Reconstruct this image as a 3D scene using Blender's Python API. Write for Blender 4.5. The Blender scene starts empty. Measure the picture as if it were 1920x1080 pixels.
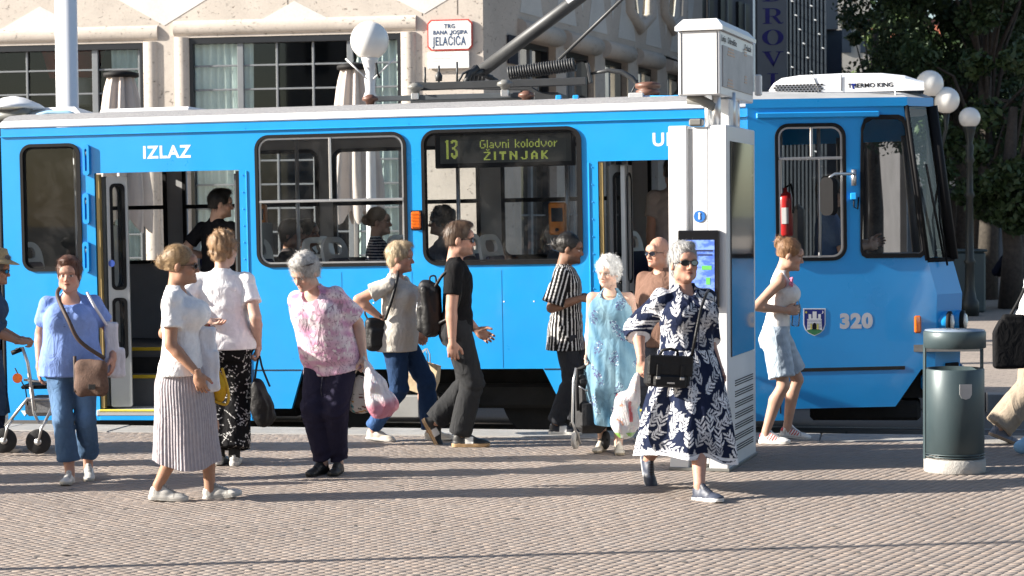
import bpy, bmesh, math, random
import numpy as np
from mathutils import Vector, Matrix
R = math.radians
SC = bpy.context.scene
COL = SC.collection
random.seed(7)
# ---------------------------------------------------------------- camera
FPX = 3700.0
CAM_H = 1.8
PITCH, ROLL = R(2.06), R(-0.5)
cam_d = bpy.data.cameras.new('camera'); cam = bpy.data.objects.new('camera', cam_d); COL.objects.link(cam)
cam_d.sensor_width = 36.0; cam_d.lens = 36.0 * FPX / 1920.0
cam_d.dof.use_dof = True; cam_d.dof.focus_distance = 14.5; cam_d.dof.aperture_fstop = 5.6
cam_d.clip_start = 0.5; cam_d.clip_end = 2000
CAM_M = Matrix.Translation((0, 0, CAM_H)) @ Matrix.Rotation(math.pi / 2 - PITCH, 4, 'X') @ Matrix.Rotation(ROLL, 4, 'Z')
cam.matrix_world = CAM_M
SC.camera = cam
# ---------------------------------------------------------------- sky, sun, exposure
SUN_EL = R(23.0)
SUN_AZ = R(6.0)          # sun stands to the left and a little behind the camera
to_sun = Vector((-math.cos(SUN_AZ) * math.cos(SUN_EL), -math.sin(SUN_AZ) * math.cos(SUN_EL), math.sin(SUN_EL)))
world = bpy.data.worlds.new('World'); SC.world = world; world.use_nodes = True
nt = world.node_tree; bg = nt.nodes['Background']
sky = nt.nodes.new('ShaderNodeTexSky'); sky.sky_type = 'NISHITA'; sky.sun_disc = False
sky.sun_elevation = SUN_EL; sky.sun_rotation = math.atan2(to_sun.x, to_sun.y)
sky.air_density = 1.0; sky.dust_density = 1.2; sky.ozone_density = 1.0
nt.links.new(sky.outputs['Color'], bg.inputs['Color']); bg.inputs['Strength'].default_value = 0.066
sun_d = bpy.data.lights.new('sun', 'SUN'); sun_d.energy = 5.0; sun_d.angle = R(0.55); sun_d.color = (1.0, 0.93, 0.83)
sun = bpy.data.objects.new('sun', sun_d); COL.objects.link(sun)
sun.rotation_euler = to_sun.to_track_quat('Z', 'Y').to_euler(); sun.location = to_sun * 60
SC.view_settings.view_transform = 'Standard'; SC.view_settings.look = 'None'
SC.view_settings.exposure = 1.5; SC.view_settings.gamma = 1.0; SC.view_settings.use_curve_mapping = False
SC.render.engine = 'CYCLES'
SC.cycles.use_denoising = True
SC.cycles.max_bounces = 8; SC.cycles.transparent_max_bounces = 16
SC.cycles.sample_clamp_indirect = 6.0
# ---------------------------------------------------------------- pixel helpers (photo pixels 1920 x 1080)
CAM_O = Vector((0, 0, CAM_H)); CAM_R = CAM_M.to_3x3()
def ray(x, y):
    return (CAM_R @ Vector(((x - 960) / FPX, -(y - 540) / FPX, -1.0))).normalized()
def hit(x, y, p, n):
    d = ray(x, y); t = (Vector(p) - CAM_O).dot(n) / d.dot(n)
    return CAM_O + d * t
def gp(x, y, z=0.0):                      # point on the level z
    return hit(x, y, (0, 0, z), Vector((0, 0, 1)))
def at(x, y, Y):                          # point at distance Y
    return hit(x, y, (0, Y, 0), Vector((0, 1, 0)))
class Frame:                              # an upright plane: u along it, v into it, z up
    def __init__(s, o, u, up=None):
        s.o = Vector(o); s.u = Vector(u).normalized()
        inward = Vector((0, 0, 1)).cross(s.u).normalized()
        s.v = inward; s.w = s.u.cross(s.v).normalized()
        s.M = Matrix(((s.u.x, s.v.x, s.w.x, s.o.x), (s.u.y, s.v.y, s.w.y, s.o.y), (s.u.z, s.v.z, s.w.z, s.o.z), (0, 0, 0, 1)))
        s.Mi = s.M.inverted()
    def uv(s, x, y, v=0.0):
        p = s.Mi @ hit(x, y, s.o + s.v * v, s.v)
        return (p.x, p.z)
# ---------------------------------------------------------------- objects
def prop(o, label=None, cat=None, group=None, kind=None):
    if label: o['label'] = label
    if cat: o['category'] = cat
    if group: o['group'] = group
    if kind: o['kind'] = kind
    return o
def empty(name, M=None, label=None, cat=None, group=None):
    o = bpy.data.objects.new(name, None); COL.objects.link(o)
    if M is not None:
        o.matrix_world = M if isinstance(M, Matrix) else Matrix.Translation(M)
    o.empty_display_size = 0.1
    return prop(o, label, cat, group)
def link_mesh(name, me, mats=None, parent=None):
    o = bpy.data.objects.new(name, me); COL.objects.link(o)
    if mats is not None and not me.materials:
        for m in (mats if isinstance(mats, (list, tuple)) else [mats]): me.materials.append(m)
    if parent is not None: o.parent = parent
    return o
def mesh_from(name, V, F, smooth=False, cols=None):
    me = bpy.data.meshes.new(name)
    V = np.asarray(V, dtype=np.float32)
    if isinstance(F, np.ndarray) and F.ndim == 2:
        k = F.shape[1]; nf = len(F)
        me.vertices.add(len(V)); me.vertices.foreach_set('co', V.ravel())
        me.loops.add(nf * k); me.loops.foreach_set('vertex_index', F.astype(np.int32).ravel())
        me.polygons.add(nf); me.polygons.foreach_set('loop_start', np.arange(0, nf * k, k, dtype=np.int32))
        me.polygons.foreach_set('loop_total', np.full(nf, k, dtype=np.int32))
        me.update(calc_edges=True)
    else:
        me.from_pydata([tuple(map(float, v)) for v in V], [], [tuple(map(int, f)) for f in F]); me.update()
    if smooth: me.polygons.foreach_set('use_smooth', np.ones(len(me.polygons), dtype=bool))
    if cols is not None:
        a = me.color_attributes.new('Col', 'FLOAT_COLOR', 'POINT')
        c = np.ones((len(V), 4), dtype=np.float32); c[:, :3] = cols
        a.data.foreach_set('color', c.ravel())
    return me
class MB:                                  # collects shapes of ONE object
    def __init__(s): s.V = []; s.F = []; s.sm = []
    def add(s, V, F, smooth=False):
        b = len(s.V); s.V += [tuple(v) for v in V]; s.F += [tuple(i + b for i in f) for f in F]; s.sm += [smooth] * len(F); return s
    def box(s, c, d, bev=0.0, M=None):
        x, y, z = [q / 2 for q in d]
        if bev <= 0:
            V = [(sx * x, sy * y, sz * z) for sx in (-1, 1) for sy in (-1, 1) for sz in (-1, 1)]
            F = [(0, 1, 3, 2), (4, 6, 7, 5), (0, 4, 5, 1), (2, 3, 7, 6), (0, 2, 6, 4), (1, 5, 7, 3)]
        else:
            b = min(bev, x * .95, y * .95, z * .95)
            V = []; idx = {}
            for ax in range(3):
                for sx in (-1, 1):
                    for sy in (-1, 1):
                        for sz in (-1, 1):
                            q = [sx * (x - b), sy * (y - b), sz * (z - b)]
                            q[ax] = (sx, sy, sz)[ax] * (x, y, z)[ax]
                            idx[(ax, sx, sy, sz)] = len(V); V.append(tuple(q))
            F = []
            for ax in range(3):
                o1, o2 = [k for k in range(3) if k != ax]
                for sg in (-1, 1):
                    l = []
                    for a, b2 in ((-1, -1), (1, -1), (1, 1), (-1, 1)):
                        t = [0, 0, 0]; t[ax] = sg; t[o1] = a; t[o2] = b2; l.append(idx[(ax, *t)])
                    F.append(tuple(l))
            for ax in range(3):
                o1, o2 = [k for k in range(3) if k != ax]
                for a in (-1, 1):
                    for b2 in (-1, 1):
                        l = []
                        for (w, e) in ((o1, -1), (o1, 1), (o2, 1), (o2, -1)):
                            t = [0, 0, 0]; t[ax] = e; t[o1] = a; t[o2] = b2; l.append(idx[(w, *t)])
                        F.append(tuple(l))
            for sx in (-1, 1):
                for sy in (-1, 1):
                    for sz in (-1, 1):
                        F.append(tuple(idx[(ax, sx, sy, sz)] for ax in range(3)))
        c = Vector(c)
        V = [(Vector(v) if M is None else (M @ Vector(v))) + c for v in V]
        return s.add(V, F)
    def tube(s, pts, r, n=8, cap=True, closed=False, smooth=True):
        P = [Vector(p) for p in pts]; m = len(P)
        rr = r if isinstance(r, (list, tuple)) else [r] * m
        V = []; F = []; prev = None
        for i in range(m):
            if closed: t = (P[(i + 1) % m] - P[i - 1])
            else: t = P[min(i + 1, m - 1)] - P[max(i - 1, 0)]
            t = t.normalized() if t.length > 1e-9 else Vector((0, 0, 1))
            if prev is None:
                a = Vector((0, 0, 1)) if abs(t.z) < .9 else Vector((1, 0, 0)); e1 = t.cross(a).normalized()
            else:
                e1 = (prev - t * prev.dot(t)).normalized()
            prev = e1; e2 = t.cross(e1)
            for k in range(n):
                a = 2 * math.pi * k / n; V.append(P[i] + (e1 * math.cos(a) + e2 * math.sin(a)) * rr[i])
        for i in range(m if closed else m - 1):
            j = (i + 1) % m
            for k in range(n):
                F.append((i * n + k, i * n + (k + 1) % n, j * n + (k + 1) % n, j * n + k))
        s.add(V, F, smooth)
        if cap and not closed:
            b = len(s.V) - len(V); s.F.append(tuple(b + k for k in reversed(range(n)))); s.sm.append(False)
            s.F.append(tuple(b + (m - 1) * n + k for k in range(n))); s.sm.append(False)
        return s
    def lathe(s, prof, n=24, c=(0, 0, 0), smooth=True, M=None, cap=True):
        V = []; F = []; m = len(prof); c = Vector(c)
        for (r, z) in prof:
            for k in range(n):
                a = 2 * math.pi * k / n; p = Vector((r * math.cos(a), r * math.sin(a), z)); V.append((p if M is None else M @ p) + c)
        for i in range(m - 1):
            for k in range(n):
                F.append((i * n + k, i * n + (k + 1) % n, (i + 1) * n + (k + 1) % n, (i + 1) * n + k))
        s.add(V, F, smooth)
        if cap:
            b = len(s.V) - len(V); s.F.append(tuple(b + k for k in reversed(range(n)))); s.sm.append(False)
            s.F.append(tuple(b + (m - 1) * n + k for k in range(n))); s.sm.append(False)
        return s
    def prism(s, poly, y0, y1, smooth=False):           # poly in (x, z), extruded along y
        n = len(poly)
        V = [(p[0], y0, p[1]) for p in poly] + [(p[0], y1, p[1]) for p in poly]
        F = [tuple(range(n)), tuple(n + k for k in reversed(range(n)))] + [(k, n + k, n + (k + 1) % n, (k + 1) % n) for k in range(n)]
        return s.add(V, F, smooth)
    def sphere(s, c, r, n=16, m=10, sc=(1, 1, 1)):
        V = []; F = []
        for i in range(m + 1):
            t = math.pi * i / m
            for k in range(n):
                a = 2 * math.pi * k / n
                V.append((c[0] + r * sc[0] * math.sin(t) * math.cos(a), c[1] + r * sc[1] * math.sin(t) * math.sin(a), c[2] + r * sc[2] * math.cos(t)))
        for i in range(m):
            for k in range(n):
                F.append((i * n + k, (i + 1) * n + k, (i + 1) * n + (k + 1) % n, i * n + (k + 1) % n))
        return s.add(V, F, True)
    def mesh(s, name='m'):
        me = bpy.data.meshes.new(name); me.from_pydata([tuple(v) for v in s.V], [], s.F); me.update()
        me.polygons.foreach_set('use_smooth', np.array(s.sm, dtype=bool)); return me
    def build(s, name, mats, parent=None, rec=True):
        me = s.mesh(name)
        if rec:
            bm = bmesh.new(); bm.from_mesh(me); bmesh.ops.recalc_face_normals(bm, faces=bm.faces); bm.to_mesh(me); bm.free()
        return link_mesh(name, me, mats, parent)
def rrect(x0, y0, x1, y1, r, n=6):
    if isinstance(r, (int, float)): r = (r,) * 4
    P = []
    for (cx, cy, a0, q) in ((x1, y1, 0, 0), (x0, y1, 90, 1), (x0, y0, 180, 2), (x1, y0, 270, 3)):
        rr = r[q]; ox = cx - rr if cx == x1 else cx + rr; oy = cy - rr if cy == y1 else cy + rr
        if rr <= 0: P.append((cx, cy)); continue
        for k in range(n + 1):
            a = R(a0 + 90 * k / n); P.append((ox + rr * math.cos(a), oy + rr * math.sin(a)))
    return P
def plate(name, outer, holes, v0, v1, mats, parent=None):
    """flat sheet with holes: outlines in (u, z), thickness from depth v0 to v1"""
    cu = bpy.data.curves.new(name, 'CURVE'); cu.dimensions = '2D'; cu.fill_mode = 'BOTH'; cu.extrude = abs(v1 - v0) / 2
    for P in [outer] + list(holes):
        sp = cu.splines.new('POLY'); sp.points.add(len(P) - 1)
        for q, p in zip(sp.points, P): q.co = (p[0], p[1], 0, 1)
        sp.use_cyclic_u = True
    ob = bpy.data.objects.new(name, cu); COL.objects.link(ob)
    dg = bpy.context.evaluated_depsgraph_get(); me = bpy.data.meshes.new_from_object(ob.evaluated_get(dg))
    bpy.data.objects.remove(ob); bpy.data.curves.remove(cu)
    n = len(me.vertices); co = np.empty(n * 3, dtype=np.float32); me.vertices.foreach_get('co', co); co = co.reshape(-1, 3)
    q = np.stack([co[:, 0], (v0 + v1) / 2 - co[:, 2], co[:, 1]], 1); me.vertices.foreach_set('co', q.ravel()); me.update()
    me.materials.clear(); me.name = name
    return link_mesh(name, me, mats, parent)
def inset_px(P, k):                       # shrink an outline about its middle by k units
    cx = (min(p[0] for p in P) + max(p[0] for p in P)) / 2; cy = (min(p[1] for p in P) + max(p[1] for p in P)) / 2
    w = (max(p[0] for p in P) - min(p[0] for p in P)) / 2; h = (max(p[1] for p in P) - min(p[1] for p in P)) / 2
    return [(cx + (p[0] - cx) * (w - k) / w, cy + (p[1] - cy) * (h - k) / h) for p in P]
FONTS = {}
def text(name, body, size, M, mats, parent=None, ext=0.002, align='CENTER', bold=0.0, sx=1.0, space=1.0):
    cu = bpy.data.curves.new(name, 'FONT'); cu.body = body; cu.size = size; cu.extrude = ext; cu.align_x = align; cu.align_y = 'CENTER'
    cu.offset = bold; cu.space_character = space; cu.resolution_u = 4
    ob = bpy.data.objects.new(name, cu); COL.objects.link(ob)
    dg = bpy.context.evaluated_depsgraph_get(); me = bpy.data.meshes.new_from_object(ob.evaluated_get(dg))
    bpy.data.objects.remove(ob); bpy.data.curves.remove(cu); me.materials.clear(); me.name = name
    me.transform(M @ Matrix.Scale(sx, 4, (1, 0, 0)))
    return link_mesh(name, me, mats, parent)
# text lying on an upright plane facing the viewer: x -> u, y -> z, front -> -v
def TM(u, z, v=0.0, rot=0.0):
    return Matrix.Translation((u, v, z)) @ Matrix(((1, 0, 0, 0), (0, 0, -1, 0), (0, 1, 0, 0), (0, 0, 0, 1))) @ Matrix.Rotation(rot, 4, 'Z')
def copy_tree(o, parent=None):
    c = o.copy(); COL.objects.link(c); c.parent = parent
    for ch in list(o.children): copy_tree(ch, c)
    return c
# ---------------------------------------------------------------- materials
def nodes(m):
    m.use_nodes = True; return m.node_tree, m.node_tree.nodes['Principled BSDF']
def noise_tex(nt, scale, detail=4, rough=.55, coord='Object', dist=0.0, vec=None, stretch=None):
    n = nt.nodes.new('ShaderNodeTexNoise'); n.inputs['Scale'].default_value = scale; n.inputs['Detail'].default_value = detail
    n.inputs['Roughness'].default_value = rough; n.inputs['Distortion'].default_value = dist
    tc = nt.nodes.new('ShaderNodeTexCoord'); src = tc.outputs[coord]
    if stretch:
        mp = nt.nodes.new('ShaderNodeMapping'); mp.inputs['Scale'].default_value = stretch; nt.links.new(src, mp.inputs['Vector']); src = mp.outputs['Vector']
    nt.links.new(src, n.inputs['Vector']); return n
def ramp(nt, src, stops):
    r = nt.nodes.new('ShaderNodeValToRGB'); e = r.color_ramp.elements
    while len(e) < len(stops): e.new(0.5)
    for q, (p, c) in zip(e, stops): q.position = p; q.color = (*c, 1) if len(c) == 3 else c
    nt.links.new(src, r.inputs['Fac']); return r
def mixc(nt, fac, a, b, mode='MIX'):
    m = nt.nodes.new('ShaderNodeMix'); m.data_type = 'RGBA'; m.blend_type = mode
    for s, v in ((m.inputs[0], fac), (m.inputs[6], a), (m.inputs[7], b)):
        if hasattr(v, 'is_output'): nt.links.new(v, s)
        elif isinstance(v, (int, float)): s.default_value = v
        else: s.default_value = (*v, 1)
    return m.outputs[2]
def pm(name, col=(.5, .5, .5), rough=.6, metal=0.0, var=.12, scale=6.0, bump=0.0, bscale=80.0, attr=False, coat=0.0, sheen=0.0, spec=.5,
       dirt=0.0, dirt_col=(.12, .1, .08), stretch=None, sss=0.0, alpha=1.0, emit=None, estr=0.0, trans=0.0):
    m = bpy.data.materials.new(name); nt, b = nodes(m)
    n = noise_tex(nt, scale, 5, .6, stretch=stretch)
    lo = tuple(max(0, c * (1 - var)) for c in col); hi = tuple(min(1, c * (1 + var)) for c in col)
    if attr:
        a = nt.nodes.new('ShaderNodeVertexColor'); a.layer_name = 'Col'
        r = ramp(nt, n.outputs['Fac'], [(.3, (1 - var,) * 3), (.7, (1 + var * .0,) * 3)])
        out = mixc(nt, 1.0, a.outputs['Color'], r.outputs['Color'], 'MULTIPLY')
    else:
        out = ramp(nt, n.outputs['Fac'], [(.3, lo), (.7, hi)]).outputs['Color']
    if dirt > 0:
        d = noise_tex(nt, scale * .35, 8, .7, dist=.4)
        f = ramp(nt, d.outputs['Fac'], [(.48, (0, 0, 0)), (.75, (dirt,) * 3)])
        out = mixc(nt, f.outputs['Color'], out, dirt_col)
    nt.links.new(out, b.inputs['Base Color'])
    b.inputs['Roughness'].default_value = rough; b.inputs['Metallic'].default_value = metal
    b.inputs['Specular IOR Level'].default_value = spec
    b.inputs['Coat Weight'].default_value = coat; b.inputs['Coat Roughness'].default_value = .06
    b.inputs['Sheen Weight'].default_value = sheen
    if sss > 0:
        b.inputs['Subsurface Weight'].default_value = sss; b.inputs['Subsurface Radius'].default_value = (.02, .008, .004); b.inputs['Subsurface Scale'].default_value = .5
    if bump > 0:
        q = noise_tex(nt, bscale, 3, .6, stretch=stretch); bp = nt.nodes.new('ShaderNodeBump'); bp.inputs['Strength'].default_value = bump; bp.inputs['Distance'].default_value = .01
        nt.links.new(q.outputs['Fac'], bp.inputs['Height']); nt.links.new(bp.outputs['Normal'], b.inputs['Normal'])
    if rough > .15 and dirt > 0:
        rr = ramp(nt, n.outputs['Fac'], [(.2, (rough * .8,) * 3), (.8, (min(1, rough * 1.3),) * 3)]); nt.links.new(rr.outputs['Color'], b.inputs['Roughness'])
    if emit: b.inputs['Emission Color'].default_value = (*emit, 1); b.inputs['Emission Strength'].default_value = estr
    if trans > 0: b.inputs['Transmission Weight'].default_value = trans
    b.inputs['Alpha'].default_value = alpha
    return m
def glass_mat(name, tint=(.8, .85, .85), refl=1.0, rough=.02, ior=1.5, smudge=.0):
    m = bpy.data.materials.new(name); m.use_nodes = True; nt = m.node_tree; nt.nodes.clear()
    o = nt.nodes.new('ShaderNodeOutputMaterial'); t = nt.nodes.new('ShaderNodeBsdfTransparent'); t.inputs['Color'].default_value = (*tint, 1)
    g = nt.nodes.new('ShaderNodeBsdfGlossy'); g.inputs['Roughness'].default_value = rough; g.inputs['Color'].default_value = (refl, refl, refl, 1)
    f = nt.nodes.new('ShaderNodeFresnel'); f.inputs['IOR'].default_value = ior
    mx = nt.nodes.new('ShaderNodeMixShader'); nt.links.new(f.outputs[0], mx.inputs[0]); nt.links.new(t.outputs[0], mx.inputs[1]); nt.links.new(g.outputs[0], mx.inputs[2])
    out = mx.outputs[0]
    if smudge > 0:
        d = nt.nodes.new('ShaderNodeBsdfDiffuse'); d.inputs['Color'].default_value = (.6, .58, .55, 1)
        n = noise_tex(nt, 3.0, 8, .7, dist=.6); r = ramp(nt, n.outputs['Fac'], [(.45, (0, 0, 0)), (.8, (smudge,) * 3)])
        m2 = nt.nodes.new('ShaderNodeMixShader'); nt.links.new(r.outputs['Color'], m2.inputs[0]); nt.links.new(out, m2.inputs[1]); nt.links.new(d.outputs[0], m2.inputs[2]); out = m2.outputs[0]
    nt.links.new(out, o.inputs['Surface']); return m
# ---------------------------------------------------------------- frames of the place
TH = R(10.9)
UH = Vector((math.cos(TH), -math.sin(TH), 0)); VH = Vector((math.sin(TH), math.cos(TH), 0))
TIL = R(0.55)
_p0 = at(700, 500, 17.45)
_u = Vector((UH.x * math.cos(TIL), UH.y * math.cos(TIL), math.sin(TIL)))
TF = Frame((_p0.x, _p0.y, 0.0), _u)                          # near side of the tram
_l = TF.uv(8, 500)[0]
TF = Frame(TF.M @ Vector((_l, 0, 0)) + Vector((0, 0, 0.03)), _u)
S = TF.uv
# ---------------------------------------------------------------- ground
RAIL_Z = -0.18
m_street = bpy.data.materials.new('street_asphalt'); nt, b = nodes(m_street)
n1 = noise_tex(nt, .7, 8, .65); n2 = noise_tex(nt, 60, 4, .6)
c1 = ramp(nt, n1.outputs['Fac'], [(.35, (.06, .058, .056)), (.7, (.11, .105, .1))]).outputs['Color']
c2 = ramp(nt, n2.outputs['Fac'], [(.3, (.7, .7, .7)), (.7, (1.25, 1.22, 1.18))]).outputs['Color']
nt.links.new(mixc(nt, 1.0, c1, c2, 'MULTIPLY'), b.inputs['Base Color']); b.inputs['Roughness'].default_value = .85
def paving_mat(name, c_a, c_b, joint, bw, bh, rot=0.0, off=.5):
    m = bpy.data.materials.new(name); nt, b = nodes(m)
    tc = nt.nodes.new('ShaderNodeTexCoord'); mp = nt.nodes.new('ShaderNodeMapping'); mp.inputs['Rotation'].default_value = (0, 0, rot)
    nt.links.new(tc.outputs['Object'], mp.inputs['Vector'])
    br = nt.nodes.new('ShaderNodeTexBrick'); br.inputs['Scale'].default_value = 1.0; br.inputs['Brick Width'].default_value = bw; br.inputs['Row Height'].default_value = bh
    br.inputs['Mortar Size'].default_value = .004; br.inputs['Mortar Smooth'].default_value = .3; br.offset = off
    br.inputs['Color1'].default_value = (*c_a, 1); br.inputs['Color2'].default_value = (*c_b, 1); br.inputs['Mortar'].default_value = (*joint, 1)
    nt.links.new(mp.outputs['Vector'], br.inputs['Vector'])
    n = noise_tex(nt, .9, 8, .65); r = ramp(nt, n.outputs['Fac'], [(.3, (.82, .82, .83)), (.7, (1.08, 1.06, 1.03))])
    nt.links.new(mixc(nt, 1.0, br.outputs['Color'], r.outputs['Color'], 'MULTIPLY'), b.inputs['Base Color'])
    bp = nt.nodes.new('ShaderNodeBump'); bp.inputs['Strength'].default_value = .5; bp.inputs['Distance'].default_value = .004; bp.invert = True
    nt.links.new(br.outputs['Fac'], bp.inputs['Height']); nt.links.new(bp.outputs['Normal'], b.inputs['Normal'])
    b.inputs['Roughness'].default_value = .8; return m
m_plaza = paving_mat('plaza_paving', (.275, .232, .202), (.285, .24, .21), (.07, .06, .055), .0575, .0575, R(58))
m_walk = paving_mat('sidewalk_paving', (.34, .29, .25), (.29, .25, .22), (.07, .06, .055), .24, .12, R(35))
def sheet(name, pts, z, mat, kind='structure', depth=0.0):
    me = MB(); n = len(pts)
    if depth <= 0: me.add([(p[0], p[1], z) for p in pts], [tuple(range(n))])
    else:
        me.add([(p[0], p[1], z) for p in pts] + [(p[0], p[1], z - depth) for p in pts], [tuple(range(n))] + [(k, n + k, n + (k + 1) % n, (k + 1) % n) for k in range(n)])
    o = me.build(name, mat); o['kind'] = kind; return o
street = sheet('street', [(-900, -500), (900, -500), (900, 1400), (-900, 1400)], RAIL_Z, m_street)
E0 = gp(700, 803, 0); KW = 0.52
def line_pt(o, s, v): q = o + UH * s + VH * v; return (q.x, q.y)
plaza = sheet('plaza', [line_pt(E0, -60, -KW), line_pt(E0, 60, -KW), line_pt(E0, 60, -60), line_pt(E0, -60, -60)], -0.003, m_plaza, depth=.17)
K0 = gp(1850, 740, 0)
walk = sheet('sidewalk', [line_pt(K0, -80, .25), line_pt(K0, 90, .25), line_pt(K0, 90, 140), line_pt(K0, -80, 140)], 0.0, m_walk, depth=.17)
# kerb stones, one by one
m_kerb = pm('kerb_concrete', (.30, .29, .275), .85, var=.16, scale=5, bump=.3, bscale=120, dirt=.5)
def kerb(name, o, v0, v1, z, s0, s1, step):
    e = empty(name, Matrix.Translation((o.x, o.y, 0))); e['kind'] = 'structure'
    s = s0; k = 0; rng = random.Random(3)
    while s < s1:
        w = step - .008
        mb = MB().box((0, 0, 0), (w, v1 - v0 - .004, .2), .008)
        q = o + UH * (s + step / 2) + VH * ((v0 + v1) / 2)
        ob = mb.build('kerb_stone', m_kerb, e)
        ob.matrix_local = Matrix.Translation((q.x - o.x, q.y - o.y, z - .1 + rng.uniform(-.003, .003))) @ Matrix.Rotation(-TH + rng.uniform(-.002, .002), 4, 'Z')
        s += step; k += 1
    return e
kerb('platform_kerb', E0, -KW, 0.0, 0.004, -5.2, 9.0, 1.0)
kerb('far_kerb', K0, 0.0, .25, 0.006, 0.0, 4.0, .8)
# rails set flush in the street
m_rail = pm('rail_steel', (.32, .31, .30), .32, 1.0, var=.1, scale=20, bump=.1)
m_slab = pm('track_slab', (.13, .125, .12), .9, var=.2, scale=3, bump=.3, bscale=60, dirt=.4)
trk = empty('tram_track', (TF.o.x, TF.o.y, 0)); trk['kind'] = 'structure'
_ro = Matrix.Rotation(-TH, 4, 'Z')
for v in (.55, 1.55, 4.05, 5.05):
    for k, (dv, w, h) in enumerate(((0, .055, .006), (.07, .02, .005))):
        o = MB().box((0, 0, 0), (60, w, .02), .003).build('rail' if k == 0 else 'rail_lip', m_rail, trk)
        q = _ro @ Vector((0, v + dv, 0)); o.matrix_local = Matrix.Translation((q.x, q.y, RAIL_Z + h - .01)) @ _ro
for k in range(24):
    if k < 10: continue
    o = MB().box((0, 0, 0), (.9, .42, .02), .004).build('track_slab', m_slab, trk)
    q = _ro @ Vector((-3 + k * .92, 1.05, 0)); o.matrix_local = Matrix.Translation((q.x, q.y, RAIL_Z - .004)) @ _ro
# pavers of the plaza: the nearest 300 one by one, the rest joined
m_paver = pm('paver_stone', (1, 1, 1), .75, var=.17, scale=1.3, bump=.25, bscale=400, attr=True, dirt=.25, dirt_col=(.13, .115, .105))
def pavers():
    rng = np.random.default_rng(11)
    L = .0575; e = np.array([.53, .848]); n = np.array([.848, -.53])
    kmax = E0 - VH * KW; P = []
    cs = [gp(-60, 1100), gp(1980, 1100), gp(1980, 800), gp(-60, 800)]
    xs = [c.x for c in cs]; ys = [c.y for c in cs]
    c0 = np.array([0.0, 13.0]); NR = 130
    for i in range(-NR, NR):
        off = (i * .65 % 1.0) * L
        for j in range(-NR, NR):
            P.append(c0 + n * (i * L) + e * (j * L + off))
    P = np.array(P)
    d = (P[:, 0] - kmax.x) * VH.x + (P[:, 1] - kmax.y) * VH.y
    half = P[:, 1] * (1000 / FPX) + .1
    keep = (d < -.045) & (P[:, 1] > 9.35) & (np.abs(P[:, 0]) < half)
    P = P[keep]
    h = L / 2 - .0011; c = .002
    base = np.array([(-h, -h, -.012), (h, -h, -.012), (h, h, -.012), (-h, h, -.012), (-h, -h, -.0024), (h, -h, -.0024), (h, h, -.0024), (-h, h, -.0024),
                     (-h + c, -h + c, 0), (h - c, -h + c, 0), (h - c, h - c, 0), (-h + c, h - c, 0)])
    F = np.array([(8, 9, 10, 11), (4, 5, 9, 8), (5, 6, 10, 9), (6, 7, 11, 10), (7, 4, 8, 11), (0, 1, 5, 4), (1, 2, 6, 5), (2, 3, 7, 6), (3, 0, 4, 7)])
    def cols(k, big=None):
        g = rng.uniform(.92, 1.05, k); t = rng.uniform(-1, 1, k)
        return np.stack([.285 * g * (1 + .03 * t), .236 * g, .203 * g * (1 - .03 * t)], 1)
    rot = np.array([[e[1], e[0]], [-e[0], e[1]]])         # local x -> n, y -> e
    B = base.copy(); B[:, :2] = base[:, :1] * n + base[:, 1:2] * e
    order = np.argsort(P[:, 1] - .0); inview = np.abs(P[order, 0]) < P[order, 1] * (950 / FPX)
    near = [k for k in order[inview] if P[k, 1] > 9.92][:300]
    sel = np.zeros(len(P), bool); sel[near] = True
    protos = []
    cc = cols(12)
    for k in range(12):
        me = mesh_from('paver', B, F, False, np.repeat(cc[k:k + 1], 12, 0)); me.materials.append(m_paver); protos.append(me)
    for q, k in enumerate(near):
        o = bpy.data.objects.new('paver', protos[rng.integers(12)]); COL.objects.link(o); o.parent = plaza
        o.location = (P[k, 0], P[k, 1], rng.normal(0, .0008)); o.rotation_euler = (rng.normal(0, .008), rng.normal(0, .008), 0)
    Q = P[~sel]; m = len(Q)
    tilt = rng.normal(0, .004, (m, 2)); z = rng.normal(0, .0005, m)
    V = np.repeat(B[None], m, 0); V[:, :, 2] += V[:, :, 0] * tilt[:, :1] + V[:, :, 1] * tilt[:, 1:] + z[:, None]
    V[:, :, 0] += Q[:, :1]; V[:, :, 1] += Q[:, 1:]
    FF_ = (F[None] + (np.arange(m) * 12)[:, None, None]).reshape(-1, 4)
    C_ = np.repeat(cols(m), 12, 0)
    me = mesh_from('paver_field', V.reshape(-1, 3), FF_, False, C_)
    o = link_mesh('paver_field', me, m_paver, plaza); o['kind'] = 'stuff'
pavers()

# trodden gum and small stains on the plaza
_rg = random.Random(21); _gm = MB()
for k in range(110):
    q = gp(_rg.uniform(0, 1920), 830 + 260 * _rg.random()); r_ = _rg.uniform(.008, .022); a0 = _rg.uniform(0, 6)
    _gm.add([(q.x + r_ * (1 + .3 * math.sin(3 * a + a0)) * math.cos(a), q.y + r_ * (1 + .3 * math.sin(2 * a + a0)) * math.sin(a), .0022) for a in [6.283 * i / 9 for i in range(9)]], [tuple(range(9))])
_gm.build('gum_spots', pm('old_gum', (.12, .11, .10), .8, var=.4, scale=3), plaza, rec=False)['kind'] = 'stuff'
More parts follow.
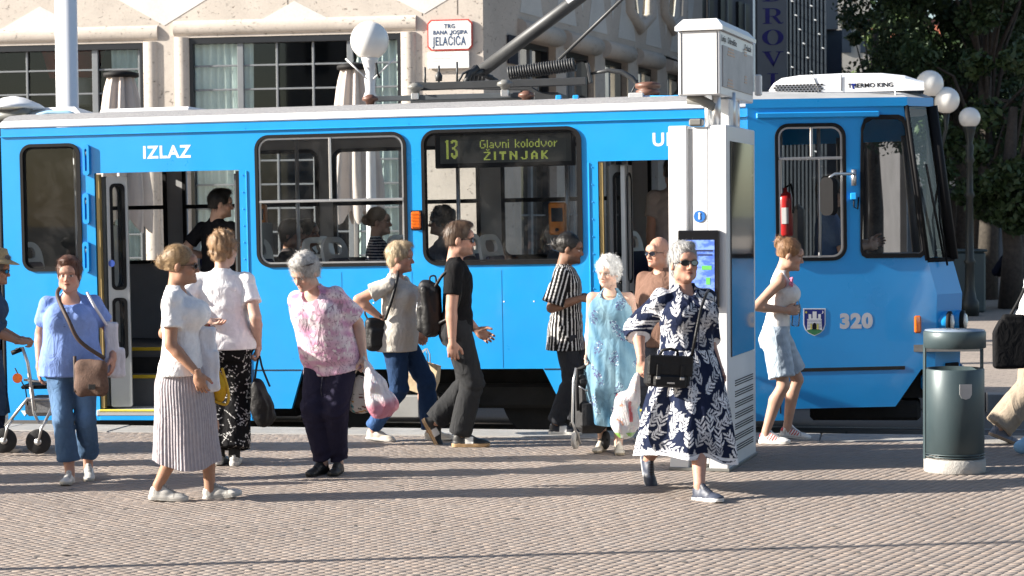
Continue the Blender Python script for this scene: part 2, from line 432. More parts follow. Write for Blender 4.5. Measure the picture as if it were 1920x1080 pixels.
# ---------------------------------------------------------------- stone building
BD = 32.0
_c = at(908, 300, BD); BY = R(9.0)
BF = Frame((_c.x, _c.y, 0), (math.cos(BY), -math.sin(BY), 0))           # u = 0 at the corner, negative to the left
WAZ = R(21.5)
WF = Frame((_c.x, _c.y, 0), (math.sin(WAZ), math.cos(WAZ), 0))          # side wall, receding; seen side is +? fixed below
def travertine(name, base, light=.0, pits=True):
    m = bpy.data.materials.new(name); nt, b = nodes(m)
    n1 = noise_tex(nt, .9, 8, .62, dist=.5); n2 = noise_tex(nt, 10.0, 10, .78, dist=.6, stretch=(1, 1, 1.7)); n3 = noise_tex(nt, 26, 6, .7)
    lo = tuple(c * .84 for c in base); hi = tuple(min(.9, c * 1.08) for c in base)
    c1 = ramp(nt, n1.outputs['Fac'], [(.3, lo), (.72, hi)]).outputs['Color']
    c3 = ramp(nt, n3.outputs['Fac'], [(.3, (.9, .89, .87)), (.7, (1.05, 1.04, 1.02))]).outputs['Color']
    out = mixc(nt, 1.0, c1, c3, 'MULTIPLY')
    if pits:
        f = ramp(nt, n2.outputs['Fac'], [(.36, (1, 1, 1)), (.40, (.0, .0, .0))]).outputs['Color']
        out = mixc(nt, f, out, (.22, .18, .145))
        bp = nt.nodes.new('ShaderNodeBump'); bp.inputs['Strength'].default_value = .8; bp.inputs['Distance'].default_value = .03; bp.invert = True
        nt.links.new(f, bp.inputs['Height']); nt.links.new(bp.outputs['Normal'], b.inputs['Normal'])
    nt.links.new(out, b.inputs['Base Color']); b.inputs['Roughness'].default_value = .75; return m
m_trav = travertine('travertine', (.60, .545, .49)); m_rhomb = travertine('white_stone', (.74, .725, .70), pits=False)
m_frame_g = pm('window_frame_grey', (.22, .235, .25), .45, .3, var=.08); m_frame_k = pm('window_frame_black', (.02, .022, .026), .4, .2, var=.1)
m_wglass = glass_mat('shop_glass', (.80, .86, .85), refl=1.0, ior=1.5)
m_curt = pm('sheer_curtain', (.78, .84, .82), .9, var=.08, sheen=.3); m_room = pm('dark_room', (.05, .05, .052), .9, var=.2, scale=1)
bld = empty('stone_building', BF.M, 'travertine corner building with white diamond inlays and grid windows behind the tram', 'building')
H_B = 19.0
fu = BF.uv
uL = -17.0
zw0 = .35
def bwin(x0, y0, x1, y1, fr=fu):
    a = fr(x0, y0); c = fr(x1, y1); return a[0], c[0], a[1], c[1]
win_px = [(-160, 268, 86), (354, 751, 71)]
holes = []; wins = []
for (x0, x1, yt) in win_px:
    u0, z1 = fu(x0, yt if x0 > 0 else yt + 4); u1, _ = fu(x1, yt)
    holes.append([(u0, zw0), (u1, zw0), (u1, z1), (u0, z1)]); wins.append((u0, u1, z1))
plate('wall', [(uL, 0), (0, 0), (0, H_B), (uL, H_B)], holes, 0, .45, m_trav, bld)
def curtain(name, u0, u1, z0, z1, v, par, mat=None, amp=.035, per=.13, seed=1):
    rng = random.Random(seed); n = max(6, int((u1 - u0) / .022)); V = []; F = []
    ph = [rng.uniform(0, 6) for _ in range(3)]
    for j in range(5):
        t = j / 4
        for i in range(n + 1):
            u = u0 + (u1 - u0) * i / n
            a = amp * (math.sin(u / per * 6.28 + ph[0] + .4 * math.sin(u * 7)) + .4 * math.sin(u / per * 3.1 + ph[1] + t))
            V.append((u + .01 * math.sin(t * 5 + u * 9), v + a, z0 + (z1 - z0) * t))
    for j in range(4):
        for i in range(n): F.append((j * (n + 1) + i, j * (n + 1) + i + 1, (j + 1) * (n + 1) + i + 1, (j + 1) * (n + 1) + i))
    return MB().add(V, F, True).build(name, mat or m_curt, par, rec=False)
def bigwindow(par, u0, u1, z0, z1, muls, bars, thick, v=.16, glass=None, dark=True):
    f = MB(); 
    f.box(((u0 + u1) / 2, v, z1 - .05), (u1 - u0, .12, .10)); f.box((u0 + .03, v, (z0 + z1 - .10) / 2), (.06, .12, z1 - z0 - .10)); f.box((u1 - .03, v, (z0 + z1 - .10) / 2), (.06, .12, z1 - z0 - .10))
    w = f.build('window', m_frame_k, par)
    for u in muls:
        tk = .10 if u in thick else .035
        MB().box((u, v + (.01 if tk > .05 else .02), (z0 + z1 - .10) / 2), (tk, .07 if tk > .05 else .04, z1 - z0 - .10), .004).build('mullion', m_frame_g, w)
    for z in bars:
        MB().box(((u0 + u1) / 2, v + .022, z), (u1 - u0 - .12, .034, .03), .004).build('glazing_bar', m_frame_g, w)
    MB().add([(u0 + .01, v + .05, z0 + .01), (u1 - .01, v + .05, z0 + .01), (u1 - .01, v + .05, z1 - .01), (u0 + .01, v + .05, z1 - .01)], [(0, 1, 2, 3)]).build('pane', glass or m_wglass, w)
    return w
for k, (u0, u1, z1) in enumerate(wins):
    mp = [47, 111, 176, 258] if k == 0 else [449, 517, 585, 655, 700]
    mul = [fu(x, 120)[0] for x in mp]; thick = [fu(x, 120)[0] for x in ((176,) if k == 0 else (449, 655))]
    dz = abs(fu(500, 120)[1] - fu(500, 165)[1]); zz = fu(200 if k == 0 else 500, 130 if k == 0 else 121)[1]
    bars = []; z = zz
    while z > zw0 + .1: bars.append(z); z -= dz
    w = bigwindow(bld, u0, u1, zw0, z1, mul, bars, thick, v=.07)
    if k == 0:
        curtain('curtain', fu(203, 100)[0], u1 - .03, zw0, z1 - .1, .17, w, seed=3)
        # red panel and pale pillar seen inside the shop
        MB().lathe([(.34, 0), (.34, .5), (.30, 1.15)], 20, c=(fu(85, 100)[0], 1.3, fu(85, 190)[1])).build('pale_column', pm('pale_plaster', (.55, .55, .56), .8), w)
        MB().lathe([(.40, 0), (.55, .5), (.58, .9)], 20, c=(fu(85, 100)[0], 1.25, fu(85, 138)[1])).build('red_shade', pm('red_fabric', (.45, .05, .035), .7), w)
    else:
        curtain('curtain', u0 + .04, fu(448, 100)[0], zw0, z1 - .1, .17, w, seed=4)
        curtain('curtain', fu(452, 100)[0], fu(468, 100)[0], zw0, z1 - .1, .17, w, per=.09, seed=5)
        curtain('curtain', fu(664, 100)[0], u1 - .05, zw0, z1 - .1, .17, w, seed=6)
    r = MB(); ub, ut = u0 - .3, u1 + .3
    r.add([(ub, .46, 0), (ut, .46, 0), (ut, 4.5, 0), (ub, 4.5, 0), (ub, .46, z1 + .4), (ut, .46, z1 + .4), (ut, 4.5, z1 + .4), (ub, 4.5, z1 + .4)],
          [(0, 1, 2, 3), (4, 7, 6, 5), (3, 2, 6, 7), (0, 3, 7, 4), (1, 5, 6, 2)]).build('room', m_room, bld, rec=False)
    # round stone moulding about the opening
    rr = .125
    def mould(p, q, name='moulding'):
        d = Vector(q) - Vector(p); pts = []
        n = 10; V = []; e = Vector((0, 1, 0)).cross(d.normalized())
        ring = [(math.cos(a) * rr, math.sin(a) * rr * .6) for a in [math.pi * k / n for k in range(n + 1)]]
        for base in (Vector(p), Vector(q)):
            for (a, o) in ring: V.append(base + e * a + Vector((0, -o + .02, 0)))
        F = [(k, k + 1, n + 2 + k, n + 1 + k) for k in range(n)] + [tuple(range(n + 1)), tuple(reversed(range(n + 1, 2 * n + 2)))]
        MB().add(V, F[:n], True).add(V, F[n:], False).build(name, m_trav, bld)
    mould((u0 - .26, 0, z1 + .16), (u1 + .26, 0, z1 + .16)); mould((u1 + .13, 0, zw0 - .3), (u1 + .13, 0, z1 + .01)); mould((u0 - .13, 0, zw0 - .3), (u0 - .13, 0, z1 + .01))
# white rhombic stones of the facade (each proud by 6 mm), lattice read from the photo
lat_du = (fu(548, 20)[0] - fu(75, 20)[0]); ha = fu(75, 12)[1] - fu(75, 60)[1]; hw = (fu(75, 12)[0] - fu(-4, 60)[0])
slope = ha / hw
zr = fu(308, 48)[1]
rz = 2.6; rw = rz / slope / 2
def rhomb(cu, z_lo, z_hi, wmax, par, clip_lo=None, v=0.0):
    zc = (z_lo + z_hi) / 2
    P = [(cu, z_lo), (cu + wmax, zc), (cu, z_hi), (cu - wmax, zc)]
    MB().prism(P, v - .006, v + .02).build('inlay', m_rhomb, par)
for k in range(-1, 4):                                              # the upper diamonds whose lower tips show
    cu_ = fu(308, 48)[0] + (k - 0) * lat_du
    if cu_ + rw > -.1: continue
    rhomb(cu_, zr, zr + rz, rw, bld)
cu_ = fu(795, 26)[0]; MB().prism([(cu_, fu(795, 26)[1]), (-.02, fu(795, 26)[1] + (-.02 - cu_) * slope), (-.02, zr + 1.3), (cu_, zr + 2.6), (cu_ - rw, zr + 1.3)], -.006, .02).build('inlay', m_rhomb, bld)
for xc, ya, yb in ((75, 12, 60), (552, 2, 46)):
    c_ = fu(xc, ya); b_ = fu(xc, yb); h = c_[1] - b_[1]
    MB().prism([(c_[0] - h / slope, b_[1] + .03), (c_[0] + h / slope, b_[1] + .03), (c_[0], c_[1])], -.006, .02).build('inlay', m_rhomb, bld)
m_joint = pm('stone_joint', (.10, .085, .07), .9)
for x in (300, 540, 792, 858):                                      # open joints of the stone cladding
    u = fu(x, 60)[0]
    for (za, zb_) in ((zr + .02, H_B) if x in (300,) else (wins[0][2] + .33, H_B),): MB().box((u, -.001, (za + zb_) / 2), (.012, .004, zb_ - za)).build('stone_joint', m_joint, bld)
# ---- side wall in the shade: built in its own frame, u into the distance
wl = WF.M.copy()
def wuv(x, y):
    # side wall plane: contains the corner and direction WAZ; its seen side faces the street on the right
    n = Vector((math.cos(WAZ), -math.sin(WAZ), 0)); p = hit(x, y, (_c.x, _c.y, 0), n)
    d = p - Vector((_c.x, _c.y, 0)); return (d.x * math.sin(WAZ) + d.y * math.cos(WAZ), p.z)
# local axes of this wall as seen from the street: u = distance from the corner, v into the building
SIDE = Matrix(((math.sin(WAZ), -math.cos(WAZ), 0, _c.x), (math.cos(WAZ), math.sin(WAZ), 0, _c.y), (0, 0, 1, 0), (0, 0, 0, 1)))
sd = MB()
W_LEN = wuv(1318, 200)[0]; W_END = wuv(1427, 200)[0]
side_wins = []
sx = [(976, 1043), (1062, 1116), (1135, 1178), (1197, 1233), (1252, 1282)]
zt_w = wuv(1025, 84)[1]
holes = []
for a, c in sx:
    u0 = wuv(a, 150)[0]; u1 = wuv(c, 150)[0]; side_wins.append((u0, u1)); holes.append([(u0, zw0), (u1, zw0), (u1, zt_w), (u0, zt_w)])
du_ = side_wins[-1][1] - side_wins[-2][1]
for k in range(1, 4):
    u0 = side_wins[4][0] + k * du_
    if u0 + du_ * .72 > W_LEN - .15: break
    side_wins.append((u0, u0 + du_ * .72)); holes.append([(u0, zw0), (u0 + du_ * .72, zw0), (u0 + du_ * .72, zt_w), (u0, zt_w)])
up_wins = []
for xa, xb, yb in ((1180, 1215, 20), (1245, 1275, 25)):
    u0, z0 = wuv(xa, yb); u1, _ = wuv(xb, yb); up_wins.append((u0, u1, z0)); holes.append([(u0, z0), (u1, z0), (u1, z0 + 2.4), (u0, z0 + 2.4)])
bs = empty('side_wing', SIDE, 'shaded side wing of the travertine building with a row of tall dark windows', 'building')
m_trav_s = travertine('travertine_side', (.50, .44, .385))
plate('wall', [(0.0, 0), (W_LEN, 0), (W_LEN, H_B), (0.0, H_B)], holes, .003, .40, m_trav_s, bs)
for (u0, u1) in side_wins:
    w = bigwindow(bs, u0, u1, zw0, zt_w, [(u0 * .45 + u1 * .55)], [zt_w * .62, zt_w * .38], [u0 * .45 + u1 * .55], v=.2)
    mb = MB(); mb.tube([(u0 - .1, .0, zt_w + .17), (u1 + .1, .0, zt_w + .17)], .17, 12).build('moulding', m_trav_s, bs)
for (u0, u1, z0) in up_wins:
    bigwindow(bs, u0, u1, z0, z0 + 2.4, [(u0 + u1) / 2], [z0 + 1.2], [], v=.2)
    MB().tube([(u0 - .25, 0, z0 + 2.2), (u0 - .1, 0, z0 + .0), ((u0 + u1) / 2, 0, z0 - .28), (u1 + .1, 0, z0), (u1 + .25, 0, z0 + 2.2)], .15, 10).build('moulding', m_trav_s, bs)
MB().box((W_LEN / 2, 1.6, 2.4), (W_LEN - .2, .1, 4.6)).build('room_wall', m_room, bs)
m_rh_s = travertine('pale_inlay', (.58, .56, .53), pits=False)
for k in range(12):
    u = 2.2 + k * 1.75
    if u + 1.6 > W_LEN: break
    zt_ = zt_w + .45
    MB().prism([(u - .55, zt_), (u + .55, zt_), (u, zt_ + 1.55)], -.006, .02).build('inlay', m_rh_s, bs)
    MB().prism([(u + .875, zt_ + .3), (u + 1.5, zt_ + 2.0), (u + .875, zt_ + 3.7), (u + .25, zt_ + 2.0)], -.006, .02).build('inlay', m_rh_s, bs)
db = empty('dark_block', SIDE, 'dark grey office block continuing the street beyond the travertine wing', 'building')
m_dkconc = pm('dark_concrete', (.13, .13, .14), .85, var=.12, scale=.7)
MB().box(((W_LEN + W_END) / 2 + .02, 6.2, 8.5), (W_END - W_LEN, 12, 17)).build('wall', m_dkconc, db)
for k in range(3):
    for j in range(4):
        uu = W_LEN + .9 + k * 1.6
        w = MB().box((uu, .17, 2.2 + j * 3.6), (1.0, .08, 2.2)).build('window', m_frame_k, db); MB().box((uu, .12, 2.2 + j * 3.6), (.06, .05, 2.2)).build('window_bar', m_frame_g, w)
# dark plaque near the corner and a bracket further on
a = wuv(950, 65); c = wuv(967, 122)
pl = MB().box(((a[0] + c[0]) / 2, -.03, (a[1] + c[1]) / 2), (abs(c[0] - a[0]), .04, abs(a[1] - c[1])), .006).build('wall_plaque', pm('plaque_blue', (.012, .014, .03), .3))
pl.matrix_world = SIDE; prop(pl, 'small dark blue plaque on the shaded wall by the corner', 'plaque')
a = wuv(1240, 105); br = MB(); br.tube([(a[0], -.02, a[1]), (a[0] + .02, -.75, a[1] - .25), (a[0], -.02, a[1] - 1.1)], .03, 6)
br = br.build('wall_bracket', m_frame_k); br.matrix_world = SIDE; prop(br, 'black angular bracket sticking out of the shaded stone wall', 'bracket')
# square name sign on the corner
sg = empty('street_sign', BF.M, 'white street name plate with red border and blue letters on stone', 'sign')
m_enam_w = pm('enamel_white', (.82, .82, .80), .25, var=.03, coat=.4); m_enam_r = pm('enamel_red', (.55, .05, .035), .3, var=.05); m_enam_b = pm('enamel_blue', (.03, .07, .16), .3)
(u0, z1), (u1, z0) = fu(802, 38), fu(887, 94)
def octo(u0, z0, u1, z1, c): return [(u0 + c, z0), (u1 - c, z0), (u1, z0 + c), (u1, z1 - c), (u1 - c, z1), (u0 + c, z1), (u0, z1 - c), (u0, z0 + c)]
MB().prism(octo(u0, z0, u1, z1, .06), -.045, -.02).build('border', m_enam_r, sg)
MB().prism(octo(u0 + .022, z0 + .022, u1 - .022, z1 - .022, .052), -.052, -.046).build('plate', m_enam_w, sg)
for tx, (px_, py_), sz in (('TRG', (844, 50), .095), ('BANA  JOSIPA', (845, 61.5), .09), ('JELAČIĆA', (843.5, 78.5), .2)):
    u, z = fu(px_, py_)
    text('lettering', tx, sz, TM(u, z, -.054), m_enam_b, sg, .001, bold=.0022, sx=.93 if sz < .15 else .58, space=1.1)
s2 = empty('notice_plate', BF.M, 'small blank white plate on stone under the red bordered street sign', 'sign')
(u0, z1), (u1, z0) = fu(804, 98), fu(881, 128)
MB().box(((u0 + u1) / 2, -.035, (z0 + z1) / 2), (u1 - u0, .05, z1 - z0), .006).build('plate', m_enam_w, s2)
m_faint = pm('faint_print', (.62, .62, .62), .4)
for k, w in enumerate((.34, .3, .16)):
    MB().box((u0 + .06 + w / 2, -.0612, z1 - .06 - .045 * k), (w, .002, .012)).build('print_line', m_faint, s2)
# ---------------------------------------------------------------- tram
m_blue = pm('tram_blue', (.014, .33, .78), .30, var=.035, scale=2.0, coat=.5, dirt=.16, dirt_col=(.08, .20, .42))  # the dirt tint also stands in for faint streak reflections on the side
_nt = m_blue.node_tree; _b = _nt.nodes['Principled BSDF']; _q = noise_tex(_nt, 1.3, 2, .5, stretch=(1, 1, .5)); _bp = _nt.nodes.new('ShaderNodeBump'); _bp.inputs['Strength'].default_value = .10; _bp.inputs['Distance'].default_value = .05
_nt.links.new(_q.outputs['Fac'], _bp.inputs['Height']); _nt.links.new(_bp.outputs['Normal'], _b.inputs['Normal']); _nt.links.new(_bp.outputs['Normal'], _b.inputs['Coat Normal'])
m_roofw = pm('roof_edge_white', (.74, .75, .77), .5, var=.05, dirt=.2); m_roofg = pm('roof_grit', (.30, .30, .31), .95, var=.3, scale=90, bump=.9, bscale=220)
m_rubber = pm('rubber_black', (.010, .010, .011), .65, var=.2, spec=.18); m_alu = pm('aluminium', (.62, .62, .62), .35, .9, var=.06)
m_greyp = pm('grey_panel', (.36, .365, .37), .6, var=.06); m_dkgrey = pm('dark_panel', (.10, .102, .105), .6, var=.1); m_floor = pm('tram_floor', (.10, .10, .102), .8, var=.2, scale=30)
m_under = pm('underframe', (.012, .012, .012), .85, var=.3, scale=8, bump=.3); m_steel = pm('worn_steel', (.10, .095, .09), .5, .8, var=.3, scale=10)
m_yel = pm('step_yellow', (.62, .42, .02), .6, var=.1); m_yel2 = pm('sill_yellow', (.68, .60, .06), .6, var=.1)
m_white = pm('sticker_white', (.80, .80, .80), .4, var=.03); m_orange = pm('orange_plastic', (.55, .17, .01), .4, var=.06); m_amber = pm('amber_lens', (.62, .12, .01), .15, var=.25, scale=60, coat=.6)
m_tglass = glass_mat('tram_glass', (.90, .92, .92), refl=1.0, ior=1.5, smudge=.06)
m_seatw = pm('seat_shell', (.74, .74, .72), .45, var=.05); m_navy = pm('seat_navy', (.012, .016, .07), .8, var=.15, scale=40); m_pole = pm('grey_pole', (.50, .50, .51), .35, .5, var=.05)
TW = 2.18
m_seam = pm('seam_blue', (.008, .17, .42), .5)
tram = empty('tram', TF.M, 'blue articulated city tram numbered 320 with open doors at the stop', 'tram')
zt = S(700, 222)[1]; zb = S(800, 692)[1]; zsk = S(505, 766)[1]; zsb = S(230, 788)[1]; zst = S(230, 768)[1]
zdt = S(300, 322)[1]
U = lambda x, y=500: S(x, y)[0]
u_l, u_br = 0.0, U(1405)
d1 = (U(181), U(452)); d2 = (U(1124), U(1396))
print('TRAM z', zt, zb, zsk, zsb, zst, zdt, S(1190, 303)[1], 'u_br', u_br)
def wrect(x0, y0, x1, y1, r, fr=None):
    fr = fr or S; a = fr(x0, y0); c = fr(x1, y1)
    return (a[0], c[1], c[0], a[1], r)
W1 = wrect(37, 271, 156, 508, .11); W3 = wrect(477, 254, 766, 498, .13); W4 = wrect(789, 244, 1094, 494, .13)
print('wins', W1, W3, W4)
outer = [(u_l, zsb), (d1[0], zsb), (d1[0], zdt), (d1[1], zdt), (d1[1], zsb), (U(470), zsb), (U(470), zsk), (U(541), zsk), (U(563), zb), (U(1015), zb), (U(1052), zsk),
         (U(1104), zsk), (U(1104), zsb), (d2[0], zsb), (d2[0], zdt), (d2[1], zdt), (d2[1], zsb), (u_br, zsb), (u_br, zt), (u_l, zt)]
def hole(w, k=.012): return rrect(w[0] + k, w[1] + k, w[2] - k, w[3] - k, w[4] - k, 8)
side = plate('body_side', outer, [hole(W1), hole(W3), hole(W4)], 0.0, .05, m_blue, tram)
def window(w, parent, bar=None, mul=None, glass=None, two=False):
    g = plate('window', rrect(*w, 8), [rrect(w[0] + .028, w[1] + .028, w[2] - .028, w[3] - .028, max(.02, w[4] - .028), 8)], -.014, .012, m_rubber, parent)
    plate('inner_frame', rrect(w[0] + .03, w[1] + .03, w[2] - .03, w[3] - .03, max(.02, w[4] - .03), 8), [rrect(w[0] + .045, w[1] + .045, w[2] - .045, w[3] - .045, max(.02, w[4] - .045), 8)], .004, .02, m_rubber if not two else m_alu, g)
    pts = rrect(w[0] + .02, w[1] + .02, w[2] - .02, w[3] - .02, max(.02, w[4] - .02), 8)
    plate('pane', pts, [], .015, .015, glass or m_tglass, g)
    if bar:
        MB().box(((w[0] + w[2]) / 2, -.002, bar), (w[2] - w[0] - .06, .02, .026), .004).build('slider_bar', m_alu, g)
        if mul: MB().box((mul, -.002, (bar + .014 + w[3] - .034) / 2), (.024, .02, w[3] - .034 - bar - .014), .004).build('slider_post', m_alu, g)
    return g
window(W1, tram); window(W3, tram, bar=S(620, 376)[1], mul=U(619, 300), two=True); w4o = window(W4, tram)
# moulding line under the gutter, seams, skirts
MB().box(((u_l + u_br) / 2, -.008, zt - .075), (u_br - u_l, .018, .012), .004).build('drip_rail', m_blue, tram)
for a, c, z in ((U(470), U(562), zb), (U(1015), U(1104), zb)): MB().box(((a + c) / 2, -.001, z - .004), (c - a - .02, .006, .010)).build('skirt_seam', m_under, tram)
for x in (470, 1104): MB().box((U(x), -.001, (zsk + zb) / 2), (.008, .004, zb - zsk)).build('skirt_seam', m_under, tram)
# rivets along the door posts
mr = MB()
for x in (459, 1113):
    for k in range(14): mr.sphere((U(x), -.001, zdt - .05 - k * .15), .007, 6, 4)
mr.build('rivets', m_blue, tram)['kind'] = 'stuff'
for xa in (1107,): MB().box((U(xa), -.003, (zdt + zsb) / 2), (.012, .01, zdt - zsb - .02), .003).build('post_trim', m_blue, tram)
for x in (466,): MB().box((U(x), -.003, (zdt + zsb) / 2), (.012, .01, zdt - zsb - .02), .003).build('post_trim', m_blue, tram)
for x in (772, 940, 640): MB().box((U(x), -.0005, (zb + W3[1]) / 2 - .02), (.004, .002, W3[1] - zb - .06)).build('panel_seam', m_seam, tram)
for x in (772, 466): MB().box((U(x), -.0005, (W3[3] + zt) / 2), (.004, .002, .0 + zt - W3[3] - .1)).build('panel_seam', m_seam, tram)
# slotted hinge covers beside the first window
for yc in (300, 391, 482):
    u, z = S(163, yc); h = S(163, yc - 29)[1] - z
    hc = plate('hinge_cover', rrect(u - .03, z - h, u + .03, z + h, .028, 6), [rrect(u - .010, z - h * .72, u + .010, z + h * .72, .009, 4)], -.03, -.001, m_blue, tram)
    MB().tube([(u, -.02, z + h * .55), (u, -.02, z + h * .3)], .007, 6).build('pin', m_alu, hc)
# orange side indicator
u, z = S(781, 413); pb = MB().box((u, -.018, z), (.085, .03, .155), .012).build('indicator_lamp', m_amber, tram)
for k in range(5): MB().box((u, -.034, z - .055 + k * .027), (.078, .006, .010), .002).build('lens_rib', m_amber, pb)
MB().box((u, -.003, z), (.10, .01, .175), .004).build('lamp_base', m_rubber, pb)
# lettering on the side
u, z = S(312, 286); text('lettering', 'IZLAZ', .155, TM(u, z, -.0008), m_white, tram, .0003, bold=.0045, sx=1.0, space=1.12)
u, z = S(1268, 262); text('lettering', 'ULAZ', .155, TM(u, z, -.0008), m_white, tram, .0003, bold=.0045, sx=1.0, space=1.12)
a = S(46, 770); MB().prism([(a[0] - .035, a[1]), (a[0], a[1] - .05), (a[0] + .035, a[1])], -.003, .0).build('jack_mark', m_white, tram)
# ---- roof
prof = [(0.0, zt + .002), (-.012, zt + .012), (-.004, zt + .055), (.035, zt + .072)]
def loft_u(name, prof, u0, u1, mat, parent, n=1):
    V = []; F = []; m = len(prof)
    for k in range(n + 1):
        for (v, z) in prof: V.append((u0 + (u1 - u0) * k / n, v, z))
    for k in range(n):
        for i in range(m - 1): F.append((k * m + i, (k + 1) * m + i, (k + 1) * m + i + 1, k * m + i + 1))
    return MB().add(V, F, False).build(name, mat, parent, rec=False)
loft_u('roof_edge', prof, u_l, u_br, m_roofw, tram)
loft_u('roof_edge', [(TW - v, z) for v, z in prof], u_l, u_br, m_roofw, tram)
rp = [(.035, zt + .073), (.09, zt + .10), (.2, zt + .128), (.5, zt + .155), (TW / 2, zt + .17), (TW - .5, zt + .155), (TW - .2, zt + .128), (TW - .09, zt + .10), (TW - .035, zt + .073)]
roof = loft_u('roof', rp, u_l, u_br, m_roofg, tram)
# ---- far side, floor, ceiling
def far_win(x0, x1):
    a = TF.uv(x0, 271, TW); c = (min(TF.uv(x1, 492, TW)[0], u_br - .08), 0); return (a[0], S(600, 498)[1] + .0, c[0], S(600, 256)[1] - .03, .10)
fw = [far_win(62, 322), far_win(347, 606), far_win(628, 906), far_win(942, 1190), far_win(1216, 1330)]
cutsu = [u_l - 1.3] + [(fw[k][2] + fw[k + 1][0]) / 2 for k in range(4)] + [u_br]
for k, w in enumerate(fw):
    plate('far_side', [(cutsu[k], zsb), (cutsu[k + 1], zsb), (cutsu[k + 1], zt), (cutsu[k], zt)], [hole(w)], TW - .05, TW, m_blue, tram)
    plate('inner_wall', [(cutsu[k], .58), (cutsu[k + 1], .58), (cutsu[k + 1], zt), (cutsu[k], zt)], [hole(w, .03)], TW - .09, TW - .055, m_greyp, tram)
for w in fw:
    g = plate('far_window', rrect(*w, 6), [rrect(w[0] + .035, w[1] + .035, w[2] - .035, w[3] - .035, w[4] - .03, 6)], TW - .12, TW - .092, m_rubber, tram)
    plate('pane', rrect(w[0] + .02, w[1] + .02, w[2] - .02, w[3] - .02, w[4] - .02, 6), [], TW - .042, TW - .042, m_tglass, g)
    MB().box(((w[0] + w[2]) / 2, TW - .105, S(600, 378)[1]), (w[2] - w[0] - .06, .03, .04)).build('slider_bar', m_rubber, g)
FZ = .60
fl = MB()
for (a, c) in ((u_l, d1[0] - .05), (d1[1] + .05, d2[0] - .05), (d2[1] + .05, u_br)): fl.box(((a + c) / 2, TW / 2, FZ - .03), (c - a, TW - .11, .06))
for d in (d1, d2): fl.box(((d[0] + d[1]) / 2, (TW + .62) / 2, FZ - .03), (d[1] - d[0] + .1, TW - .68, .06))
fl.build('floor', m_floor, tram)
MB().box(((u_l + u_br) / 2, TW / 2, zt - .02), (u_br - u_l, TW - .12, .04)).build('ceiling', m_greyp, tram)
# inside of the near wall below and above the windows
for (a, c) in ((u_l, d1[0] - .06), (d1[1] + .06, d2[0] - .06)):
    MB().box(((a + c) / 2, .075, (FZ + W3[1] - .03) / 2), (c - a, .03, W3[1] - .03 - FZ)).build('lining', m_greyp, tram)
for d in (d1, d2):
    st = MB().box(((d[0] + d[1]) / 2, .16, (zst - .03)), (d[1] - d[0] + .06, .36, .06), .01).build('door_sill', m_greyp, tram)
    MB().box(((d[0] + d[1]) / 2, -.006, zst - .055), (d[1] - d[0], .02, .085), .004).build('sill_edge', m_blue, st)
    MB().box(((d[0] + d[1]) / 2, -.010, zst - .012), (d[1] - d[0], .02, .030), .003).build('sill_stripe', m_yel2, st)
    z1 = FZ - .24
    s1 = MB().box(((d[0] + d[1]) / 2, .48, z1 - .02), (d[1] - d[0] + .06, .30, .04)).build('step', m_floor, tram)
    MB().box(((d[0] + d[1]) / 2, .335, (z1 + zst) / 2 - .02), (d[1] - d[0] + .06, .01, z1 - zst - .02)).build('riser', m_dkgrey, s1)
    MB().box(((d[0] + d[1]) / 2, .326, z1 - .012), (d[1] - d[0] + .04, .012, .032), .003).build('step_edge', m_yel, s1)
    MB().box(((d[0] + d[1]) / 2, .625, (FZ + z1) / 2 - .02), (d[1] - d[0] + .06, .01, FZ - z1 - .02)).build('riser', m_dkgrey, s1)
    MB().box(((d[0] + d[1]) / 2, .616, FZ - .016), (d[1] - d[0] + .04, .012, .032), .003).build('step_edge', m_yel, s1)
    for e in (0, 1): MB().box((d[e] + (.03 if e else -.03), .32, (FZ + zst) / 2), (.02, .60, FZ - zst + .1)).build('well_wall', m_dkgrey, tram)
# folded door leaves: two narrow leaves standing inward at each post
def leaf(name, u, w, v0, ang, mat, rib=True):
    L = MB(); zc0, zc1 = zst + .02, zdt - .03
    e = empty_child = plate(name, rrect(0, zc0, w, zc1, .02, 3), [rrect(w * .24, zc1 - 1.02, w * .80, zc1 - .08, w * .22, 5), rrect(w * .24, zc0 + .45, w * .80, zc1 - 1.12, w * .2, 5)], -.018, .018, mat, tram)
    M = Matrix.Translation((u, v0, 0)) @ Matrix.Rotation(ang, 4, 'Z'); e.data.transform(M)
    for (za, zb_) in ((zc1 - 1.02, zc1 - .08), (zc0 + .45, zc1 - 1.12)):
        q = plate('leaf_gasket', rrect(w * .24 - .015, za - .015, w * .80 + .015, zb_ + .015, w * .24, 5), [rrect(w * .24 + .012, za + .012, w * .80 - .012, zb_ - .012, w * .18, 5)], -.024, -.0185, m_rubber, e); q.data.transform(M)
        q = plate('pane', rrect(w * .24, za, w * .80, zb_, w * .22, 5), [], 0, 0, m_tglass, e); q.data.transform(M)
    return e
m_leaf = pm('door_leaf_grey', (.50, .51, .50), .45, .2, var=.05); m_leafd = pm('door_leaf_dark', (.16, .17, .175), .5, .3, var=.1)
lf = leaf('door_leaf', d1[0] + .09, .19, .06, R(12), m_leaf); leaf('door_leaf', d1[0] + .05, .34, .06, R(80), m_leafd)
leaf('door_leaf', d1[1] - .05, .34, .06, R(98), m_leafd); leaf('door_leaf', d2[0] + .08, .22, .05, R(50), m_leafd); leaf('door_leaf', d2[0] + .20, .34, .10, R(86), m_leaf)
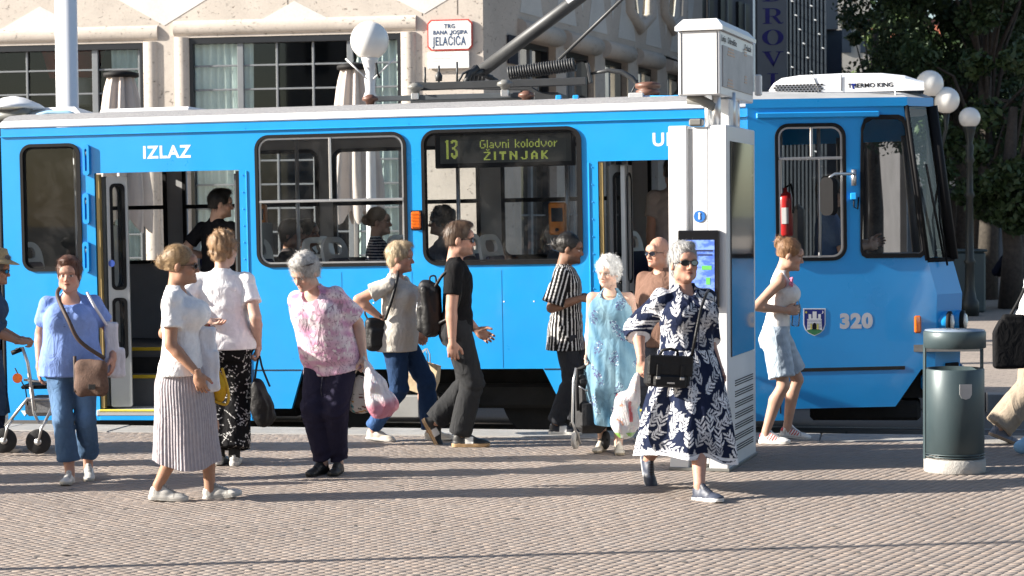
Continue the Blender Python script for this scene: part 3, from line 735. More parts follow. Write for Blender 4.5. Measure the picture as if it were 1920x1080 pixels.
# information sticker and door jamb strips
u, z = S(207, 494); MB().lathe([(.032, 0), (.032, .003)], 20, M=Matrix.Rotation(R(90), 3, 'X')).build('sticker', pm('sticker_blue', (.02, .06, .3), .4), tram).location = (u, .03, z)
for d in (d1, d2):
    MB().box((d[0] + .025, .04, (zst + zdt) / 2), (.03, .06, zdt - zst - .02)).build('jamb_strip', pm('brass_strip', (.42, .30, .12), .5, .3), tram)
    MB().box((d[1] - .02, .05, (zst + zdt) / 2), (.03, .08, zdt - zst - .02)).build('jamb_strip', m_rubber, tram)
# partitions behind door posts
for x in (d1[0] - .06, d1[1] + .06, d2[0] - .06):
    MB().box((x, .42, 1.2), (.03, .60, 1.1), .01).build('partition', m_greyp, tram)
# ---- seats
def seat(u, v, yaw, z=FZ):
    e = empty('seat_mount'); bpy.data.objects.remove(e)
    sh = MB()
    # back shell: rounded plate with a hand loop opening at its top, leaning back
    o = rrect(-.21, .42, .21, 1.02, (.14, .14, .05, .05), 6); h = rrect(-.11, .86, .11, .97, .05, 5)
    b = plate('seat', o, [h], 0, .03, m_seatw, tram)
    lean = Matrix.Translation((0, .20, .40)) @ Matrix.Rotation(R(-11), 4, 'X') @ Matrix.Translation((0, 0, -.40))
    b.data.transform(lean)
    M = Matrix.Translation((u, v, z)) @ Matrix.Rotation(yaw, 4, 'Z'); b.data.transform(M)
    c = plate('cushion', rrect(-.16, .46, .16, .82, .04, 4), [], -.03, .002, m_navy, b); c.data.transform(lean); c.data.transform(M)
    c = plate('cushion', rrect(-.16, .46, .16, .82, .04, 4), [], .03, .036, m_navy, b); c.data.transform(lean); c.data.transform(M)
    q = MB().box((0, -.02, .42), (.42, .44, .05), .02).build('seat_pan', m_seatw, b); q.data.transform(M)
    q = MB().box((0, -.03, .455), (.36, .38, .03), .012).build('cushion', m_navy, b); q.data.transform(M)
    q = MB().tube([(0, 0, .39), (0, .02, .0)], .035, 8).build('pedestal', m_dkgrey, b); q.data.transform(M)
    return b
SY = R(74)
for x in (522, 632, 668, 815, 912, 968): seat(U(x), .26, SY)
for x in (330, 1205): seat(U(x), 1.55, SY)
for x in (60,): seat(U(x), .45, SY)
for x in (560, 720, 870): seat(U(x), 1.65, SY)
# ---- poles, validators, display
for x, v in ((841, .45), (1048, .5), (104, .5), (505, .9), (1132, .75), (1148, .9)):
    MB().tube([(U(x), v, FZ), (U(x), v, zt - .05)], .018, 10).build('grab_pole', m_pole, tram)
def validator(x, y, v, w, h):
    u, z = TF.uv(x, y, v)
    b = MB().box((u, v, z), (w, .09, h), .015).build('ticket_validator', m_orange, tram)
    MB().box((u, v - .048, z + h * .12), (w * .66, .006, h * .42), .002).build('screen', pm('dark_screen', (.02, .025, .035), .15), b)
    MB().tube([(u, v - .04, z - h * .34), (u, v - .065, z - h * .34)], .016, 10).build('reader', m_rubber, b)
validator(1046, 410, .42, .155, .29); validator(491, 408, .8, .09, .25)
a = TF.uv(815, 251, .12); c = TF.uv(1078, 310, .12)
ld = MB().box(((a[0] + c[0]) / 2, .15, (a[1] + c[1]) / 2), (c[0] - a[0], .07, a[1] - c[1]), .008).build('destination_display', m_rubber, tram)
MB().box(((a[0] + c[0]) / 2 + .01, .112, (a[1] + c[1]) / 2 + .01), (c[0] - a[0] - .08, .006, a[1] - c[1] - .06)).build('display_face', pm('display_face', (.03, .034, .032), .4), ld)
FONT5 = {'G': '01110 10000 10000 10011 10001 10001 01110', 'l': '1 1 1 1 1 1 1', 'a': '0000 0000 0110 0001 0111 1001 0111', 'v': '00000 00000 10001 10001 10001 01010 00100',
         'n': '0000 0000 1110 1001 1001 1001 1001', 'i': '1 0 1 1 1 1 1', 'k': '1000 1000 1001 1010 1100 1010 1001', 'o': '0000 0000 0110 1001 1001 1001 0110', 'd': '0001 0001 0111 1001 1001 1001 0111',
         'r': '000 000 101 110 100 100 100', ' ': '000 000 000 000 000 000 000', 'Z': '111111 000011 000110 001100 011000 110000 111111', 'I': '11 11 11 11 11 11 11', 'T': '111111 111111 001100 001100 001100 001100 001100',
         'N': '1100011 1110011 1111011 1101111 1100111 1100011 1100011', 'J': '000011 000011 000011 000011 000011 110011 011110', 'A': '001100 011110 110011 110011 111111 110011 110011', 'K': '110011 110110 111100 111000 111100 110110 110011'}
m_led = pm('led_yellow', (.55, .62, .12), .5, var=.05, emit=(.75, .9, .15), estr=.12); m_led0 = pm('led_off', (.10, .11, .10), .5)
cell = (c[0] - a[0] - .1) / 112.0
def leds(txt, u, z, gap=1, rows=7, cu=1.0, name='led_text', cz=None):
    mb = MB(); k = 0; cz = cz or cell
    for ch in txt:
        g = FONT5[ch].split(); w = len(g[0])
        for r_, row in enumerate(g):
            for q in range(w):
                if row[q] == '1': mb.box((u + (k + q) * cell * cu, .107, z - r_ * cz), (cell * cu * .74, .003, cz * .74))
        k += w + gap
    mb.build(name, m_led, ld); return k
zt1 = a[1] - .055
leds('Glavni kolodvor', TF.uv(901, 262, .12)[0], TF.uv(901, 264, .12)[1], 1, cu=1.02, cz=cell * 1.02)
leds('ZITNJAK', TF.uv(908, 262, .12)[0], TF.uv(908, 286, .12)[1], 3, cu=.98, cz=cell * 1.02)
u0, z0 = TF.uv(913, 283, .12); mb = MB()
for (i, j) in ((0, 1), (1, 0), (2, 1)): mb.box((u0 + i * cell, .107, z0 + j * cell), (cell * .74, .003, cell * .74))
mb.build('led_text', m_led, ld)
u0, z0 = TF.uv(836, 264, .12); mb = MB()
one = ['0110', '1110', '0110'] + ['0110'] * 13; three = ['011110', '111111', '110011', '000011', '000011', '000110', '011100', '011100', '000110', '000011', '000011', '110011', '110011', '111111', '011110', '001100']
for bits, off in ((one, 0), (three, 5)):
    for r_, row in enumerate(bits):
        for q, ch in enumerate(row):
            if ch == '1': mb.box((u0 + (off + q) * cell * 1.0, .107, z0 - r_ * cell * 1.02), (cell * .76, .003, cell * .76))
mb.build('led_text', m_led, ld)
mb = MB()
for i in range(0, 110, 1):
    for j in range(0, 19, 1):
        mb.add([(a[0] + .05 + i * cell, .1085, c[1] + .045 + j * cell), (a[0] + .05 + i * cell + cell * .5, .1085, c[1] + .045 + j * cell), (a[0] + .05 + i * cell + cell * .5, .1085, c[1] + .045 + j * cell + cell * .5), (a[0] + .05 + i * cell, .1085, c[1] + .045 + j * cell + cell * .5)], [(0, 1, 2, 3)])
mb.build('led_grid', m_led0, ld, rec=False)['kind'] = 'stuff'
# ---- underframe, bogie
u0, u1 = U(470), U(1105)
MB().box(((u_l + u_br) / 2, TW / 2 + .25, .36), (u_br - u_l, TW - .6, .30)).build('underframe', m_under, tram)
bg_ = MB().box(((U(600) + U(990)) / 2, .42, .16), (U(1090) - U(520), .12, .22), .03).build('bogie_frame', m_under, tram)
MB().box(((U(780) + U(860)) / 2, .30, .12), (.42, .14, .16), .02).build('equipment_box', m_under, bg_)
MB().box((U(745), .16, .09), (.30, .14, .20), .01).build('equipment_box', pm('grey_box', (.28, .28, .27), .6), bg_)
for k in range(4): MB().tube([(U(760 + k * 14), .2, .25), (U(775 + k * 14), .16, .14 - .02 * k), (U(800 + k * 10), .2, .05)], .012, 6).build('cable', m_under, bg_)
for x in (600, 992):
    wz = RAIL_Z + .35 - .03
    w = MB().lathe([(.06, -.10), (.20, -.10), (.24, -.06), (.30, -.05), (.335, -.04), (.345, .06), (.36, .065), (.36, .09)], 40, M=Matrix.Rotation(R(90), 3, 'X')).build('wheel', m_under, tram); w.location = (U(x), .58, wz)
    h = MB().lathe([(.04, -.17), (.10, -.16), (.115, -.10)], 24, M=Matrix.Rotation(R(90), 3, 'X')).build('hub', m_steel, w)
    w2 = w.copy(); COL.objects.link(w2); w2.parent = tram; w2.location = (U(x), TW - .58, wz)
MB().box((TW, .9, .06), (.9, .8, .2), .03).build('equipment_box', m_under, tram)
MB().box((U(300), TW - .3, .1), (u_br * .3, .1, .5)).build('far_skirt', m_under, tram)
MB().box(((u_l + u_br) / 2, TW - .03, .2), (u_br - u_l - .1, .03, .5)).build('far_skirt', m_under, tram)
# ---- articulation bellows at the rear
bel = MB()
for k in range(9):
    x = -.05 - k * .09; bel.box((x, TW / 2, 1.36), (.05, TW - .12 - (.1 if k % 2 else 0), 2.42 - (.1 if k % 2 else 0)), .02)
bel.build('bellows', m_rubber, tram)
MB().box((-.45, TW / 2, 1.34), (.8, TW - .5, 2.3)).build('bellows_core', m_rubber, tram)
# ================================ tapered front
TAU = R(14.0)
ffo = TF.M @ Vector((u_br, 0, 0)); _d = (TF.u * math.cos(TAU) + TF.v * math.sin(TAU))
FF = Frame(ffo, _d); G = FF.uv
FM = TF.Mi @ FF.M                                       # front frame -> tram local
def on_front(o): o.data.transform(FM); return o
FW1 = wrect(1452, 232, 1588, 488, .12, G)
a0, b0, c0, e0 = G(1699, 214), G(1739, 488), G(1757, 552), G(1753, 692)
fz_t = zt
zsk2 = G(1600, 764)[1]
front_poly = [(0, zsb), (G(1470, 790)[0], zsb), (G(1476, 770)[0], zsk2), (G(1679, 760)[0], zsk2), (e0[0] - .12, e0[1]), (e0[0], e0[1]), c0, b0, (a0[0], fz_t), (0, fz_t)]
FW2p = [G(1613, 300), G(1613, 470), G(1616, 479), G(1624, 484), G(1726, 483), G(1733, 478), G(1733, 468), G(1700, 232), G(1694, 219), G(1684, 215), G(1634, 215), G(1620, 223), G(1614, 240)]
def ins(P, k):
    cx = sum(p[0] for p in P) / len(P); cy = sum(p[1] for p in P) / len(P); out = []
    for p in P:
        d = math.hypot(p[0] - cx, p[1] - cy); out.append((cx + (p[0] - cx) * (1 - k / d), cy + (p[1] - cy) * (1 - k / d)))
    return out
on_front(plate('front_side', front_poly, [hole(FW1), ins(FW2p, .015)], 0, .04, m_blue, tram))
fw1 = window(FW1, tram, bar=G(1520, 297)[1], mul=G(1521, 260)[0], two=True)
for q in [fw1] + list(fw1.children): on_front(q)
g2 = on_front(plate('driver_window', FW2p, [ins(FW2p, .04)], -.014, .012, m_rubber, tram)); on_front(plate('pane', ins(FW2p, .02), [], .015, .015, m_tglass, g2))
sm = G(1560, 692); on_front(MB().box((G(1580, 692)[0], -.001, G(1580, 692)[1]), (G(1697, 692)[0] - G(1463, 692)[0], .006, .03)).build('skirt_seam', m_under, tram))
on_front(MB().box((G(1463, 740)[0], -.001, (G(1463, 692)[1] + zsk2) / 2 - .03), (.012, .006, .36)).build('skirt_seam', m_under, tram))
# drip rail and gutter step
on_front(MB().box((G(1500, 215)[0] + .15, -.012, zt - .07), (G(1610, 215)[0] + .1, .025, .05), .008).build('drip_rail', m_blue, tram))
# number and city shield
u, z = G(1605, 603); on_front(text('lettering', '320', .165, TM(u, z, -.0008), pm('number_grey', (.55, .55, .58), .35), tram, .0003, bold=.010, sx=1.05, space=1.12))
sh = on_front(MB().prism([G(1506, 578), G(1548, 578), G(1548, 608), G(1545, 618), G(1538, 625), G(1527, 630), G(1516, 625), G(1509, 618), G(1506, 608)], -.0012, 0).build('city_shield', m_white, tram))
def shp(pts, v, mat, name='shield_field'): return on_front(MB().prism([G(*p) for p in pts], v * .42 - .0003, v * .42).build(name, mat, sh))
m_shb = pm('shield_blue', (.015, .03, .22), .35); m_shg = pm('shield_green', (.05, .22, .09), .35)
shp([(1508, 580), (1546, 580), (1546, 608), (1543, 617), (1537, 623), (1527, 628), (1517, 623), (1511, 617), (1508, 608)], -.0055, m_shb)
shp([(1512, 620), (1518, 616.5), (1527, 615.5), (1536, 616.5), (1542, 620), (1537, 624), (1527, 628.5), (1517, 624)], -.0065, m_shg, 'hill')
shp([(1513, 619.5), (1514, 600), (1513, 598), (1516, 598.5), (1516, 589), (1521, 589), (1521, 597), (1523.5, 597), (1523.5, 584), (1531, 584), (1531, 597), (1534, 597), (1534, 589), (1539, 589), (1539, 598.5), (1541, 598), (1540, 600), (1541.5, 619.5), (1534, 617), (1520, 617)], -.0072, m_white, 'castle')
shp([(1523, 617.5), (1523, 609), (1525, 606), (1527, 605), (1529, 606), (1531, 609), (1531, 617.5)], -.0085, m_rubber, 'gate')
shp([(1519.5, 617.5), (1519.5, 607), (1522, 607), (1522, 617.5)], -.0085, m_yel2, 'gate_leaf'); shp([(1532, 617.5), (1532, 607), (1534.5, 607), (1534.5, 617.5)], -.0085, m_yel2, 'gate_leaf')
for k in range(6): shp([(1514.5, 600 + k * 2.8), (1540, 600 + k * 2.8), (1540, 600.6 + k * 2.8), (1514.5, 600.6 + k * 2.8)], -.0079, m_shb, 'mortar_line')
st_ = [(1511.5 + 2.6 * (1 if k % 2 == 0 else .45) * math.sin(k * math.pi / 6), 585.5 - 2.8 * (1 if k % 2 == 0 else .45) * math.cos(k * math.pi / 6)) for k in range(12)]
shp(st_, -.0072, m_yel2, 'star'); shp([(1541, 582), (1543.5, 583.5), (1544, 586), (1542.5, 588), (1540, 588), (1542, 586.5), (1542.3, 584.5)], -.0072, m_white, 'moon')
# roof over the front and the front itself
fe = a0[0]
def fpt(p, d): q = FM @ Vector((p[0], 0, p[1])); return Vector((q.x + d * math.cos(R(50)), q.y + d * math.sin(R(50)), q.z))
lv = [(a0[0], zt), b0, c0, G(1755, 605), e0, (e0[0] - .06, .28)]
near = [fpt(p, 0) for p in lv]; fac = [fpt(p, .34) for p in lv]
def mir(p): return Vector((p.x, TW - p.y, p.z))
def quadstrip(A, B): n = len(A); return [tuple(p) for p in A + B], [(i, i + 1, n + i + 1, n + i) for i in range(n - 1)]
V, F = quadstrip(near[1:], fac[1:]); MB().add(V, F).build('front_facet', m_blue, tram)
V, F = quadstrip(fac[1:], [mir(p) for p in fac[1:]]); MB().add(V, F).build('front_panel', m_blue, tram)
V, F = quadstrip([mir(p) for p in near[1:]], [mir(p) for p in fac[1:]]); MB().add(V, F).build('front_facet', m_blue, tram)
def sub(A, B, s, t): return A * (1 - s) + B * s
ws = MB(); ws.add([tuple(near[0]), tuple(near[1]), tuple(fac[1]), tuple(fac[0])], [(0, 1, 2, 3)]); ws.add([tuple(fac[0]), tuple(fac[1]), tuple(mir(fac[1])), tuple(mir(fac[0]))], [(0, 1, 2, 3)])
ws.add([tuple(mir(near[0])), tuple(mir(near[1])), tuple(mir(fac[1])), tuple(mir(fac[0]))], [(0, 1, 2, 3)])
ws.build('windscreen', m_tglass, tram, rec=False)
pil = MB()
for A, B, r_ in ((near[0], near[1], .022), (fac[0], fac[1], .05), (near[1], fac[1], .02), (fac[1], mir(fac[1]), .02), (mir(fac[0]), mir(fac[1]), .05), (mir(near[0]), mir(near[1]), .022)): pil.tube([A, B], r_, 8)
pil.build('windscreen_frame', m_rubber, tram)
# far tapered side (plain with one window band)
P = [mir(FM @ Vector((p[0], 0, p[1]))) for p in [(0, zsb), (G(1476, 770)[0], zsk2), (e0[0], e0[1]), c0, b0]]
zwb = b0[1]; zl = lambda p, z: mir(FM @ Vector((p, 0, z)))
MB().add([tuple(zl(0, zsb)), tuple(zl(e0[0], e0[1] - .1)), tuple(zl(c0[0], c0[1])), tuple(zl(b0[0], b0[1])), tuple(zl(0, b0[1]))], [(0, 1, 2, 3, 4)]).build('far_front_side', m_blue, tram)
MB().add([tuple(zl(0, zt)), tuple(zl(a0[0], zt)), tuple(zl(a0[0] + .05, zt - .25)), tuple(zl(0, zt - .25))], [(0, 1, 2, 3)]).build('far_front_header', m_blue, tram)
for x in (.05, .75, a0[0] + .1): MB().tube([zl(x, b0[1]), zl(x - (.1 if x > 1 else 0), zt - .2)], .04, 8).build('far_pillar', m_dkgrey, tram)
fr_top = [near[0], fac[0], mir(fac[0]), mir(near[0])]
bk = [Vector((u_br, 0, zt)), Vector((u_br, .5, zt)), Vector((u_br, TW - .5, zt)), Vector((u_br, TW, zt))]
def lift(P, f): return [Vector((p.x, p.y, p.z + f(i))) for i, p in enumerate(P)]
# header band over the windscreen and front roof
def loop(P, inset, dz):
    c = Vector((u_br + .9, TW / 2, 0)); out = []
    for p in P: d = Vector((p.x - c.x, p.y - c.y, 0)); out.append(Vector((p.x - d.normalized().x * inset, p.y - d.normalized().y * inset, p.z + dz)))
    return out
ring0 = [bk[0]] + fr_top + [bk[3]]
hd = MB(); r1 = loop(ring0, -.02, -.005); r2 = loop(ring0, -.02, .07); n = len(ring0)
hd.add([tuple(p) for p in r1 + r2], [(i, i + 1, n + i + 1, n + i) for i in range(n - 1)]).build('roof_fascia', m_blue, tram)
r3 = loop(ring0, .10, .115); r4 = loop(ring0, .45, .155)
for r_ in (r3, r4): r_[0].x = u_br; r_[-1].x = u_br
rf = MB(); rf.add([tuple(p) for p in r2 + r3 + r4], [(i, i + 1, n + i + 1, n + i) for i in range(n - 1)] + [(n + i, n + i + 1, 2 * n + i + 1, 2 * n + i) for i in range(n - 1)] + [tuple(2 * n + i for i in range(n))], False).build('front_roof', pm('roof_grey', (.36, .37, .38), .6, var=.08, dirt=.2), tram)
MB().add([tuple(p) for p in [Vector((p.x, p.y, p.z - .03)) for p in ring0]], [tuple(range(n))]).build('cab_ceiling', m_dkgrey, tram)
# cab: floor, rear wall, dashboard, driver seat, extinguisher
MB().box((u_br + .95, TW / 2, FZ - .03), (2.0, 1.5, .06)).build('cab_floor', m_floor, tram)
MB().box((u_br - .02, TW / 2 + .35, 1.7), (.04, 1.4, 2.1)).build('cab_wall', m_dkgrey, tram)
q = FM @ Vector((G(1690, 500)[0], .35, 0)); MB().box((q.x + .12, TW / 2, 1.18), (.5, 1.25, .38), .06).build('dashboard', m_dkgrey, tram)
q = FM @ Vector((G(1530, 500)[0], .62, 0)); b_ = MB().box((q.x - .02, q.y, 1.45), (.10, .44, .75), .05).build('driver_seat', m_dkgrey, tram); MB().box((q.x + .2, q.y, 1.05), (.45, .46, .12), .04).build('seat_pan', m_dkgrey, b_)
q = FM @ Vector((G(1481, 400)[0], .2, G(1481, 400)[1]))
ex = MB().lathe([(.0, -.20), (.06, -.20), (.066, -.18), (.066, .12), (.05, .17), (.018, .19), (.018, .22)], 18).build('fire_extinguisher', pm('extinguisher_red', (.5, .02, .02), .3, coat=.4), tram); ex.location = q
MB().box((0, -.066, -.02), (.06, .006, .14)).build('label_plate', m_white, ex); MB().tube([(0, 0, .22), (.05, -.02, .25), (.07, -.04, .16), (.07, -.05, .0)], .010, 6).build('hose', m_rubber, ex)
for x in (1473, 1545): p1 = FM @ Vector((G(x, 400)[0], .18, 0)); MB().tube([(p1.x, p1.y, FZ), (p1.x, p1.y, zt - .05)], .016, 8).build('grab_pole', m_pole, tram)
# side mirror
p = lambda x, y, v: FM @ Vector((FF.uv(x, y, v)[0], v, FF.uv(x, y, v)[1]))
mi = MB().tube([p(1603, 328, -.02), p(1602, 326, -.20), p(1565, 326, -.30), p(1556, 332, -.32), p(1556, 372, -.32)], .012, 8).build('mirror_arm', m_alu, tram)
c = p(1554, 366, -.34); mm = MB(); mm.prism(rrect(-.07, -.17, .07, .15, .055, 6), -.03, .03); mm = mm.build('mirror', pm('mirror_black', (.012, .012, .013), .9, spec=.15), mi); mm.data.transform(Matrix.Translation(c) @ Matrix.Rotation(R(-38), 4, 'Z'))
MB().tube([p(1601, 318, -.03), p(1601, 348, -.03)], .022, 8).build('bracket', m_alu, mi)
MB().tube([p(1601, 372, -.02), p(1601, 388, -.05), p(1608, 392, -.03), p(1610, 370, -.02)], .007, 6).build('cable', m_rubber, mi); MB().box(p(1600, 368, -.03), (.05, .03, .06), .006).build('clip', m_blue, mi)
# front lamps, indicator, wiper, bumper
u, z = G(1720, 608); on_front(MB().box((u, -.014, z), (.06, .028, .15), .012).build('indicator_lamp', m_amber, tram))
m_lens = pm('headlamp_glass', (.75, .72, .65), .08, var=.05, coat=1.0)
for s_ in (.12, .30):
    pz = sub(near[3], fac[3], s_ / .34, 0); d = Vector((math.cos(R(12)), -math.sin(R(12)), 0))
    M3 = Matrix.Rotation(R(-12), 3, 'Z') @ Matrix.Rotation(R(90), 3, 'Y')
    hl = MB().lathe([(.082, -.10), (.086, .02), (.075, .035)], 24, c=pz, M=M3).build('headlamp', m_blue, tram); MB().lathe([(.080, .018), (.094, .03), (.094, .055), (.05, .062), (.0, .064)], 24, c=pz, M=M3).build('headlamp_ring', m_rubber, hl)
    MB().lathe([(.074, .058), (.055, .075), (.0, .085)], 24, c=pz, M=M3).build('lens', m_lens, hl)
wp = MB(); A = fac[1] * .5 + near[1] * .5; wp.tube([A + Vector((.03, -.03, .02)), near[0] * .62 + near[1] * .38 + Vector((.10, .03, 0)), ], .012, 6); wp.tube([A + Vector((.06, -.02, -.05)), A + Vector((.0, -.02, .35)), fac[0] * .45 + near[0] * .05 + fac[1] * .4 + near[1] * .1], .010, 6)
wp.build('wiper', m_rubber, tram)
bp_ = near[4] * .5 + fac[4] * .5
MB().box((bp_.x - .03, bp_.y + .02, bp_.z - .12), (.42, .12, .16), .03, M=Matrix.Rotation(R(28), 3, 'Z')).build('bumper', m_blue, tram)
MB().box((bp_.x + .10, TW / 2, bp_.z - .12), (.16, 1.0, .16), .03).build('bumper', m_blue, tram)
MB().box((bp_.x - .05, TW / 2, .22), (.3, 1.1, .36), .02).build('front_underframe', m_under, tram)
a = G(1480, 775); c = G(1645, 795)
MB().box((u_br + .95, .35 + .35, .02), (.95, .5, .17), .03).build('track_guard', m_under, tram)
MB().box((u_br + .9, TW / 2, .28), (1.7, 1.2, .3)).build('front_frame', m_under, tram)
w = MB().lathe([(.06, -.10), (.20, -.10), (.30, -.05), (.345, .06)], 32, M=Matrix.Rotation(R(90), 3, 'X')).build('wheel', m_under, tram); w.location = (u_br - .3, .62, RAIL_Z + .32)
# ---- roof gear
rv = lambda x, y, v=TW / 2: (TF.uv(x, y, v)[0], v, TF.uv(x, y, v)[1])
m_pan = pm('pantograph_grey', (.045, .048, .052), .5, .3, var=.15); m_terr = pm('brown_insulator', (.13, .06, .04), .5, coat=.1, var=.1); m_cer = pm('grey_insulator', (.17, .17, .16), .4, var=.1)
pg = MB().tube([rv(905, 132), rv(1088, -6), rv(1330, -190)], .062, 16).build('pantograph_boom', m_pan, tram)
MB().tube([rv(1048, 112), rv(1165, 0), rv(1300, -130)], .016, 8).build('pantograph_rod', m_pan, pg)
MB().tube([rv(1066, 6), rv(1082, -4)], .064, 16, cap=False).build('boom_band', m_white, pg)
sp = MB(); A = Vector(rv(953, 138, TW / 2 - .2)); B = Vector(rv(1078, 121, TW / 2 - .2)); ax = (B - A); e1 = Vector((0, 1, 0)); e2 = ax.normalized().cross(e1); N = 26 * 12
sp.tube([A + ax * (k / N) + (e1 * math.cos(k / 12 * 6.283) + e2 * math.sin(k / 12 * 6.283)) * .056 for k in range(N + 1)], .0095, 6)
sp.build('pantograph_spring', m_pan, pg)
MB().tube([A, B], .03, 8).build('spring_core', m_rubber, pg)
def beam(name, x0, y0, x1, y1, v, h, d, mat, par=None):
    a = Vector(rv(x0, y0, v)); c = Vector(rv(x1, y1, v)); dd = c - a; M3 = Matrix.Rotation(-math.atan2(dd.z, dd.x), 3, 'Y')
    return MB().box((a + c) / 2, (dd.length, d, h), .006, M=M3).build(name, mat, par or tram)
beam('pantograph_base', 782, 163, 1100, 152, .72, .07, .06, m_pan); beam('pantograph_base', 778, 160, 1010, 164, 1.5, .06, .06, m_pan)
beam('roof_rail', 690, 186, 990, 178, .62, .05, .03, pm('roof_rail_grey', (.07, .08, .09), .5, .3)); beam('roof_rail', 770, 190, 1045, 184, 1.55, .05, .03, m_pan)
beam('spring_bracket', 1101, 118, 1108, 156, TW / 2 - .2, .03, .05, m_pan); beam('cross_bar', 985, 160, 1035, 190, 1.0, .04, .04, m_pan); beam('cross_bar', 1010, 184, 1055, 184, 1.2, .08, .5, m_pan)
hb = MB(); 
for k in range(5): hb.tube([rv(872 + k * 8, 160, .9 + k * .08), rv(880 + k * 7, 138, .95 + k * .06), rv(896 + k * 9, 126 + k * 7, 1.0 + k * .05)], .03, 8)
hb.tube([rv(858, 156, .9), rv(868, 138, .9), rv(882, 132, .95), rv(890, 124, 1.0)], .012, 6)
hb.build('boom_hinge', m_pan, tram)
for x, y, v in ((797, 150, .9), (823, 147, .9), (857, 140, .9)): MB().tube([rv(x, y + 14, v), rv(x, y - 24, v)], .010, 6).build('lightning_rod', m_pan, tram)
MB().lathe([(.03, 0), (.035, .05), (.0, .10)], 12, c=rv(823, 152, .9)).build('rod_cap', m_pan, tram)
for x, y, v, mt in ((694, 190, .5, m_terr), (779, 168, .62, m_cer), (947, 162, .55, m_cer), (987, 183, .45, m_terr)):
    i_ = MB().lathe([(.035, -.03), (.045, 0), (.075, .01), (.07, .035), (.04, .05), (.03, .06)], 18, c=rv(x, y, v)).build('insulator', mt, tram)
    MB().box(Vector(rv(x, y, v)) + Vector((0, 0, -.06)), (.07, .07, .06), .006).build('foot', m_blue if x == 987 else m_alu, i_)
ib = MB().lathe([(.09, 0), (.11, .02), (.11, .05), (.08, .06), (.115, .075), (.115, .11), (.06, .125)], 22, c=rv(1215, 180, .9)).build('lightning_arrester', m_terr, tram)
MB().tube([rv(1108, 138, .9), rv(1140, 132, .9), rv(1165, 135, .9), rv(1185, 146, .9), rv(1197, 160, .9), rv(1199, 178, .9)], [.012, .02, .024, .024, .02, .012], 8).build('supply_cable', m_pan, tram)
MB().tube([rv(1178, 186, .9), rv(1196, 150, .9)], .008, 6).build('stay', m_pan, tram)
MB().box(rv(1193, 185, .35), (.13, .08, .10), .006).build('junction_box', pm('junction_grey', (.48, .49, .5), .6), tram)
MB().tube([rv(1050, 188, .4), rv(1182, 187, .4)], .016, 8).build('conduit', m_alu, tram); MB().tube([rv(1204, 184, .35), rv(1280, 184, .35), rv(1520, 180, .35)], .024, 10).build('conduit', m_blue, tram)
for x in (1048, 1080, 1268, 1395): MB().box(rv(x, 186, .36), (.05, .06, .07), .006).build('conduit_clamp', m_blue, tram)
# air conditioner on the cab roof
m_acw = pm('ac_white', (.82, .83, .85), .35, var=.03, coat=.2)
Av, Bv = .45, 1.70
x0, z0 = TF.uv(1442, 188, Av)[0], zt + .13; x1 = TF.uv(1733, 188, Av)[0]; hh = TF.uv(1560, 136, Av)[1] - z0
ac = MB(); V = []; F = []; secs = [(0, .32), (.04, .62), (.12, .86), (.3, .97), (.7, 1.0), (1.1, .95), (1.32, .80), (1.44, .58), (1.5, .50)]
L = x1 - x0
for (s_, hf) in secs:
    u = x0 + L * s_ / 1.5; h = hh * hf
    for (v, k) in ((Av, 0), (Av - .0101, .02), (Av - .01, .74), (Av + .14, 1.0), (Bv - .14, 1.0), (Bv + .01, .74), (Bv + .01, .02), (Bv, 0)): V.append((u, v, z0 + h * k))
m8 = 8
for i in range(len(secs) - 1):
    for k in range(m8 - 1): F.append((i * m8 + k, i * m8 + k + 1, (i + 1) * m8 + k + 1, (i + 1) * m8 + k))
F += [tuple(range(m8)), tuple(reversed(range(len(V) - m8, len(V))))]
aco = ac.add(V, F, False).build('air_conditioner', m_acw, tram)
gr = MB()
for k in range(14):
    for j in range(4):
        gr.box((x0 + .05 + k * .030 + (.015 if j % 2 else 0), Av - .012, z0 + .02 + j * .019), (.019, .012, .012))
gr.build('grille', m_rubber, aco)['kind'] = 'stuff'
for x in (1522, 1577):
    MB().tube([TF.M.inverted() @ (TF.M @ Vector(rv(x, 140, Av - .012))), rv(x + (14 if x == 1522 else 0), 170, Av - .012)], .008, 6).build('cover_seam', m_greyp, aco)
u, z = rv(1632, 160, Av - .02)[0], rv(1632, 160, Av - .02)[2]
text('lettering', 'THERMO KING', .052, TM(u, z, Av - .0125), m_rubber, aco, .0004, sx=1.1, bold=.001); MB().box((TF.uv(1600, 160, Av)[0], Av - .012, z + .012), (.035, .002, .016)).build('logo', m_shb, aco); MB().box((TF.uv(1600, 160, Av)[0], Av - .012, z - .012), (.014, .002, .03)).build('logo', m_shb, aco)
beam('ac_rail', 1530, 174, 1680, 174, Av - .1, .012, .02, m_alu, aco); beam('ac_foot', 1530, 174, 1532, 188, Av - .1, .012, .02, m_alu, aco); beam('ac_foot', 1678, 168, 1680, 188, Av - .1, .012, .02, m_alu, aco)
beam('ac_base', 1450, 186, 1725, 186, Av + .05, .05, .06, m_blue, aco)
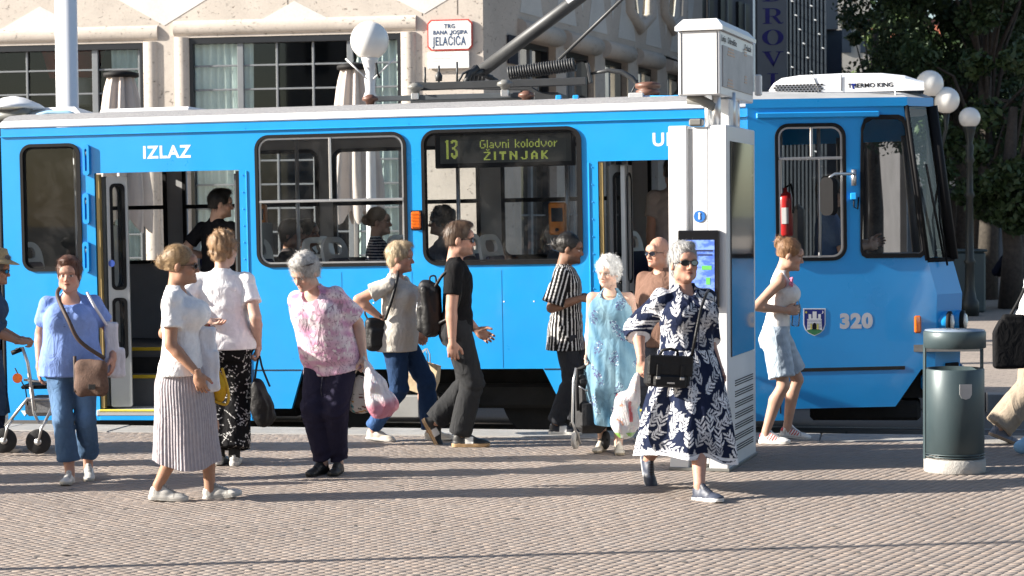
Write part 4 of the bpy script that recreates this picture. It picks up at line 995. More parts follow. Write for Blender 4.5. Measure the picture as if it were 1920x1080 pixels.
# ---- roof hardware at the rear: step rails, hatch, hose, bellows cover
for x0_, x1_, v in ((158, 236, .35), (186, 262, .75)):
    MB().tube([rv(x0_, 229 if v < .5 else 222, v), rv(x0_ + 4, 219 if v < .5 else 212, v), rv(x0_ + 14, 216 if v < .5 else 209, v), rv(x1_ - 12, 216 if v < .5 else 209, v), rv(x1_ - 3, 220 if v < .5 else 213, v), rv(x1_, 228 if v < .5 else 220, v)], .014, 8).build('step_rail', m_alu, tram)
MB().tube([rv(112, 232, .4), rv(114, 222, .42), rv(130, 218, .5), rv(146, 214, .7)], .014, 8).build('step_rail', m_alu, tram)
MB().box(rv(300, 212, 1.1), (.9, .8, .06), .02).build('roof_hatch', m_roofw, tram)
hz = MB(); P0 = [rv(18, 240, .6), rv(52, 206, 1.0), rv(140, 200, 1.0), rv(183, 222, .8)]
MB().add([rv(60, 232, .5), rv(50, 203, .9), rv(140, 200, .9), rv(160, 222, .6), rv(60, 220, 1.9), rv(50, 203, 1.6), rv(140, 200, 1.6), rv(185, 214, 1.6)], [(0, 1, 2, 3), (4, 7, 6, 5), (1, 5, 6, 2), (2, 6, 7, 3), (0, 4, 5, 1)]).build('resistor_cover', m_roofw, tram)
MB().tube([rv(58, 226, .6), rv(72, 216, .6), rv(90, 211, .6), rv(128, 211, .6), rv(150, 220, .6)], .022, 10).build('hose', pm('hose_blue', (.25, .42, .55), .5), tram)
MB().lathe([(.02, .115), (.10, .10), (.25, .035), (.30, .0), (.28, -.015), (.12, -.03), (.10, -.12)], 28, c=rv(26, 203, .8)).build('roof_vent', m_roofw, tram)
MB().tube([rv(-20, 216, .6), rv(20, 219, .6), rv(44, 212, .6), rv(52, 204, .7)], .05, 12).build('duct', m_cer, tram)
MB().box(rv(80, 234, .45), (.5, .25, .012)).build('warning_label', pm('label_yellow', (.66, .62, .32), .7), tram)
# ---------------------------------------------------------------- background on the right: glass building, sign, trees, lamps, cafe
m_conc = pm('grey_render', (.27, .28, .30), .85, var=.1, scale=.6); m_mull = pm('steel_mullion', (.12, .15, .18), .5, .3, var=.06)
m_fglass = pm('facade_glass', (.03, .045, .07), .4, .0, var=.3, scale=.5, spec=.3); m_cream = pm('cream_render', (.52, .50, .46), .9, var=.08, scale=.5)
def box_on(name, x0, y0, x1, y1, Y, depth, mat, parent=None, zb=0.0):
    a = at(x0, y0, Y); c = at(x1, y1, Y); z0 = zb if y1 is None else c.z
    return (a.x, c.x, z0, a.z)
m_clip = pm('clip_grey', (.30, .33, .36), .6)
# glass tower
gb = empty('glass_building', at(1510, 540, 62), 'dark glass office building with steel fins behind the vertical sign', 'building')
gx0, gx1 = at(1468, 300, 62).x - gb.location.x, at(1547, 300, 62).x - gb.location.x; gz = -gb.location.z
MB().box(((gx0 + gx1) / 2, 4, gz + 10), (gx1 - gx0, 8, 20)).build('glass_wall', m_fglass, gb)
n = 11
for k in range(n + 1):
    x = gx0 + (gx1 - gx0) * k / n; MB().box((x, -.06, gz + 10), (.055, .16, 20)).build('fin', m_mull, gb)
for k in range(n):
    x = gx0 + (gx1 - gx0) * (k + .5) / n
    for j in range(7): MB().tube([(x - .05, -.14, gz + 4.1 + j * 2.05 - k * .44 + 3.2), (x + .07, -.18, gz + 4.05 + j * 2.05 - k * .44 + 3.2)], .018, 6).build('clip', m_clip, gb)
# grey block beyond
g2 = empty('grey_block', at(1560, 540, 66), 'plain grey office block beside the glass building', 'building')
x0, x1 = at(1543, 300, 66).x - g2.location.x, at(1572, 300, 66).x - g2.location.x; gz = -g2.location.z
MB().box(((x0 + x1) / 2, 5, gz + at(0, 68, 66).z + 4), (x1 - x0, 10, 8)).build('wall', m_conc, g2); MB().box(((x0 + x1) / 2 + .1, 5.2, gz + at(0, 68, 66).z / 2), (x1 - x0 + .2, 9.6, at(0, 68, 66).z)).build('base', m_fglass, g2)
# pale house behind the trees
g3 = empty('pale_house', at(1600, 540, 78), 'pale rendered house front glimpsed between the tree branches', 'building')
x0, x1 = at(1566, 300, 78).x - g3.location.x, at(1634, 300, 78).x - g3.location.x; gz = -g3.location.z
MB().box(((x0 + x1) / 2, 6, gz + 8.5), (x1 - x0, 12, 17)).build('wall', m_cream, g3)
for j in range(4):
    for k in range(2): MB().box((x0 + .45 + k * .72, -.02, gz + 2.5 + j * 3.2), (.36, .06, 1.5)).build('window', m_fglass, g3)
# vertical sign
sg = empty('vertical_sign', at(1447, 540, 46), 'tall grey vertical sign with big blue serif letters', 'sign')
x0, x1 = at(1419, 100, 46).x - sg.location.x, at(1476, 100, 46).x - sg.location.x; z0 = at(0, 172, 46).z + .0 - sg.location.z - .62; z1 = at(0, -120, 46).z - sg.location.z
MB().box(((x0 + x1) / 2, .15, (z0 + z1) / 2), (x1 - x0, .3, z1 - z0), .02).build('panel', pm('sign_grey', (.30, .30, .31), .7, var=.04, spec=.2), sg)
m_ink = pm('sign_blue', (.03, .02, .22), .5)
def serif(ch, cx, cz, w, h, par):
    v0, v1 = -.012, 0.0; mb = MB(); X = lambda a: cx + a * w / 2; Z = lambda a: cz + a * h / 2
    B = lambda a, b_, c, d: mb.prism([(X(a), Z(b_)), (X(c), Z(b_)), (X(c), Z(d)), (X(a), Z(d))], v0, v1)
    def ring(ox, oz, rx, rz, ix, iz, a0, a1, n=28):
        P = [(X(ox + rx * math.cos(R(a))), Z(oz + rz * math.sin(R(a)))) for a in [a0 + (a1 - a0) * k / n for k in range(n + 1)]]
        Q = [(X(ox + ix * math.cos(R(a))), Z(oz + iz * math.sin(R(a)))) for a in [a0 + (a1 - a0) * k / n for k in range(n + 1)]]
        for k in range(n): mb.prism([P[k], P[k + 1], Q[k + 1], Q[k]], v0, v1)
    if ch == 'O': ring(0, 0, 1, 1, .5, .92, 0, 360)
    if ch == 'D': B(-.7, -.9, -.3, .9); B(-.95, -1, 0, -.9); B(-.95, .9, 0, 1); ring(0, 0, 1, 1, .55, .9, -90, 90)
    if ch == 'R': B(-.7, -.9, -.3, .9); B(-.95, -1, -.1, -.9); B(-.95, .9, .05, 1); ring(.05, .45, .68, .55, .28, .45, -90, 90); mb.prism([(X(-.05), Z(-.1)), (X(.35), Z(-.1)), (X(.78), Z(-.9)), (X(.95), Z(-.75)), (X(1), Z(-.8)), (X(.85), Z(-1)), (X(.5), Z(-.98))], v0, v1); B(-.3, -.1, .1, .0)
    if ch == 'V': mb.prism([(X(-.85), Z(.92)), (X(-.35), Z(.92)), (X(.18), Z(-.55)), (X(.05), Z(-1))], v0, v1); mb.prism([(X(.55), Z(.92)), (X(.72), Z(.92)), (X(.05), Z(-1)), (X(.0), Z(-.7))], v0, v1); B(-1, .9, -.15, 1); B(.3, .9, 1, 1)
    if ch == 'I': B(-.2, -.9, .2, .9); B(-.5, -1, .5, -.9); B(-.5, .9, .5, 1)
    mb.build('letter_' + ch.lower(), m_ink, par)
for ch, yy in (('D', -12), ('R', 30), ('O', 70), ('V', 111), ('I', 152)):
    q = at(1449, yy, 46); serif(ch, q.x - sg.location.x, q.z - sg.location.z, .50, .36, sg)
# ---- trees
m_bark = pm('bark', (.07, .055, .045), .95, var=.3, scale=14, bump=.8, bscale=30); 
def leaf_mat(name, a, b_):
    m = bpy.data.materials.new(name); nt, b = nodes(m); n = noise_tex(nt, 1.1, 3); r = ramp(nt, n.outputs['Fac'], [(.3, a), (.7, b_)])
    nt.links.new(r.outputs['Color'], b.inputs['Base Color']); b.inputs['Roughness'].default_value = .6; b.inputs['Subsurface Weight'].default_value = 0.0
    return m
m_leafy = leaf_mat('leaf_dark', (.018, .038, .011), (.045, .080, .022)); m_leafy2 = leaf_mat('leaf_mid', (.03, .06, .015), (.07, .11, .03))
def tree(x, yb, Y, h, rx, rz, seed, label, n=9000, mat=None, leaf=.11, dens=34):
    rng = np.random.default_rng(seed); o = at(x, yb, Y); base = Vector((o.x, Y, 0))
    t = empty('leafy_tree', base, label, 'tree', 'trees along the shaded street')
    mb = MB(); hc = h * .62
    mb.tube([(0, 0, 0), (.05, 0, h * .2), (-.05, .05, h * .42), (.05, 0, h * .7)], [.24, .19, .15, .08], 10)
    C = []
    for k in range(dens):
        a = rng.uniform(0, 6.283); rr = rng.uniform(.15, 1.0) ** .7; zz = rng.uniform(-1, 1)
        s_ = math.sqrt(max(.05, 1 - (zz * .9) ** 2)); C.append((rx * rr * s_ * math.cos(a), rx * rr * s_ * math.sin(a), hc + rz * zz, rng.uniform(.55, 1.15) * rx * .30))
    for k in range(0, dens, 2):
        c = C[k]; mb.tube([(0, 0, h * rng.uniform(.25, .55)), (c[0] * .5, c[1] * .5, h * .45 * .5 + c[2] * .5 + .1), (c[0], c[1], c[2])], [.06, .035, .01], 5)
    mb.build('trunk', m_bark, t)
    C = np.array(C); idx = rng.integers(0, len(C), n); d = rng.normal(0, 1, (n, 3)); d /= np.linalg.norm(d, axis=1)[:, None]
    P = C[idx, :3] + d * (C[idx, 3:4] * rng.uniform(.2, 1.0, (n, 1)) ** .6) * np.array([1, 1, .8])
    e1 = rng.normal(0, 1, (n, 3)); e1 /= np.linalg.norm(e1, axis=1)[:, None]; e2 = np.cross(e1, rng.normal(0, 1, (n, 3))); e2 /= np.linalg.norm(e2, axis=1)[:, None]
    s1 = leaf * rng.uniform(.6, 1.3, (n, 1)); s2 = s1 * .5
    V = np.stack([P - e1 * s1, P + e2 * s2, P + e1 * s1, P - e2 * s2], 1).reshape(-1, 3); F = np.arange(n * 4).reshape(-1, 4)
    link_mesh('crown', mesh_from('crown', V, F), mat or m_leafy, t)
    return t
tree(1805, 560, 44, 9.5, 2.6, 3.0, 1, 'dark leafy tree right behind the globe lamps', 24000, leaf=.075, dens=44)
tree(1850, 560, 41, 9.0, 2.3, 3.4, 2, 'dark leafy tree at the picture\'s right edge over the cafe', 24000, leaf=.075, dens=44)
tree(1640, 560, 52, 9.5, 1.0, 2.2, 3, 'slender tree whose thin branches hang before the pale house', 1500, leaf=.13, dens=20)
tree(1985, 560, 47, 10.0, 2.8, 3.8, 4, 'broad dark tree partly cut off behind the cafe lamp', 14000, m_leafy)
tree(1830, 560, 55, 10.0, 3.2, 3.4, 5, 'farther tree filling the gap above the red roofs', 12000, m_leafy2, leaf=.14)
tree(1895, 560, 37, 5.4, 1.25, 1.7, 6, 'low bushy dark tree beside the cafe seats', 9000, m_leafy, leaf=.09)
# ---- houses with red roofs, cafe front with the deep shade put into its dark colours
m_wall_shaded = pm('shop_wall_shaded', (.045, .045, .05), .8, var=.2, scale=1.2); m_red = pm('roof_tiles_red', (.35, .10, .05), .85, var=.25, scale=6, bump=.6, bscale=20)
ch = empty('cafe_building', at(1850, 540, 57), 'cafe front with awning, darkened for the shade under the trees', 'building'); gz = -ch.location.z
MB().box((1.0, 3, gz + 3.0), (7, 6, 6)).build('wall', m_wall_shaded, ch)
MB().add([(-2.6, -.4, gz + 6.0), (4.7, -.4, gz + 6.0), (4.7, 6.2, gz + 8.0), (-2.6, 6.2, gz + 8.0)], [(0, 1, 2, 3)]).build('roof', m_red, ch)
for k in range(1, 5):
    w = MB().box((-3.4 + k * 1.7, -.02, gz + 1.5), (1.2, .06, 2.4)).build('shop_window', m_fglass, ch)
    MB().box((-3.4 + k * 1.7, -.06, gz + 1.5), (.06, .05, 2.4)).build('window_bar', m_wall_shaded, w)
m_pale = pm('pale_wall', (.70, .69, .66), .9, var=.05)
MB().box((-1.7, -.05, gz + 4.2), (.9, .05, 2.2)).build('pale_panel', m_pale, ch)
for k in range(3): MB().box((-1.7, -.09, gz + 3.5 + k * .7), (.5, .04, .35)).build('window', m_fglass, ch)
MB().add([(-2.4, -.05, gz + 3.0), (4.4, -.05, gz + 3.0), (4.4, -2.2, gz + 2.5), (-2.4, -2.2, gz + 2.5), (4.4, -2.25, gz + 2.25), (-2.4, -2.25, gz + 2.25)], [(0, 1, 2, 3), (3, 2, 4, 5)]).build('awning', pm('awning_shaded', (.05, .055, .07), .8), ch)  # awning colour darkened for the shade under the trees
# ---- globe lamps
m_globe = pm('opal_globe', (.78, .78, .76), .25, var=.02, coat=.3, sss=.0); m_iron = pm('lamp_iron_dark', (.03, .035, .035), .5, .4); m_ironw = pm('lamp_iron_white', (.70, .70, .70), .45, var=.05)
def globe_lamp(x, y, rpx, Y, mat, label, arms=None, group='street lamps with opal globes'):
    g = at(x, y, Y); e = empty('globe_lamp', (g.x, Y, 0), label, 'street lamp', group); r = rpx * Y / FPX; h = g.z
    MB().lathe([(.16, 0), (.16, .25), (.12, .30), (.085, .5), (.08, .9), (.11, .95), (.075, 1.0), (.06, h - 1.4), (.095, h - 1.35), (.06, h - 1.28), (.055, h - .8), (.09, h - .74), (.06, h - .66), (.075, h - .5), (.05, h - .44), (.10, h - r - .02), (.115, h - r + .035)], 20).build('post', mat, e)
    MB().sphere((0, 0, h), r, 32, 20).build('globe', m_globe, e)
    for k, (ax, ay, ar) in enumerate(arms or []):
        q = at(ax, ay, Y - .25 * k); d = Vector((q.x - g.x, q.y - Y, q.z)); rr = ar * Y / FPX
        a = MB().tube([(0, 0, d.z - .9), (d.x * .5, d.y * .5, d.z - 1.0), (d.x, d.y, d.z - rr - .25), (d.x, d.y, d.z - rr + .03)], [.035, .03, .03, .06], 10).build('arm', mat, e)
        MB().sphere(d, rr, 28, 18).build('globe', m_globe, e)
    return e
globe_lamp(693, 76, 36, 26, m_ironw, 'white cast iron lamp with one opal globe behind the tram')
globe_lamp(1743, 158, 26, 33, m_iron, 'dark lamp post with two opal globes by the tram roof unit', [(1774, 188, 25)])
globe_lamp(1818, 221, 20, 34.5, m_iron, 'dark lamp post with one smaller globe deeper under the trees')
# antennas beside the near lamp
an = empty('camera_arm', at(693, 150, 25.9), 'thin crossed white rods and small camera on the white lamp post', 'camera'); l0 = an.location
MB().tube([at(648, 110, 25.9) - l0, at(688, 148, 25.9) - l0], .012, 6).build('rod', m_ironw, an); MB().tube([at(742, 108, 25.9) - l0, at(700, 148, 25.9) - l0], .010, 6).build('rod', m_ironw, an)
MB().tube([at(705, 118, 25.9) - l0, at(708, 138, 25.9) - l0, at(712, 146, 25.9) - l0], .016, 8).build('camera_body', m_rubber, an)
# ---- folded parasols
m_para = pm('parasol_cloth', (.50, .44, .40), .9, var=.08, scale=3, sheen=.2)
def parasol(x, ytop, Y, label, w=.20, drop=2.0):
    g = at(x, ytop, Y); e = empty('folded_parasol', (g.x, Y, 0), label, 'parasol', 'folded beige parasols'); h = g.z
    MB().lathe([(.20, h - .07), (.235, h - .06), (.235, h - .01), (.12, h + .02), (.03, h + .03)], 24).build('cap', m_rubber, e)
    V = []; F = []; n = 64; m = 14
    for j in range(m + 1):
        t = j / m; z = h - .06 - drop * t; r0 = .14 + w * (t ** .7) * (1 if t < .8 else 1 - (t - .8) * 1.2)
        for k in range(n):
            a = 6.2832 * k / n; r = r0 * (1 + .26 * math.sin(8 * a + .6 * math.sin(3 * t)) + .06 * math.sin(21 * a + 4 * t)); zz = z - (.1 * math.sin(8 * a) if j == m else 0); V.append((r * math.cos(a), r * math.sin(a), zz))
    for j in range(m):
        for k in range(n): F.append((j * n + k, j * n + (k + 1) % n, (j + 1) * n + (k + 1) % n, (j + 1) * n + k))
    MB().add(V, F, True).build('canopy', m_para, e); MB().tube([(0, 0, 0), (0, 0, h)], .03, 10).build('pole', m_alu, e)
    MB().box((0, 0, .04), (.6, .6, .08), .01).build('base', m_conc, e)
parasol(227, 136, 26.5, 'folded beige parasol with black cap by the left stone pillar')
parasol(664, 122, 26.8, 'folded beige parasol with black cap beside the white lamp post')
# ---- white pole behind the tram
wpz = at(130, 400, 22.5); wp = empty('white_pole', (wpz.x, 22.5, 0), 'thick smooth white pole rising behind the tram roof', 'pole')
MB().lathe([(.20, 0), (.20, .04), (.125, .05), (.125, 9.0)], 32).build('shaft', pm('pole_white', (.80, .81, .84), .4, var=.02), wp); MB().lathe([(.17, .04), (.17, .3), (.13, .34)], 28).build('collar', m_alu, wp)

# ---- the other side of the square, behind the camera: seen only in reflections
for k, (x0, w, h, lb) in enumerate(((-34, 22, 17, 'plain town house across the square, first of three'), (-11, 26, 20, 'plain town house across the square, middle of three'), (16, 30, 18, 'plain town house across the square, last of three'))):
    e = empty('town_house', (x0 + w / 2, -34, 0), lb, 'building', 'houses across the square'); MB().box((0, -5, h / 2), (w, 10, h)).build('wall', m_conc, e)
    V = []; mb = MB()
    for i in range(int(w / 3.2)):
        for j in range(4): mb.box((-w / 2 + 1.8 + i * 3.2, .02, 2.6 + j * 4), (1.3, .08, 2.3))
    mb.build('windows', m_fglass, e)['kind'] = 'stuff'
# ---------------------------------------------------------------- implicit-surface modelling for people, clothes and soft bags
class Vol:
    def __init__(s, lo, hi, h):
        s.h = h; s.ax = [np.arange(lo[i], hi[i] + h, h, dtype=np.float32) for i in range(3)]
        s.D = np.full([len(a) for a in s.ax], 0.25, dtype=np.float32)
    def box(s, lo, hi):
        r = []
        for i in range(3):
            a = int(np.searchsorted(s.ax[i], lo[i])); b = int(np.searchsorted(s.ax[i], hi[i])); r.append(slice(max(0, a - 1), min(len(s.ax[i]), b + 1)))
        return tuple(r)
    def xyz(s, r):
        return s.ax[0][r[0]][:, None, None], s.ax[1][r[1]][None, :, None], s.ax[2][r[2]][None, None, :]
    def put(s, f, lo, hi, k=.02, op='u'):
        m = k + .03 if op == 'u' else .0
        r = s.box([q - m for q in lo], [q + m for q in hi]) if op == 'u' else tuple(slice(0, len(a)) for a in s.ax)
        if any(q.stop - q.start <= 0 for q in r): return
        d = f(*s.xyz(r)).astype(np.float32); o = s.D[r]
        if op == 'u':
            if k > 0: hh = np.clip(.5 + .5 * (o - d) / k, 0, 1); s.D[r] = o * (1 - hh) + d * hh - k * hh * (1 - hh)
            else: s.D[r] = np.minimum(o, d)
        elif op == 'i':
            if k > 0: hh = np.clip(.5 - .5 * (o - d) / k, 0, 1); s.D[r] = o * (1 - hh) + d * hh + k * hh * (1 - hh)
            else: s.D[r] = np.maximum(o, d)
    def cone(s, a, b, ra, rb, k=.02, flat=(1, 1)):
        a = np.array(a, np.float32); b = np.array(b, np.float32); ba = b - a; L2 = float(ba @ ba) + 1e-9; m = max(ra, rb)
        def f(X, Y, Z):
            px, py, pz = X - a[0], Y - a[1], Z - a[2]
            tt = (px * ba[0] + py * ba[1] + pz * ba[2]) / L2; t = np.clip(tt, 0, 1)
            d = np.sqrt((px - t * ba[0]) ** 2 + (py - t * ba[1]) ** 2 + (pz - t * ba[2]) ** 2) - (ra + (rb - ra) * t)
            if flat[1] == 0: d = np.maximum(d, (tt - 1) * math.sqrt(L2))
            if flat[0] == 0: d = np.maximum(d, -tt * math.sqrt(L2))
            return d
        s.put(f, np.minimum(a, b) - m, np.maximum(a, b) + m, k)
    def ell(s, c, r, k=.02, M=None, op='u'):
        c = [float(q) for q in c]; m = max(r)
        def f(X, Y, Z):
            px, py, pz = X - c[0], Y - c[1], Z - c[2]
            if M is not None:
                px, py, pz = (px * M[0][0] + py * M[1][0] + pz * M[2][0], px * M[0][1] + py * M[1][1] + pz * M[2][1], px * M[0][2] + py * M[1][2] + pz * M[2][2])
            q0 = np.sqrt((px / r[0]) ** 2 + (py / r[1]) ** 2 + (pz / r[2]) ** 2); q1 = np.sqrt((px / r[0] ** 2) ** 2 + (py / r[1] ** 2) ** 2 + (pz / r[2] ** 2) ** 2) + 1e-9
            return q0 * (q0 - 1) / q1
        if op == 'u': s.put(f, [q - m for q in c], [q + m for q in c], k)
        else: s.put(lambda X, Y, Z: -f(X, Y, Z), None, None, k, 'i')
    def cut(s, p, n, k=.0):                # keep the side n points away from
        n = np.array(n, np.float32); n = n / np.linalg.norm(n); p = np.array(p, np.float32)
        s.put(lambda X, Y, Z: (X - p[0]) * n[0] + (Y - p[1]) * n[1] + (Z - p[2]) * n[2], None, None, k, 'i')
    def loft(s, T, secs, k=.03, pw=2.2, lo=None, hi=None):
        """stack of ellipses (z, a, b, yc[, xc]) in the frame T"""
        S_ = np.array([(q + (0,) * (5 - len(q))) for q in secs], np.float32); Ti = np.array(T.inverted(), np.float32)
        zz = np.linspace(S_[0, 0], S_[-1, 0], 80)
        tab = [np.interp(zz, S_[:, 0], S_[:, i]) for i in (1, 2, 3, 4)]
        ker = np.array([1, 2, 3, 2, 1.]) / 9
        tab = [np.convolve(np.pad(t, 2, 'edge'), ker, 'valid') for t in tab]
        m = float(S_[:, 1:3].max()); z0, z1 = float(S_[0, 0]), float(S_[-1, 0])
        P0 = np.array(T @ Vector((0, 0, z0))); P1 = np.array(T @ Vector((0, 0, z1)))
        off = float(np.abs(S_[:, 3]).max()) + .02
        def f(X, Y, Z):
            qx = Ti[0, 0] * X + Ti[0, 1] * Y + Ti[0, 2] * Z + Ti[0, 3]; qy = Ti[1, 0] * X + Ti[1, 1] * Y + Ti[1, 2] * Z + Ti[1, 3]; qz = Ti[2, 0] * X + Ti[2, 1] * Y + Ti[2, 2] * Z + Ti[2, 3]
            a = np.interp(qz, zz, tab[0]).astype(np.float32); b = np.interp(qz, zz, tab[1]).astype(np.float32); yc = np.interp(qz, zz, tab[2]).astype(np.float32); xc = np.interp(qz, zz, tab[3]).astype(np.float32)
            r = (np.abs((qx - xc) / a) ** pw + np.abs((qy - yc) / b) ** pw) ** (1 / pw)
            d = (r - 1) * np.minimum(a, b)
            return np.maximum(d, np.maximum(qz - z1, z0 - qz))
        s.put(f, np.minimum(P0, P1) - m - off, np.maximum(P0, P1) + m + off, k)
    def noise(s, amp, freq, seed, st=(1, 1, 1)):
        rng = np.random.default_rng(seed); X, Y, Z = s.xyz(tuple(slice(0, len(a)) for a in s.ax)); X, Y, Z = X * st[0], Y * st[1], Z * st[2]
        tot = 0
        for o in range(3):
            d = rng.normal(0, 1, 3); d = d / np.linalg.norm(d) * freq * (1.0 + .8 * o); e = rng.normal(0, 1, 3); e = e / np.linalg.norm(e) * freq * .6
            tot = tot + np.sin(X * d[0] + Y * d[1] + Z * d[2] + rng.uniform(0, 6) + 1.6 * np.sin(X * e[0] + Y * e[1] + Z * e[2] + rng.uniform(0, 6))) / (1 + o * .7)
        s.D += (amp / 1.6) * tot.astype(np.float32)
    def folds(s, amp, freq, seed, st=(1, 1, .28)):
        rng = np.random.default_rng(seed); X, Y, Z = s.xyz(tuple(slice(0, len(a)) for a in s.ax)); X, Y, Z = X * st[0], Y * st[1], Z * st[2]; tot = 0
        for o in range(3):
            a = rng.uniform(0, 6.28); d = np.array([math.cos(a), math.sin(a), rng.uniform(-.9, .9)]) * freq * (1 + .6 * o); e = rng.normal(0, 1, 3); e = e / np.linalg.norm(e) * freq * .7
            g = .5 + .5 * np.sin(X * e[1] + Y * e[2] + Z * e[0] * 2 + rng.uniform(0, 6)); tot = tot + g * (np.abs(np.sin((X * d[0] + Y * d[1] + Z * d[2]) * .5 + rng.uniform(0, 6) + 1.3 * np.sin(X * e[0] + Y * e[1] + Z * e[2]))) ** .7 - .66) / (1 + .6 * o)
        s.D += (amp * 1.5 * tot).astype(np.float32)
    def creases(s, amp, freq, seed, pt, dr, rad):
        """folds running across dr, fading with distance from pt"""
        rng = np.random.default_rng(seed); X, Y, Z = s.xyz(tuple(slice(0, len(a)) for a in s.ax)); dr = np.array(dr, float); dr = dr / np.linalg.norm(dr) * freq
        e = rng.normal(0, 1, 3) * freq * .25
        w = np.exp(-((X - pt[0]) ** 2 + (Y - pt[1]) ** 2 + (Z - pt[2]) ** 2) / rad ** 2)
        s.D += (amp * w * np.sin(X * dr[0] + Y * dr[1] + Z * dr[2] + 1.5 * np.sin(X * e[0] + Y * e[1] + Z * e[2] + rng.uniform(0, 6)) + rng.uniform(0, 6))).astype(np.float32)
    def mesh(s):
        D = s.D; D[0] = D[-1] = .1; D[:, 0] = D[:, -1] = .1; D[:, :, 0] = D[:, :, -1] = .1
        ins = D < 0; c = np.zeros([n - 1 for n in D.shape], np.int8)
        for i in (0, 1):
            for j in (0, 1):
                for k in (0, 1): c += ins[i:D.shape[0] - 1 + i, j:D.shape[1] - 1 + j, k:D.shape[2] - 1 + k]
        act = np.argwhere((c > 0) & (c < 8))
        if len(act) == 0: return np.zeros((0, 3), np.float32), np.zeros((0, 4), np.int32)
        idx = np.full(c.shape, -1, np.int32); idx[act[:, 0], act[:, 1], act[:, 2]] = np.arange(len(act))
        cor = [(i, j, k) for i in (0, 1) for j in (0, 1) for k in (0, 1)]
        val = np.stack([D[act[:, 0] + i, act[:, 1] + j, act[:, 2] + k] for i, j, k in cor], 1); cn = np.array(cor, np.float32)
        acc = np.zeros((len(act), 3), np.float32); cnt = np.zeros(len(act), np.float32)
        for a in range(8):
            for b in range(a + 1, 8):
                if np.abs(cn[a] - cn[b]).sum() != 1: continue
                m = (val[:, a] < 0) != (val[:, b] < 0); t = val[m, a] / (val[m, a] - val[m, b]); acc[m] += cn[a] + t[:, None] * (cn[b] - cn[a]); cnt[m] += 1
        V = act + acc / cnt[:, None]; V = V * s.h + np.array([a[0] for a in s.ax])
        Q = []
        for ax in range(3):
            A = ins.take(range(0, D.shape[ax] - 1), ax); B = ins.take(range(1, D.shape[ax]), ax); e = np.argwhere(A != B)
            o1, o2 = [(1, 2), (2, 0), (0, 1)][ax]
            ok = (e[:, o1] > 0) & (e[:, o2] > 0) & (e[:, o1] < D.shape[o1] - 1) & (e[:, o2] < D.shape[o2] - 1); e = e[ok]
            fl = A[e[:, 0], e[:, 1], e[:, 2]]
            def g(d1, d2): q = e.copy(); q[:, o1] -= d1; q[:, o2] -= d2; return idx[q[:, 0], q[:, 1], q[:, 2]]
            q = np.stack([g(1, 1), g(0, 1), g(0, 0), g(1, 0)], 1); q[~fl] = q[~fl][:, ::-1]; Q.append(q)
        return V.astype(np.float32), np.concatenate(Q)
def vnormals(V, Q):
    n = np.cross(V[Q[:, 2]] - V[Q[:, 0]], V[Q[:, 3]] - V[Q[:, 1]]); N = np.zeros_like(V)
    for k in range(4): np.add.at(N, Q[:, k], n)
    return N / (np.linalg.norm(N, axis=1)[:, None] + 1e-9)
def relax(V, Q, it=1, f=.5):
    for _ in range(it):
        acc = np.zeros_like(V); cnt = np.zeros(len(V), np.float32)
        for a, b in ((0, 1), (1, 2), (2, 3), (3, 0)):
            np.add.at(acc, Q[:, a], V[Q[:, b]]); np.add.at(acc, Q[:, b], V[Q[:, a]]); np.add.at(cnt, Q[:, a], 1); np.add.at(cnt, Q[:, b], 1)
        V = V * (1 - f) + f * acc / np.maximum(cnt, 1)[:, None]
    return V
def xform(M, V): A = np.array(M, np.float32); return V @ A[:3, :3].T + A[:3, 3]
class Acc:                                   # joins pieces of one object, with colours
    def __init__(s): s.V = []; s.Q = []; s.C = []; s.n = 0
    def add(s, V, Q, C):
        C = np.asarray(C, np.float32)
        if C.ndim == 1: C = np.repeat(C[None], len(V), 0)
        s.V.append(V); s.Q.append(Q + s.n); s.C.append(C); s.n += len(V)
    def build(s, name, mat, parent):
        me = mesh_from(name, np.concatenate(s.V), np.concatenate(s.Q), True, np.concatenate(s.C)); return link_mesh(name, me, mat, parent)
def hash_noise(P, freq, seed=0):
    rng = np.random.default_rng(seed); t = 0
    for o in range(4):
        d = rng.normal(0, 1, (3,)); d = d / np.linalg.norm(d) * freq * (1 + .7 * o); e = rng.normal(0, 1, 3) * freq * .5
        t = t + np.sin(P @ d + rng.uniform(0, 6) + 2.2 * np.sin(P @ e + rng.uniform(0, 6)))
    return t / 4 * .9
